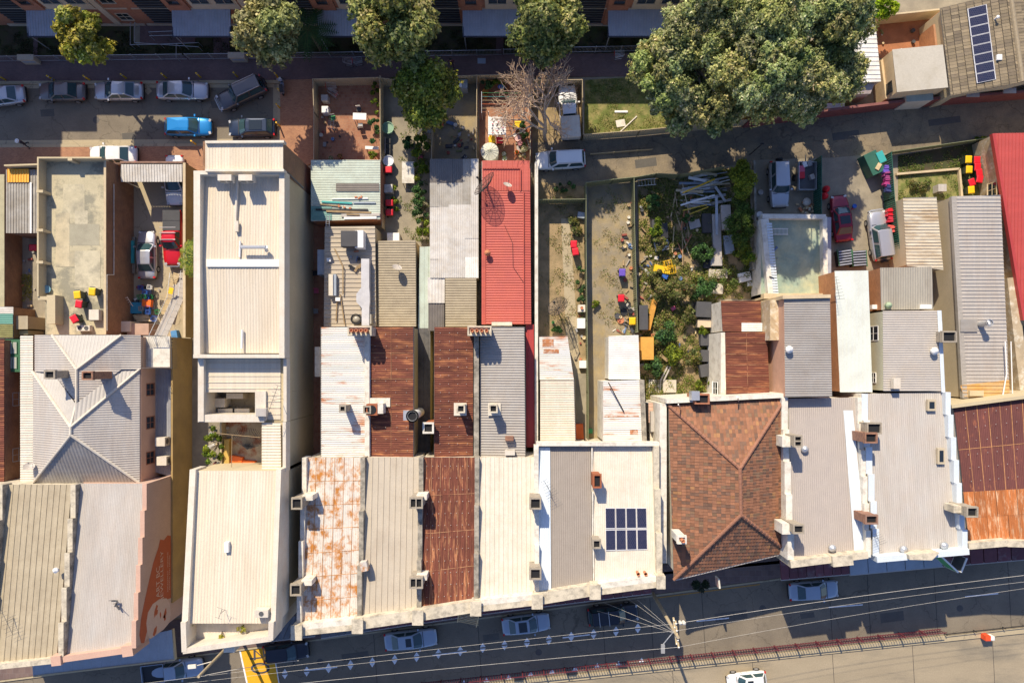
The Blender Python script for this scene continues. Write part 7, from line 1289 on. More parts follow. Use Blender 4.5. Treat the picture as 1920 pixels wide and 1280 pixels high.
t = thing('clothesline', 'set of six clotheslines strung across the red-roof yard', 'clothesline', G(945, 195))
for i, (y, m) in enumerate(zip((174, 181, 188, 195, 203, 210), (GRNPL, TEALP, WOODP, ORNP, WOODP, TERRA))): B = MB(); B.tube(P(903, y, 1.8), P(992, y+1, 1.8), .016); B.build('line', m, t)
for x in (903, 992): B = MB(); B.tube(P(x, 172, 1.85), P(x, 212, 1.85), .03); [B.tube((*P(x, y, 1.8).xy, 0), P(x, y, 1.8), .03) for y in (172, 212)]; B.build('line_post', STEEL, t)
# pots, tubs, boxes: one simple open vessel or box each
def pot(label, px, py, r, h, m, z=0., plant=None, cat='plant pot'):
    p = P(px, py, z+h); t = thing('plant_pot', label, cat, (p.x, p.y, z)); B = MB(); B.lathe((p.x, p.y, z), [(.001, .01), (r*.75, 0), (r, h), (r*1.08, h), (r*.92, h-.03), (r*.9, h*.85), (.001, h*.85)], 14); B.build('pot', m, t, smooth=False)
    if plant:
        n = 60; d = sph(n); d[:, 2] = abs(d[:, 2]); leaf_obj('plant', np.array([p.x, p.y, z+h])+d*r*plant, d, rng.uniform(.08, .16, n), mixcol(n, SHR, [3, 3, 1]), t)
    return t
for i, a in enumerate([('white pot with a dark plant beside the tank', 945, 289, .22, .3, WHITE, 0, 1.1), ('white bowl-shaped pot just above the red roof', 946, 297, .24, .25, WHITE, 0, .9), ('upper amber pot at the left wall of the clothesline yard', 910, 172, .30, .5, mat('amber_pot', (.55, .24, .04)), 0), ('lower amber pot at the left wall of the clothesline yard', 910, 178, .26, .5, mat('amber_pot', (.55, .24, .04)), 0), ('pink square tub by the white wall', 971, 259, .30, .3, mat('pink_tub', (.70, .45, .42)), 0), ('dusty pink round stool by the white wall', 975, 268, .24, .45, mat('dusty_pink', (.35, .15, .16)), 0), ('white paint bucket near the yellow bin', 965, 253, .16, .3, WHITE, 0), ('small white pot at the end of the clotheslines', 981, 213, .15, .2, WHITE, 0), ('grey-lidded pot in the plant row', 982, 270, .22, .3, GREYP, 0, .8), ('pale yellow pot with a large plant', 983, 279, .30, .4, mat('pale_yellow_pot', (.66, .60, .35)), 0, 1.2), ('orange pot at the lower plant row', 969, 285, .20, .3, ORNP, 0, .6), ('low green pot in the courtyard corner planter', 637, 293, .24, .4, TERRA, 0, .9), ('round pale pot in the courtyard planter', 620, 297, .24, .4, mat('pale_pot', (.55, .45, .3)), 0, .9),
                              ('green half-covered round tub in the narrow yard', 727, 239, .55, .8, mat('green_tub', (.25, .40, .28)), 0), ('blue and white round tub below the row of stacked chairs', 728, 301, .50, .8, mat('white_tub', (.70, .72, .75)), 0), ('blue basin at the parapet corner of the concrete deck', 87, 542, .34, .25, mat('blue_basin', (.20, .40, .50)), 4.2), ('small green pot beside the mesh dish', 1037, 604, .14, .25, GRNPL, 0, .3), ('brown round basin on the white bench of the long yard', 1091, 577, .14, .2, TERRA, .9), ('black cooking pot in the gravel yard pile', 1178, 570, .26, .3, BLKP, 0), ('wide black wok in the gravel yard pile', 1170, 585, .36, .15, BLKP, 0), ('black bucket in the gravel yard pile', 1182, 583, .24, .35, BLKP, 0), ('brown clay basin in the gravel yard pile', 1164, 600, .32, .2, TERRA, 0), ('grey cooking pot beside the yellow-lidded bin', 1158, 592, .28, .3, DGREYP, 0),
                              ('pale drum with dark rim beside the lower parapet', 1427, 360, .25, .4, GREYL, 0), ('blue bucket beside the maroon car', 1603, 386, .2, .3, BLUEP, 0), ('white round bin left of the lane wall', 1425, 402, .3, .5, WHITE, 0), ('dark tyre-like tub by the wall corner', 1431, 405, .26, .3, BLKP, 0)]): pot(*a)
def boxes(rows, cat='box', name='box'):
    for r in rows:
        lab, px, py, z, w, d, h, rz, m = r[:9]; B = MB(); zbox(B, px, py, z, w, d, h, rz); o = one(r[9] if len(r) > 9 else name, lab, r[10] if len(r) > 10 else cat, B, m); bv = o.modifiers.new('b', 'BEVEL'); bv.width = .02; bv.segments = 1
boxes([('white washing machine at the left courtyard wall, upper one', 608, 183, .13, .65, .6, .9, 0, GREYL, 'washing_machine', 'washing machine'), ('bright white washing machine at the left courtyard wall, lower one', 609, 205, .13, .65, .65, .9, 0, WHITE, 'washing_machine', 'washing machine'), ('rust-stained white fridge body in the long soil yard', 1090, 606, 0, .8, 1.0, .7, 0, WHITE, 'old_fridge', 'fridge'), ('white stained bench slab under the brown basin', 1091, 578, 0, .7, .7, .9, 0, OFFW, 'bench', 'bench'),
       ('white foam box beside the rust-patched roof', 1093, 683, 0, .7, .75, .5, 0, WHITE), ('orange board leaning at the bottom of the side passage', 1087, 809, 0, .75, 1.5, .5, 3, ORNP, 'orange_board', 'board'), ('bright green plastic chair at the foot of the side passage', 1107, 808, 0, .45, .45, .45, 0, GRNPL, 'plastic_chair', 'chair'), ('white cabinet beside the lower red bins', 728, 353, 0, .8, .8, .8, 0, OFFW, 'cabinet', 'cabinet'), ('silver-wrapped box at the top of the alley path', 1090, 403, 0, .7, .6, .5, -8, SHADE_STEEL), ('white sheet-covered table left of the tan roof', 737, 444, 0, 1.2, .8, .8, 0, WHITE, 'covered_table', 'table'),
       ('yellow foam board leaning by the junk yard corner', 1214, 653, 0, 1.25, 2.2, 1.6, 0, mat('amber_board', (.62, .32, .06), .8), 'amber_box', 'cupboard'), ('dark grey plywood sheet against the olive fence', 1207, 595, 0, .85, 2.4, 1.3, 0, DGREYP, 'grey_panel_box', 'cupboard'), ('orange tarpaulin-covered plank pile beside the dark sheet', 1222, 590, 0, .5, 3.0, .6, -14, mat('orange_tarp', (.62, .30, .05), .8, var=.2), 'tarpaulin', 'tarpaulin'),
       ('shingled dark square lid, topmost of four in the junk yard', 1320, 580, 0, 1.45, 1.5, 1.2, -3, DGREYP, 'shingled_hutch', 'hutch'), ('shingled dark square lid, second of four', 1326, 637, 0, 1.2, 1.15, .9, 0, DGREYP, 'shingled_hutch', 'hutch'), ('shingled dark square lid, third of four', 1326, 667, 0, 1.2, 1.15, .9, -2, DGREYP, 'shingled_hutch', 'hutch'), ('shingled dark square lid, lowest and most tilted of four', 1325, 694, 0, 1.2, 1.2, .9, 10, DGREYP, 'shingled_hutch', 'hutch'),
       ('pale slatted box top below the topmost shingled lid', 1321, 606, 0, 1.3, .8, .9, 0, mat('pale_box_top', (.58, .46, .32))), ('concrete slab with a diagonal shadow beside the plastic pallet', 1256, 724, 0, 1.3, 1.25, .5, 0, mat('pale_slab', (.52, .46, .37)), 'concrete_slab', 'slab'), ('mossy fibre-cement sheet right of the dark lids', 1347, 668, 0, .85, 2.1, 1.2, 0, mat('fibre_cement', (.32, .29, .17), .9, var=.2), 'fibre_sheet', 'sheet'),
       ('large black plastic box with slats, left of the rusty posts', 1233, 428, 0, 1.0, 1.7, 1.0, 3, DGREYP), ('smaller black plastic box against the larger one', 1246, 432, 0, .7, 1.5, 1.15, 3, BLKP), ('white crumpled sheet below the black boxes', 1241, 460, 0, 1.4, 1.0, .3, 10, WHITE, 'plastic_sheet', 'plastic sheet'), ('yellow tub tray stack lying on its side in the weeds', 1242, 505, 0, 1.6, .7, .5, -12, YELLOWP, 'yellow_tray_stack', 'trays'), ('small blue container in the weeds', 1247, 518, 0, .6, .45, .4, -20, BLUEP, 'blue_container', 'container'),
       ('long white cabinet lying beside the hedge', 1345, 445, 0, .8, 4.6, .7, 2, GREYL, 'white_locker', 'locker'), ('tall pale panel next to the upper hedge', 1362, 407, 0, .95, 2.4, .8, 3, mat('dappled_panel', (.55, .48, .42)), 'pale_sheet_stack', 'sheets'), ('dark hatch-like board beside the white cabinet', 1326, 418, 0, .9, 1.9, .5, 2, mat('charcoal_board', (.07, .065, .06)), 'dark_board', 'board'), ('dark rolled matting, upper roll', 1325, 481, 0, .9, .7, .4, 10, BLKP, 'rolled_matting', 'matting'), ('dark rolled matting, lower roll', 1328, 497, 0, .9, .7, .4, -10, BLKP, 'rolled_matting', 'matting'),
       ('pale grey box top at the foot of the white cabinet', 1344, 489, 0, 1.1, .95, .8, 0, GREYL), ('blue-white crumpled sheet metal by the hedge', 1367, 458, 0, .9, 1.8, .5, 8, SHADE_STEEL, 'sheet_metal', 'sheet metal'), ('grey framed mould tray in the weeds', 1303, 420, 0, 1.1, .8, .25, 15, GREYL, 'mould_tray', 'tray'), ('upper white slab under the ivy', 1347, 513, 0, 1.8, .9, .5, 0, mat('pale_slab', (.52, .46, .37)), 'white_slab', 'slab'), ('lower square slab under the ivy', 1345, 541, 0, 1.15, 1.0, .5, -3, mat('pale_slab', (.52, .46, .37)), 'white_slab', 'slab'), ('right-hand white plank end beside the deck wall', 1397, 519, 0, 1.2, .9, .5, 12, WHITE, 'white_slab', 'slab'), ('white oval tub end by the deck wall', 1411, 532, 0, .9, .45, .4, 0, WHITE, 'white_tub', 'tub'),
       ('white square lid lying in the junk yard', 1265, 606, 0, .4, .5, .1, 25, WHITE, 'white_tray', 'tray'), ('crimson bundle in the weeds', 1263, 578, 0, .45, .35, .3, 30, PINKP, 'crimson_bundle', 'bundle'), ('amber-yellow scrap in the weeds', 1284, 597, 0, .4, .4, .2, 40, YELLOWP, 'yellow_scrap', 'scrap'), ('green skip-like hopper beside the lane fence, open top', 1640, 305, 0, 1.3, 2.2, 1.3, 25, FENCEDG, 'waste_hopper', 'skip'), ('white and teal board on the hopper', 1653, 294, 1.32, .7, 1.1, .08, 25, TEALP, 'teal_board', 'board'),
       ('grey grated box beside the hopper', 1648, 312, 1.32, .4, .7, .1, -30, WOODP, 'timber_offcut', 'timber'), ('blue tarpaulin folded beside the stairs', 326, 628, 0, .6, .9, .6, 10, mat('blue_tarp', (.08, .25, .5), .6), 'blue_tarpaulin', 'tarpaulin'), ('teal plastic tub with open end under the crates', 253, 577, 0, 1.3, 1.1, .6, 0, mat('teal_tub', (.03, .25, .40)), 'teal_tub', 'tub'), ('teal narrow bench leaning along the brick wall', 247, 472, 0, .35, 2.2, .5, 0, TEALP, 'teal_bench', 'bench'), ('concrete wheel stop beside the silver sedan', 249, 478, 0, .4, 3.6, .3, 0, CONCG, 'concrete_plinth', 'plinth'),
       ('pinkish tray roof at the bottom of the car yard', 258, 617, 0, 2.1, 1.1, 2.0, 0, mat('pinkish_roof', (.40, .28, .22))), ('cream square lid at the bottom of the car yard', 233, 612, 0, 1.1, 1.0, 2.2, 0, CREAM2), ('grey storage shelf box by the shaded cream fence, open front', 860, 157, 0, 1.7, .9, 1.3, 0, mat('shelf_grey', (.30, .33, .34)), 'storage_shelf', 'cabinet'), ('white box inside the storage shelf', 857, 159, 1.31, .9, .4, .1, 0, WHITE), ('white foam slab near the fallen sheets on the lawn', 1165, 209, 0, 1.3, .22, .1, 0, WHITE, 'white_plank', 'plank'), ('pale flat stone slab on the lawn', 1164, 231, 0, .9, .7, .08, 10, OFFW, 'stone_slab', 'slab'), ('grey metal access lid on the shaded footpath', 903, 114, .12, .8, .55, .03, 0, SHADE_STEEL, 'access_cover', 'cover'), ('white sheet of board behind the maroon wall', 1565, 201, 1.0, 2.0, .8, .1, 0, WHITE, 'white_board', 'board'),
       ('pink cloth on the washing line frame', 788, 296, .6, .45, .4, .05, 10, PINKP, 'pink_cloth', 'cloth'), ('orange-red wheelbarrow body in the courtyard', 440, 862, 4.6, 1.3, .7, .5, -10, ORNP, 'orange_barrow', 'wheelbarrow'), ('orange bench board in the courtyard', 462, 866, 4.6, 1.6, .3, .4, -5, ORNP, 'orange_board', 'board'), ('cluttered yellow-topped shelf in the courtyard', 424, 848, 4.6, .5, 2.4, .8, 0, mat('ochre_shelf', (.50, .33, .08)), 'ochre_shelf', 'shelf'), ('curved white awning box over the courtyard roof edge', 489, 773, 8.55, .9, .7, .5, 0, GREYL, 'cooling_unit', 'unit'), ('white and grey kitchen extraction cabinet on the kitchen wing', 673, 448, 3.6, .8, 1.6, 1.2, 0, WHITE, 'exhaust_cabinet', 'cabinet'), ('square charcoal hood on the kitchen wing roof', 654, 447, 3.9, 1.5, 1.45, 1.0, 0, DGREYP, 'charcoal_hood', 'hood')])
# ducts on the kitchen wing
t = thing('exhaust_duct', 'galvanised square duct with funnel running down the kitchen wing roof', 'duct', (*P(685, 540, 3.6).xy, 3.6)); DU = mat('duct_steel', (.56, .55, .55), .45, metal=.2)
for y0, y1, x0, x1, n in ((485, 539, 677, 692, 'duct_section'), (551, 566, 668, 693, 'plenum_box'), (577, 610, 678, 692, 'duct_section')): wbox(t, n, Xp(x0, 4.4), Xp(x1, 4.4), Yp(y1, 4.4), Yp(y0, 4.4), 3.75, 4.4, DU)
for a, b in (((677, 692, 539), (668, 693, 551)), ((668, 693, 566), (678, 692, 577))): B = MB(); B.prism([P(a[0], a[2], 4.4), P(a[1], a[2], 4.4), P(b[1], b[2], 4.4), P(b[0], b[2], 4.4)], 3.8); B.build('funnel', DU, t)
t = thing('exhaust_fan', 'round black-rimmed exhaust fan on the kitchen wing beside the duct', 'fan', (*P(667, 598, 3.6).xy, 3.6)); p = P(667, 598, 4.2); B = MB(); B.lathe((p.x, p.y, 3.6), [(.50, 0), (.50, .6), (.42, .6), (.40, .35)], 22); B.build('rim', BLKP, t); B = MB(); B.lathe((p.x, p.y, 3.95), [(.38, 0), (.30, .12), (.12, .2), (.001, .22)], 18); B.build('fan_cowl', mat('dull_brass', (.35, .32, .26), .4), t, smooth=True)
boxes([('grey angled hood of the lower cabinet at the left edge of the kitchen wing', 625, 534, 3.6, .5, 2.0, .4, 0, SHADE_STEEL, 'vent_hood', 'hood'), ('cream ridge of the vent hood on the kitchen wing', 620, 534, 3.6, .42, 2.0, .55, 0, CREAM2, 'vent_hood', 'hood'), ('small white roof box between two pipes on the kitchen wing', 633, 561, 3.6, .45, .35, .3, 0, WHITE, 'junction_box', 'box'), ('white junction box on the shaded roof strip', 616, 487, 3.6, .4, .35, .2, 0, WHITE, 'junction_box', 'box'), ('metal elbow box beside the fan', 687, 598, 3.6, .9, .9, .7, 0, mat('dull_brass', (.35, .32, .26), .4), 'fan_box', 'box')])
def pipes(rows):
    for lab, pts, r, m, nm in rows: B = MB(); B.path([P(*q) for q in pts], r, 6); one(nm, lab, 'pipe', B, m)
pipes([('cream trunking pipe running down the big cream roof', [(445, 338, 8.8), (441, 430, 8.8)], .12, CREAM2, 'cable_trunking'), ('grey hooked duct pipe above the white ridge on the cream roof', [(450, 463, 9.5), (498, 463, 9.5), (500, 470, 9.0)], .16, STEEL, 'bent_duct'), ('long dark pipe with brick supports on the kitchen wing roof', [(627, 466, 3.75), (643, 500, 3.8), (643, 552, 3.75)], .06, WOOD, 'roof_pipe'), ('left brown pipe at the bottom of the kitchen wing', [(632, 560, 3.7), (630, 602, 3.7)], .06, WOOD, 'roof_pipe'), ('right slanting brown pipe at the bottom of the kitchen wing', [(638, 552, 3.7), (646, 608, 3.7)], .06, WOOD, 'roof_pipe'),
       ('slanting rusty pole over the streaked white roof', [(1141, 717, 5.2), (1170, 772, 4.8)], .05, BLKP, 'roof_pole'), ('white stand pipe on the cream roof', [(450, 452, 8.9), (449, 482, 8.9)], .09, WHITE, 'stand_pipe'), ('short white vent pipe at the bottom of the big cream roof', [(454, 618, 8.8), (453, 653, 8.8)], .10, WHITE, 'vent_pipe'), ('black cable crossing the red roof', [(946, 422, 3.5), (961, 455, 3.5), (962, 500, 3.5), (982, 530, 3.5)], .015, BLKP, 'roof_cable')])
B = MB(); zbox(B, 424, 1026, 10.3, .35, .85, .35); one('roof_box', 'small white roof box in the middle of the front cream roof', 'box', B, WHITE)
B = MB(); zbox(B, 443, 424, 8.8, .3, .9, .25); one('cable_box', 'narrow box at the lower end of the trunking on the cream roof', 'box', B, CREAM2)
# timber and pipes on the green shed and in the junk yard
def planks(rows):
    for i, (lab, x0, y0, x1, y1, z, w, h, m, nm) in enumerate(rows):
        A, C = P(x0, y0, z), P(x1, y1, z); d = C-A; B = MB(); B.box(((A.x+C.x)/2, (A.y+C.y)/2, z+h/2), (d.length, w, h), math.atan2(d.y, d.x)); one(nm, lab, 'timber' if 'timber' in nm or 'plank' in nm else 'scrap length', B, m)
planks([('teal strip lying on the green shed roof', 603, 378, 660, 381, 2.9, .16, .06, TEALP, 'teal_strip'), ('dark teal bar right of the teal strip on the shed roof', 662, 380, 704, 380, 2.9, .12, .06, SHADE_STEEL, 'steel_bar'), ('white strip near the bricks on the shed roof', 622, 373, 690, 372, 2.9, .10, .05, WHITE, 'white_strip'), ('long black bar across the lower shed roof', 592, 393, 690, 393.5, 2.9, .14, .08, BLKP, 'steel_bar'), ('brown timber beam below the black bar', 612, 396, 696, 399, 2.9, .18, .10, WOOD, 'timber_beam'), ('pale grey plank at the shed roof edge', 640, 404, 712, 402, 2.9, .28, .06, GREYL, 'pale_plank'), ('white plank at the lowest edge of the shed roof', 645, 409, 706, 408, 2.9, .22, .06, WHITE, 'white_plank'), ('short brown timber above the pale plank', 650, 402, 674, 403, 2.96, .14, .08, WOOD, 'timber_beam'), ('thin reddish timber left on the shed roof', 600, 383, 640, 387, 2.9, .10, .06, WOOD, 'timber_beam')])
for i, (x, y) in enumerate([(667, 369), (673, 371), (677, 369), (635, 386), (645, 388), (656, 390)]): B = MB(); zbox(B, x, y, 2.9, .24, .14, .12, i*37); one('loose_brick', 'loose brick on the green shed roof, %s of six' % ['upper left', 'upper middle', 'upper right', 'lower left', 'lower middle', 'lower right'][i], 'brick', B, TERRA, group='bricks on the shed roof')
jr = random.Random(5); DIRS = ['leaning on the lane fence', 'beside the hedge top', 'under the yellow pole', 'across the pile']
SCN = ['white strip', 'blue-grey strip', 'grey sheet strip', 'galvanised bar', 'charcoal strip', 'off-white board', 'tan board']; it = []
for i in range(34):
    x = jr.uniform(1285, 1352); y = jr.uniform(326, 388); a = math.radians(jr.uniform(-14, 16)); L = jr.uniform(1.4, 3.6); B = MB(); p = P(x, y, .3); z = .12+jr.uniform(0, .55); B.box((p.x, p.y, z), (L, jr.uniform(.06, .28), .05), a, (0, jr.uniform(-.04, .04)))
    k = jr.randrange(7); it.append((SCN[k], y, one('scrap_length', 'x', 'scrap', B, [WHITE, SHADE_STEEL, GREYL, STEEL, DGREYP, OFFW, CREAMW][k], group='scrap heap lengths')))
rank(it, 'in the scrap heap by the lane fence'); it = []
for i in range(16):
    x = jr.uniform(1262, 1298); y = jr.uniform(372, 470); a = math.radians(90+jr.uniform(-28, 28)); B = MB(); p = P(x, y, .3); B.box((p.x, p.y, .1+jr.uniform(0, .3)), (jr.uniform(1., 3.2), .09, .07), a); k = jr.randrange(3); it.append((['brown batten', 'reddish batten', 'pale batten'][k], y, one('old_batten', 'x', 'timber', B, [WOOD, TERRA, WOODP][k], group='battens in the junk yard')))
rank(it, 'among the junk yard weeds')
planks([('long yellow pole across the scrap heap', 1280, 362, 1340, 336, .9, .12, .10, YELLOWP, 'yellow_pole'), ('yellow-black striped bar, upper', 1280, 395, 1325, 384, .6, .10, .08, mat('striped_yellow', (.6, .42, .05)), 'striped_bar'), ('yellow-black striped bar, lower', 1287, 404, 1328, 388, .6, .10, .08, mat('striped_yellow', (.6, .42, .05)), 'striped_bar'), ('silver channel section over the white cabinet', 1343, 370, 1344, 440, .9, .25, .10, STEEL, 'steel_channel'), ('second silver channel leaning to the right', 1341, 350, 1360, 378, .9, .22, .10, STEEL, 'steel_channel'), ('white pipe length below the scrap heap', 1276, 385, 1340, 366, .6, .16, .12, WHITE, 'white_pipe'), ('twin pale planks above the plastic pallet, left', 1238, 714, 1252, 686, .5, .14, .08, GREYL, 'pale_plank'), ('twin pale planks above the plastic pallet, right', 1244, 714, 1257, 687, .5, .14, .08, GREYL, 'pale_plank'), ('short brown board above the twin planks', 1238, 665, 1252, 676, .5, .3, .06, WOOD, 'brown_plank'), ('white plank along the lawn', 1163, 247, 1194, 218, .05, .10, .06, OFFW, 'white_plank')])
# plastic pallet
t = thing('plastic_pallet', 'white latticed plastic pallet in the lower junk yard', 'pallet', (*P(1230, 724, .2).xy, 0)); p = P(1230, 724, .2)
for i in range(7): B = MB(); B.box((p.x-.66+i*.22, p.y, .17), (.07, 1.3, .1)); B.build('slat', OFFW, t); B = MB(); B.box((p.x, p.y-.6+i*.2, .15), (1.4, .07, .1)); B.build('slat', OFFW, t)
def crate(label, px, py, z, rz, m, w=.34, h=.28, cat='crate', grp='milk crates in the car yard'):
    p = P(px, py, z+h); t = thing('plastic_crate', label, cat, (p.x, p.y, z), math.radians(rz), grp); B = MB(); k = w/2
    for sx, sy, wx, wy in ((0, k, w, .03), (0, -k, w, .03), (k, 0, .03, w-.06), (-k, 0, .03, w-.06)): B.box((sx, sy, h-.03), (wx, wy, .06)); B.box((sx, sy, .03), (wx, wy, .05)); [B.box((sx+(f*w*.4 if wx > wy else 0), sy+(f*w*.4 if wy > wx else 0), h/2), (.04, .03, h-.05)) for f in (-1, 0, 1)]
    [B.box((f*w*.3, 0, .02), (.04, w-.05, .02)) for f in (-1, 0, 1)]; B.build('frame', m, t, local=True); return t
cs = [(262, 539, BLUEP, 'light blue crate at the top left of the crate pile'), (279, 538, WHITE, 'white crate at the top of the crate pile'), (270, 547, BLUEP, 'dark blue crate, second row left'), (278, 548, BLUEP, 'blue crate, second row right'), (260, 556, GRNPL, 'pale green crate at the left of the pile'), (268, 555, GRNPL, 'green crate next to the pale green one'), (281, 556, GRNPL, 'bright green crate at the right of the pile'), (274, 558, BLUEP, 'blue crate under the green ones'), (263, 578, GREYP, 'grey crate below the red tub'), (262, 586, GREYP, 'lower grey crate below the red tub'), (276, 577, BLUEP, 'blue crate right below the red tub'), (276, 585, BLUEP, 'brighter blue crate in the lower row'), (294, 584, GRNPL, 'deep green crate at the lower right'), (287, 597, BLUEP, 'large pale-rimmed blue crate at the foot of the pile'), (286, 548, BLKP, 'black crate at the right of the second row')]
for i, (x, y, m, lab) in enumerate(cs): crate(lab, x, y, .3+.25*(i % 3), jr.uniform(-15, 15), m, .50 if i == 13 else .40)
crate('open yellow tub in the junk yard, upper one', 1253, 495, .3, 12, YELLOWP, .75, .4, 'tub', 'yellow tubs'); crate('open yellow tub in the junk yard, lower one', 1260, 505, .3, 8, YELLOWP, .75, .4, 'tub', 'yellow tubs')
B = MB(); zbox(B, 274, 568, .3, .85, .7, .5, -5); one('red_tub', 'orange-red tub in the middle of the crate pile', 'tub', B, ORNP)
B = MB(); zbox(B, 320, 545, 2.2, .42, .6, .05, -15); one('yellow_board', 'small yellow board on the outside staircase', 'board', B, YELLOWP)
for i in range(5): B = MB(); p = P(262+i*2.2, 591+i*2.6, .5); B.box((p.x, p.y, .4+.04*i), (1.5, .13, .06), math.radians(jr.uniform(-8, 8))); one('pale_plank', 'pale timber offcut stacked below the crates, %s' % ['topmost', 'second', 'middle', 'fourth', 'lowest'][i], 'timber', B, WOODP, group='timber offcuts below the crates')
# ladders & frames
def ladder(label, A, C, w, n, m, name='ladder', cat='ladder'):
    A, C = Vector(A), Vector(C); d = (C-A).normalized(); s = Vector((-d.y, d.x, 0)).normalized()*w/2; t = thing(name, label, cat, A); B = MB(); B.tube(A-s, C-s, .03); B.tube(A+s, C+s, .03); B.build('stile', m, t)
    for i in range(n): q = A+(C-A)*((i+.5)/n); B = MB(); B.tube(q-s, q+s, .02, n=4); B.build('rung', m, t)
    return t
ladder('white metal ladder leaning on the brick wall, upper', P(242, 577, .4), P(229, 556, 1.6), .9, 5, WHITE); ladder('white slatted ladder lying below the leaning one', P(239, 583, .6), P(216, 580, .9), .5, 8, WHITE); ladder('thin ladder standing on the shed end roof', P(614, 425, 3.6), P(615, 404, 3.7), .3, 6, STEEL); ladder('white barrier frame on the roof deck', P(1443, 434, 3.0), P(1478, 434, 3.0), .55, 14, WHITE, 'barrier_frame', 'frame'); ladder('row of pale brackets under the lane fence in the junk yard', P(1195, 343, 1.0), P(1230, 340, 1.0), .6, 6, OFFW, 'bracket_rack', 'rack')
# outside stair
t = thing('outside_staircase', 'steel staircase climbing from the car yard to the balcony', 'staircase', G(318, 600)); sp = [P(338, 512, .1), P(333, 560, 1.7), P(300, 632, 4.9)]
for (A, C, n) in ((sp[0], sp[1], 14), (sp[1], sp[2], 26)):
    d = C-A; rz = math.atan2(d.y, d.x)
    for i in range(n): q = A+d*((i+.5)/n); B = MB(); B.box(q, (.2, 1.0, .04), rz); B.build('tread', GREYL, t)
    s = Vector((-d.y, d.x, 0)).normalized()*.55
    for g in (-1, 1):
        B = MB(); B.tube(A+s*g, C+s*g, .05); B.build('stringer', GREYL, t); B = MB(); u = Vector((0, 0, 1.0)); B.tube(A+s*g+u, C+s*g+u, .03); [B.tube(A+s*g+d*i/6, A+s*g+d*i/6+u, .015, n=4) for i in range(7)]; B.build('handrail', STEEL, t)
t = thing('slatted_walkway', 'beige slatted walkway beside the steel staircase', 'walkway', G(322, 560)); A, M_, C = P(331, 512, .8), P(316, 556, .8), P(308, 590, .8)
for (A_, C_, n) in ((A, M_, 15), (M_, C, 11)):
    d = C_-A_; rz = math.atan2(d.y, d.x)
    for i in range(n): q = A_+d*((i+.5)/n); B = MB(); B.box(q, (.12, .62, .05), rz); B.build('slat', mat('beige_slat', (.50, .38, .20), .8), t)
# chairs and tables
def table(label, px, py, w, d, h, m, rz=0, z=0., name='table'):
    p = P(px, py, z+h); t = thing(name, label, 'table', (p.x, p.y, z), math.radians(rz)); B = MB(); B.box((0, 0, h-.02), (w, d, .04)); B.build('tabletop', m, t, local=True)
    for sx in (-1, 1):
        for sy in (-1, 1): B = MB(); B.box((sx*(w/2-.05), sy*(d/2-.05), (h-.04)/2), (.05, .05, h-.04)); B.build('leg', m, t, local=True)
    return t
def chair(label, px, py, rz, m, z=0., m2=None):
    p = P(px, py, z+.6); t = thing('chair', label, 'chair', (p.x, p.y, z), math.radians(rz)); B = MB(); B.box((0, 0, .44), (.45, .45, .04)); B.build('seat', m2 or m, t, local=True); B = MB(); B.box((0, .22, .72), (.45, .04, .34)); B.build('backrest', m, t, local=True)
    for sx in (-1, 1):
        for sy in (-1, 1): B = MB(); B.tube((sx*.2, sy*.2, 0), (sx*.2, sy*.2, .43), .018); B.build('leg', m, t, local=True)
    return t
table('white plank table in the brick-paved courtyard', 674, 218, 1.3, .65, .75, WHITE, -2, .13); chair('folding chair with pale frame above the courtyard table', 672, 204, 5, OFFW, .13, DGREYP); chair('folding chair below the courtyard table', 675, 234, 185, OFFW, .13, GREYP); table('small white slatted table at the lower right of the courtyard', 697, 277, 1.3, .3, .5, WHITE, -3, .13, 'bench_table')
for i, y in enumerate((263, 274, 284)): chair('dark stacked tub chair with pale rim in the narrow yard, %s of three' % ('upper', 'middle', 'lower')[i], 727, y, 90, mat('chair_rim', (.35, .32, .34)), 0., BLKP)
chair('office chair frame with green cloth in the courtyard', 624, 220, 10, GREYP, .13, GRNPL); table('white stool among junk on the roof deck', 1446, 504, .45, .45, .5, WHITE, 20, 2.7, 'stool'); chair('dark folded chair on the roof deck', 1447, 516, 160, BLKP, 2.7); chair('pink chair in the side passage beside the kitchen wing', 592, 545, 0, PINKP, 0., PINKP); chair('black metal chair in the side passage, upper', 590, 512, 0, BLKP); chair('grey seat in the side passage, lower', 591, 583, 0, GREYP)
table('wire table frame beside the weeds in the narrow yard', 765, 323, 1.2, 2.1, .7, OFFW, 0, 0., 'frame_table')['label'] = 'pale wire frame standing over the narrow yard path'
def trolley(label, px, py, rz, z=0.):
    p = P(px, py, z+.9); t = thing('shopping_trolley', label, 'trolley', (p.x, p.y, z), math.radians(rz), 'shopping trolleys'); B = MB(); m = STEEL
    for zz, sx, sy in ((.95, .44, .27), (.7, .40, .24), (.5, .37, .20)): B.path([(-sx, -sy, zz), (sx, -sy*.8, zz), (sx, sy*.8, zz), (-sx, sy, zz), (-sx, -sy, zz)], .012, 4)
    for i in range(7): x = -.36+i*.12; B.path([(x*1.15, -.25, .95), (x, -.19, .5), (x, .19, .5), (x*1.15, .25, .95)], .007, 3)
    B.build('basket', m, t, local=True); B = MB(); B.path([(-.40, -.2, .5), (.3, -.2, .15), (-.4, -.22, .12)], .014, 4); B.path([(-.40, .2, .5), (.3, .2, .15), (-.4, .22, .12)], .014, 4); B.build('chassis', m, t, local=True)
    B = MB(); B.tube((-.52, -.25, 1.0), (-.52, .25, 1.0), .02); B.build('handle', REDP, t, local=True)
    for x, y in ((.3, -.2), (.3, .2), (-.38, -.22), (-.38, .22)): B = MB(); B.tube((x, y-.015, .06), (x, y+.015, .06), .06, n=8); B.build('wheel', RUBBER, t, local=True)
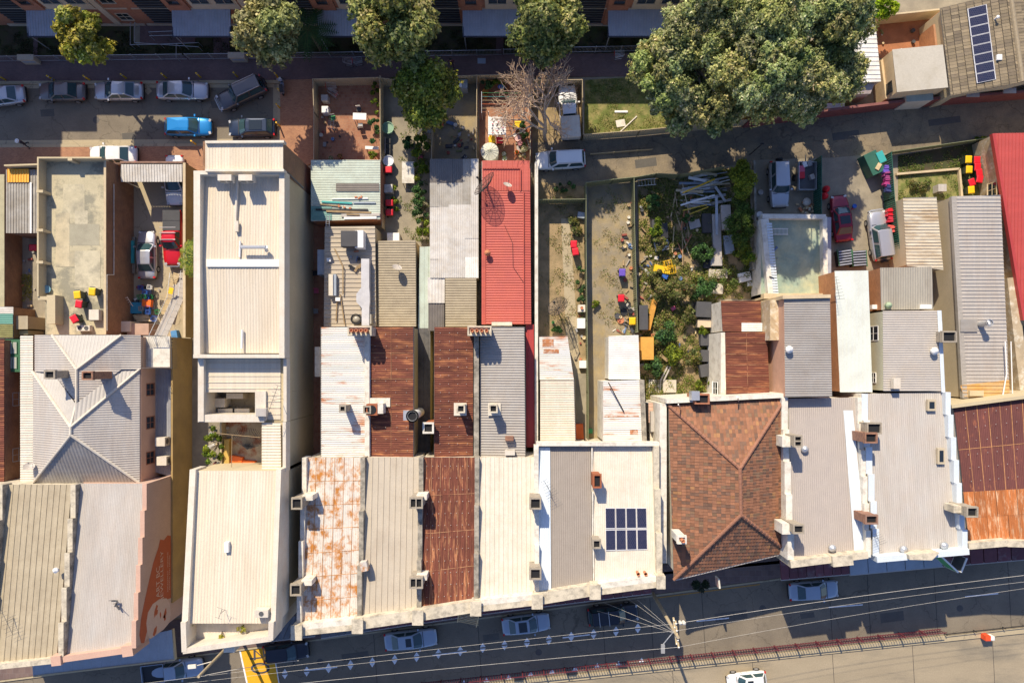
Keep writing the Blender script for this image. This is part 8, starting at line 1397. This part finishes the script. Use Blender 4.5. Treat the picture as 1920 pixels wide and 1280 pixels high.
for a in [('left of two shopping trolleys on the shaded footpath', 651, 113, 170, .12), ('right of two shopping trolleys on the shaded footpath, with bags', 670, 112, 10, .12), ('shopping trolley lying near the railing by the giant tree', 1162, 100, 5, .12), ('shopping trolley at the top wall of the brick courtyard', 621, 160, 5, .13), ('second shopping trolley turned askew in the brick courtyard', 623, 172, 150, .13), ('trolley with cloth at the lower left of the brick courtyard', 620, 232, 80, .13), ('trolley beside the alley gate of the gravel yard', 1176, 652, 85, 0.)]: trolley(*a)
# yellow bollards
for i, (x, y, lab) in enumerate([(10, 148, 'yellow bollard nearest the left edge'), (100, 148, 'yellow bollard above the grey-brown sedan'), (167, 148, 'yellow bollard between the grey-brown and silver sedans'), (236, 145, 'yellow bollard above the silver sedan'), (311, 144, 'yellow bollard above the right-facing silver sedan'), (375, 143, 'yellow bollard just left of the crooked four-wheel drive'), (444, 142, 'yellow bollard above the crooked four-wheel drive'), (520, 143, 'yellow bollard at the north-east street corner'), (526, 172, 'yellow bollard beside the scooter'), (523, 200, 'yellow bollard below the scooter, sunlit'), (523, 234, 'lowest yellow bollard at the street end, sunlit'), (366, 268, 'yellow bollard at the south kerb below the blue car')]):
    b = G(x+2, y+3); t = thing('bollard', lab, 'bollard', (b.x, b.y, .12), 0, 'yellow bollards'); B = MB(); B.tube((b.x, b.y, .12), (b.x, b.y, 1.15), .075, n=10); B.build('post', YELLOWP, t); B = MB(); B.tube((b.x, b.y, .95), (b.x, b.y, 1.02), .08, n=10); B.build('reflective_band', WHITE, t)
# power pole and wires
t = thing('power_pole', 'timber power pole with cross-arms and street lamp in the main street', 'power pole', (*G(1224, 1112).xy, .1)); b = G(1224, 1112); tp = P(1245, 1174, 9.6); B = MB(); b2 = Vector((b.x, b.y, .1)); tp = Vector((b.x+.02, b.y-.25, 10.2)); B.tube(b2, tp, .19, .13, 10); B.build('pole', mat('pole_timber', (.42, .34, .22), .9), t)
c = Vector((tp.x, tp.y, 9.7)); u = Vector((.99, .12, 0)); v = Vector((-.12, .99, 0))
for zz in (9.9, 9.2): B = MB(); q = Vector((tp.x, tp.y, zz)); B.box(q+v*.15, (.14, 2.3, .14), .12); B.build('cross_arm', WOODP, t)
for zz in (9.9, 9.2):
    for k in (-1, -.4, .4, 1): B = MB(); q = Vector((tp.x, tp.y, zz+.07))+v*(k+.1); B.lathe(q, [(.05, 0), (.07, .08), (.03, .16), (.001, .18)], 8); B.build('insulator', WHITE, t)
for dx in (.35, .65): B = MB(); q = Vector((tp.x+dx, tp.y+1.0, 9.6)); B.lathe(q, [(.14, -.25), (.14, .15), (.001, .25)], 10); B.build('switch_can', OFFW, t)
B = MB(); L0 = Vector((tp.x, tp.y, 8.8)); L1 = P(1243, 1208, 8.9); B.tube(L0, L1, .04); B.build('lamp_arm', STEEL, t); B = MB(); B.box((L1.x, L1.y-.35, 8.9), (.32, .75, .16)); lh = B.build('lamp_head', GREYP, t)
def wire(label, A, C, sag=.5, r=.012, m=None, name='power_line'):
    A, C = Vector(A), Vector(C); pts = [A.lerp(C, i/12)-Vector((0, 0, sag*4*(i/12)*(1-i/12))) for i in range(13)]; B = MB(); B.path(pts, r, 4); one(name, label, 'cable', B, m or WIREM)
WIREM = mat('aluminium_wire', (.50, .47, .42), .6); PT = [tp+v*k+Vector((0, 0, -.2)) for k in (-.9, -.3, .5, 1.1)]
for i, k in enumerate(PT):
    if i == 1: continue
    wire('overhead line from the power pole to the right, %s' % ('lowest of three', '', 'middle of three', 'topmost of three')[i], k, P(2010, [1090, 1082, 1080, 1068][i], 9), .5, .016 if i == 3 else .010)
    wire('overhead line from the power pole to the left, %s' % ('lowest of three', '', 'middle of three', 'topmost of three')[i], k, P(-60, [1349, 1339, 1330, 1322][i], 9.3), .5, .013 if i < 2 else .010)
for i, (x, y, z) in enumerate([(1172, 1118, 6.5), (1195, 1124, 6.5), (1130, 1128, 6), (1120, 1145, 6)]): wire('service wire fanning from the pole to the shop fronts, %s' % ('first', 'second', 'third', 'fourth')[i], tp-Vector((0, 0, .8)), P(x, y, z), .15, .010)
t = thing('power_pole', 'slanting timber pole with street lamp at the bottom left corner', 'power pole', (*G(398, 1208).xy, .1)); A = Vector((*G(398, 1208).xy, .1)); C = P(352, 1290, 10); 
A = P(418, 1222, 3.2); A0 = Vector((*A.xy, .1)); B = MB(); B.tube((A.x+.3, A.y+.4, .1), P(372, 1268, 10.5), .16, .12, 10); B.build('pole', mat('pole_timber', (.42, .34, .22), .9), t); B = MB(); B.tube(P(396, 1240, 7.8), P(362, 1249, 8.2), .035); B.build('lamp_arm', OFFW, t); B = MB(); q = P(360, 1249, 8.2); B.box(q, (.7, .32, .15), .1); B.build('lamp_head', OFFW, t)
wire('thin line running from the slanting pole to the yellow patch', P(372, 1268, 9.8), P(560, 1238, 9), .3, .02)
# lane pole, median cone, signs
t = thing('lane_lamp_post', 'thin black post at the lane beside the hedge', 'post', G(1406, 290)); B = MB(); B.tube(G(1406, 290), Vector((*G(1406, 290).xy, 3.4)), .05); B.tube(Vector((*G(1406, 290).xy, 3.3)), Vector((*G(1402, 290).xy, 3.4)), .03); B.build('post', BLKP, t); B = MB(); q = G(1406, 290); B.box((q.x, q.y, 3.4), (.3, .1, .06)); B.build('cap', BLKP, t)
t = thing('traffic_cone_barrier', 'orange and white traffic barrier at the end of the median rail', 'barrier', (*G(1846, 1190).xy, .13)); q = G(1846, 1190); B = MB(); B.box((q.x-.2, q.y, .5), (.5, .5, .7)); B.build('barrier_body', paint('safety_orange', (.85, .09, .02), .5), t); B = MB(); B.box((q.x+.25, q.y, .55), (.35, .4, .6)); B.build('white_end', WHITE, t)
def sign(label, pts, z0, z1, m, mb, name='shop_sign'):
    t = thing(name, label, 'sign', (*P(*pts[0], z0).xy, z0)); A, C = P(*pts[0], z1), P(*pts[1], z1); d = C-A; n = Vector((-d.y, d.x, 0)).normalized()*.07; B = MB(); B.prism([A-n, C-n, C+n, A+n], z0); B.build('sign_box', mb, t)
    for g in (-1, 1):
        B = MB(); k = n*g*1.08; zz0, zz1 = z0+.08, z1-.08; q = [Vector((*(A+d*.04+k).xy, zz0)), Vector((*(C-d*.04+k).xy, zz0)), Vector((*(C-d*.04+k).xy, zz1)), Vector((*(A+d*.04+k).xy, zz1))]; B.poly(q if g < 0 else q[::-1]); B.build('sign_face', m, t)
sign('green and white shop sign hanging out from the pale grey shop', ((1766, 1043), (1798, 1073)), 4.2, 6.0, mat('sign_green', (.05, .30, .12), .5), WHITE); sign('dark framed white sign behind the green one', ((1803, 1073), (1814, 1046)), 4.0, 5.6, DKSTEEL, WHITE); sign('small pink sign under the tiled roof eave', ((1348, 1085), (1350, 1103)), 4.6, 5.6, mat('sign_pink', (.60, .36, .30)), OFFW)
t = thing('sign_frame', 'tilted tan lattice sign frame below the centre shop parapet', 'sign', (*P(877, 1163, 5).xy, 4.2)); 
for i in range(6): B = MB(); A = P(860, 1148+i*3.2, 5.0-.12*i); C = P(897, 1156+i*3.2, 5.0-.12*i); B.tube(A, C, .045); B.build('slat', WOODP, t)
B = MB(); B.tube(P(860, 1148, 5), P(858, 1166, 4.4), .05); B.tube(P(897, 1156, 5), P(893, 1175, 4.4), .05); B.build('frame', WOODP, t)
t = thing('round_street_shrub', 'dark round clipped street tree below the tiled roof eave', 'tree', G(1311, 1092)); c = P(1312, 1094, 3.2); p_, n_, s_, c_, l_ = lobed(c, .95, .8, .8, 12, 200, .4, .14, [(.02, .04, .02), (.03, .055, .025)], [1, 1]); leaf_obj('crown', p_, n_, s_, c_, t); B = MB(); B.tube(G(1311, 1092), c, .07); B.build('trunk', BARK, t)
# clothes along the green fence, green racks, misc yard things
for i, (y, m, lab) in enumerate([(315, PURP, 'lilac'), (328, paint('wine_cloth2', (.30, .05, .18), .8), 'wine-red'), (341, paint('magenta_cloth', (.42, .04, .20), .8), 'magenta'), (352, paint('navy_cloth', (.03, .04, .15), .8), 'navy'), (396, REDP, 'bright red'), (408, paint('crimson', (.55, .02, .05), .8), 'crimson'), (428, paint('coral_cloth', (.7, .10, .08), .8), 'coral')]):
    B = MB(); p = P(1666+(y-315)*.07, y, 1.5); 
    for k in range(4): B.box((p.x+jr.uniform(-.1, .1), p.y-.3+k*.18, 1.2+jr.uniform(-.1, .1)), (.65, .16, .5), jr.uniform(-.2, .2))
    one('hanging_cloth', lab+' cloth hung on the dark green fence behind the four-wheel drive', 'cloth', B, m)
for i, (x, y, rz, lab) in enumerate([(1585, 483, 8, 'left green slatted cage near the pale ribbed roof'), (1612, 484, 4, 'right green slatted cage near the pale ribbed roof')]):
    t = thing('slatted_cage', lab, 'cage', (*P(x, y, .8).xy, 0)); p = P(x, y, .8); B = MB(); B.box((p.x, p.y, .4), (1.3, 1.5, .7), math.radians(rz)); B.build('tray_body', BLKP, t)
    for k in range(6): B = MB(); B.box((p.x, p.y-.65+k*.26, .82), (1.3, .12, .06), math.radians(rz)); B.build('slat', STEEL, t)
    for s in (-1, 1): B = MB(); B.box((p.x+s*.68, p.y, .8), (.08, 1.6, .12), math.radians(rz)); B.build('side_rail', GREENP, t)
for i, (x, y, lab) in enumerate([(1552, 353, 'red ball-shaped drum above the maroon car, upper'), (1549, 366, 'red ball-shaped drum above the maroon car, lower')]): B = MB(); p = P(x, y, .7); B.lathe((p.x, p.y, 0), [(.25, 0), (.34, .35), (.30, .6), (.001, .75)], 14); one('red_drum', lab, 'drum', B, REDP, smooth=True)
for x, y, m, n in ((1504, 316, PINKP, 'upper'), (1504, 328, REDP, 'lower')): B = MB(); zbox(B, x, y, .7, .55, .6, .35, 3); one('red_box', n+' red box in the trailer', 'box', B, m)
for x, y, m, lab in ((1510, 308, WHITE, 'pale drum at the head of the trailer'), (1519, 306, GREYP, 'grey bag at the head of the trailer'), (1524, 331, GREYL, 'narrow grey case in the trailer')): B = MB(); zbox(B, x, y, .7, .4, .5, .4, 20); one('trailer_load', lab, 'bag', B, m)
it = []
for i in range(26): x, y = 1514+jr.gauss(0, 7), 387+jr.gauss(0, 8); B = MB(); zbox(B, x, y, .02+jr.random()*.25, jr.uniform(.1, .5), jr.uniform(.08, .3), .12, jr.uniform(0, 180)); k = jr.randrange(5); it.append((['pale timber piece', 'white rubble piece', 'brick piece', 'sandstone piece', 'brown timber piece'][k], y, one('rubble_piece', 'x', 'rubble', B, [WOODP, OFFW, TERRA, STONEW, WOOD][k], group='rubble heap below the trailer')))
rank(it, 'in the heap below the trailer')
B = MB(); p = P(1516, 377, .7); B.lathe((p.x, p.y, .1), [(.35, 0), (.42, .25), (.3, .45), (.001, .5)], 12); one('cement_bag', 'rounded cream sack on the rubble heap', 'sack', B, OFFW, smooth=True)
LOTS = [('pale carton', OFFW), ('rusty tin', TERRA), ('faded blue tub', mat('faded_blue', (.10, .17, .32), .7)), ('white container', GREYL), ('black tray', BLKP), ('grey box', GREYP), ('olive can', MOSSY), ('faded red tin', mat('faded_red', (.30, .07, .05), .7)), ('brown jar', WOOD), ('charcoal bag', DGREYP), ('tan carton', WOODP), ('concrete block', CONCG), ('brown board', WOOD)]
def clutter(poly, n, z, where, seed, grp):
    r = random.Random(seed); it = []; xs = [p[0] for p in poly]; ys = [p[1] for p in poly]
    for i in range(n):
        nm, m = r.choice(LOTS); x, y = r.uniform(min(xs), max(xs)), r.uniform(min(ys), max(ys)); B = MB(); s = r.uniform(.12, .36); p = P(x, y, z)
        if r.random() < .4: B.lathe((p.x, p.y, z), [(.001, .01), (s*.5, 0), (s*.55, s*.8), (s*.4, s*.85), (.001, s*.7)], 10)
        else: B.box((p.x, p.y, z+s*.3), (s*r.uniform(1, 2.6), s*r.uniform(.3, 1), s*.5), r.uniform(0, 3), (r.uniform(-.2, .2), r.uniform(-.3, .3)))
        it.append((nm, y, one(nm.split()[-1] if 'crate' not in nm else 'small_crate', 'x', 'container', B, m, group=grp)))
    rank(it, where)
clutter([(1160, 565), (1192, 612)], 26, .02, 'in the gravel yard cookware pile', 1, 'cookware pile'); clutter([(1147, 615), (1195, 626)], 12, .02, 'on the white shelf above the alley roof', 2, 'shelf items'); clutter([(965, 240), (990, 298)], 26, .03, 'among the potted plants of the clothesline yard', 3, 'plant row items'); clutter([(395, 800), (430, 876)], 22, 4.62, 'in the sunken planted courtyard', 4, 'courtyard items'); clutter([(1196, 470), (1222, 560)], 20, .05, 'in the junk yard rubbish by the fence', 5, 'fence rubbish'); clutter([(1165, 370), (1188, 560)], 26, .02, 'along the olive fence in the gravel yard', 6, 'gravel yard items'); clutter([(1440, 440), (1458, 552)], 14, 2.72, 'along the left wall of the roof deck', 7, 'deck items'); clutter([(225, 530), (300, 612)], 26, .1, 'in the shaded corner of the car yard', 8, 'car yard items'); clutter([(1200, 360), (1345, 700)], 75, .1, 'in the junk yard weeds', 9, 'junk yard items'); clutter([(40, 450), (66, 600)], 12, .02, 'in the small left yard', 10, 'left yard items'); clutter([(1630, 55), (1755, 95)], 16, .02, 'on the red earth yard', 11, 'red yard items'); clutter([(775, 245), (808, 300)], 8, .4, 'in the narrow yard bed', 12, 'narrow yard items'); clutter([(650, 462), (684, 505)], 8, 3.6, 'on the kitchen wing roof', 13, 'roof items'); clutter([(1072, 590), (1098, 700)], 12, .02, 'along the lower long yard fence', 14, 'lower yard items'); clutter([(600, 160), (640, 290)], 12, .14, 'at the left wall of the brick courtyard', 15, 'courtyard wall items'); clutter([(840, 230), (890, 298)], 30, .02, 'scattered on the bare soil yard', 16, 'soil yard litter')
def roofvent(label, px, py, z, m): B = MB(); p = P(px, py, z+.4); B.lathe((p.x, p.y, z), [(.22, 0), (.22, .2), (.34, .28), (.30, .45), (.001, .55)], 14); one('roof_ventilator', label, 'roof vent', B, m, smooth=True)
roofvent('round shiny ventilator near the front of the warm grey shop roof', 1562, 1028, 8.0, STEEL); roofvent('left ventilator near the front of the pale grey shop roof', 1696, 1030, 8.0, STEEL); roofvent('right ventilator near the front of the pale grey shop roof', 1772, 1023, 8.0, STEEL); roofvent('white ventilator on the tall grey rear wing', 1481, 655, 7.7, WHITE); roofvent('white ventilator at the upper part of the taupe rear roof', 1754, 658, 6.9, WHITE); roofvent('square-based ventilator beside the twin chimney', 1510, 842, 7.0, STEEL)
for i in range(3): B = MB(); p = P(208+i*3, 1130+i*6, 9.2); B.tube((p.x, p.y, 8.5), (p.x+.2*i, p.y+.3, 9.5), .025); B.box((p.x, p.y, 8.7), (.5, .12, .1), i*1.1); one('aerial_stand', 'broken aerial stand on the pale grey corner shop roof, %s piece' % ('upper', 'middle', 'lower')[i], 'antenna', B, DKSTEEL)
for x, y in ((355, 1172), (412, 1188), (452, 1180)): shrub('weed growing on the planter ledge of the cream building, %s' % {355: 'left', 412: 'middle', 452: 'right'}[x], x, y, 10.4, 12, 8, YG[:3], (3, 3, 1), 4, 60, .12, 'ledge_weed', .3, 'weed', None, 9.9)
B = MB()
for i in range(26): a = .3+i*.09; p = P(463, 842, 7.4); B.tube(p, p+Vector((1.9*math.cos(a), 1.9*math.sin(a), -.2)), .02, n=4)
one('folded_umbrella_frame', 'black wire umbrella frame spread in the sunken planted courtyard', 'umbrella frame', B, BLKP)
B = MB(); [B.tube(P(405, y, 8.3), P(488, y+8, 8.3), .03) for y in (812,)]; B.tube(P(435, 815, 8.3), P(434, 876, 8.3), .03); one('courtyard_clothesline', 'rusty line frame over the sunken planted courtyard', 'frame', B, WOOD)
ladder('dark ladder pipe in the long yard beside the alley', P(1062, 594, 1.2), P(1078, 640, 1.2), .3, 5, BLKP)
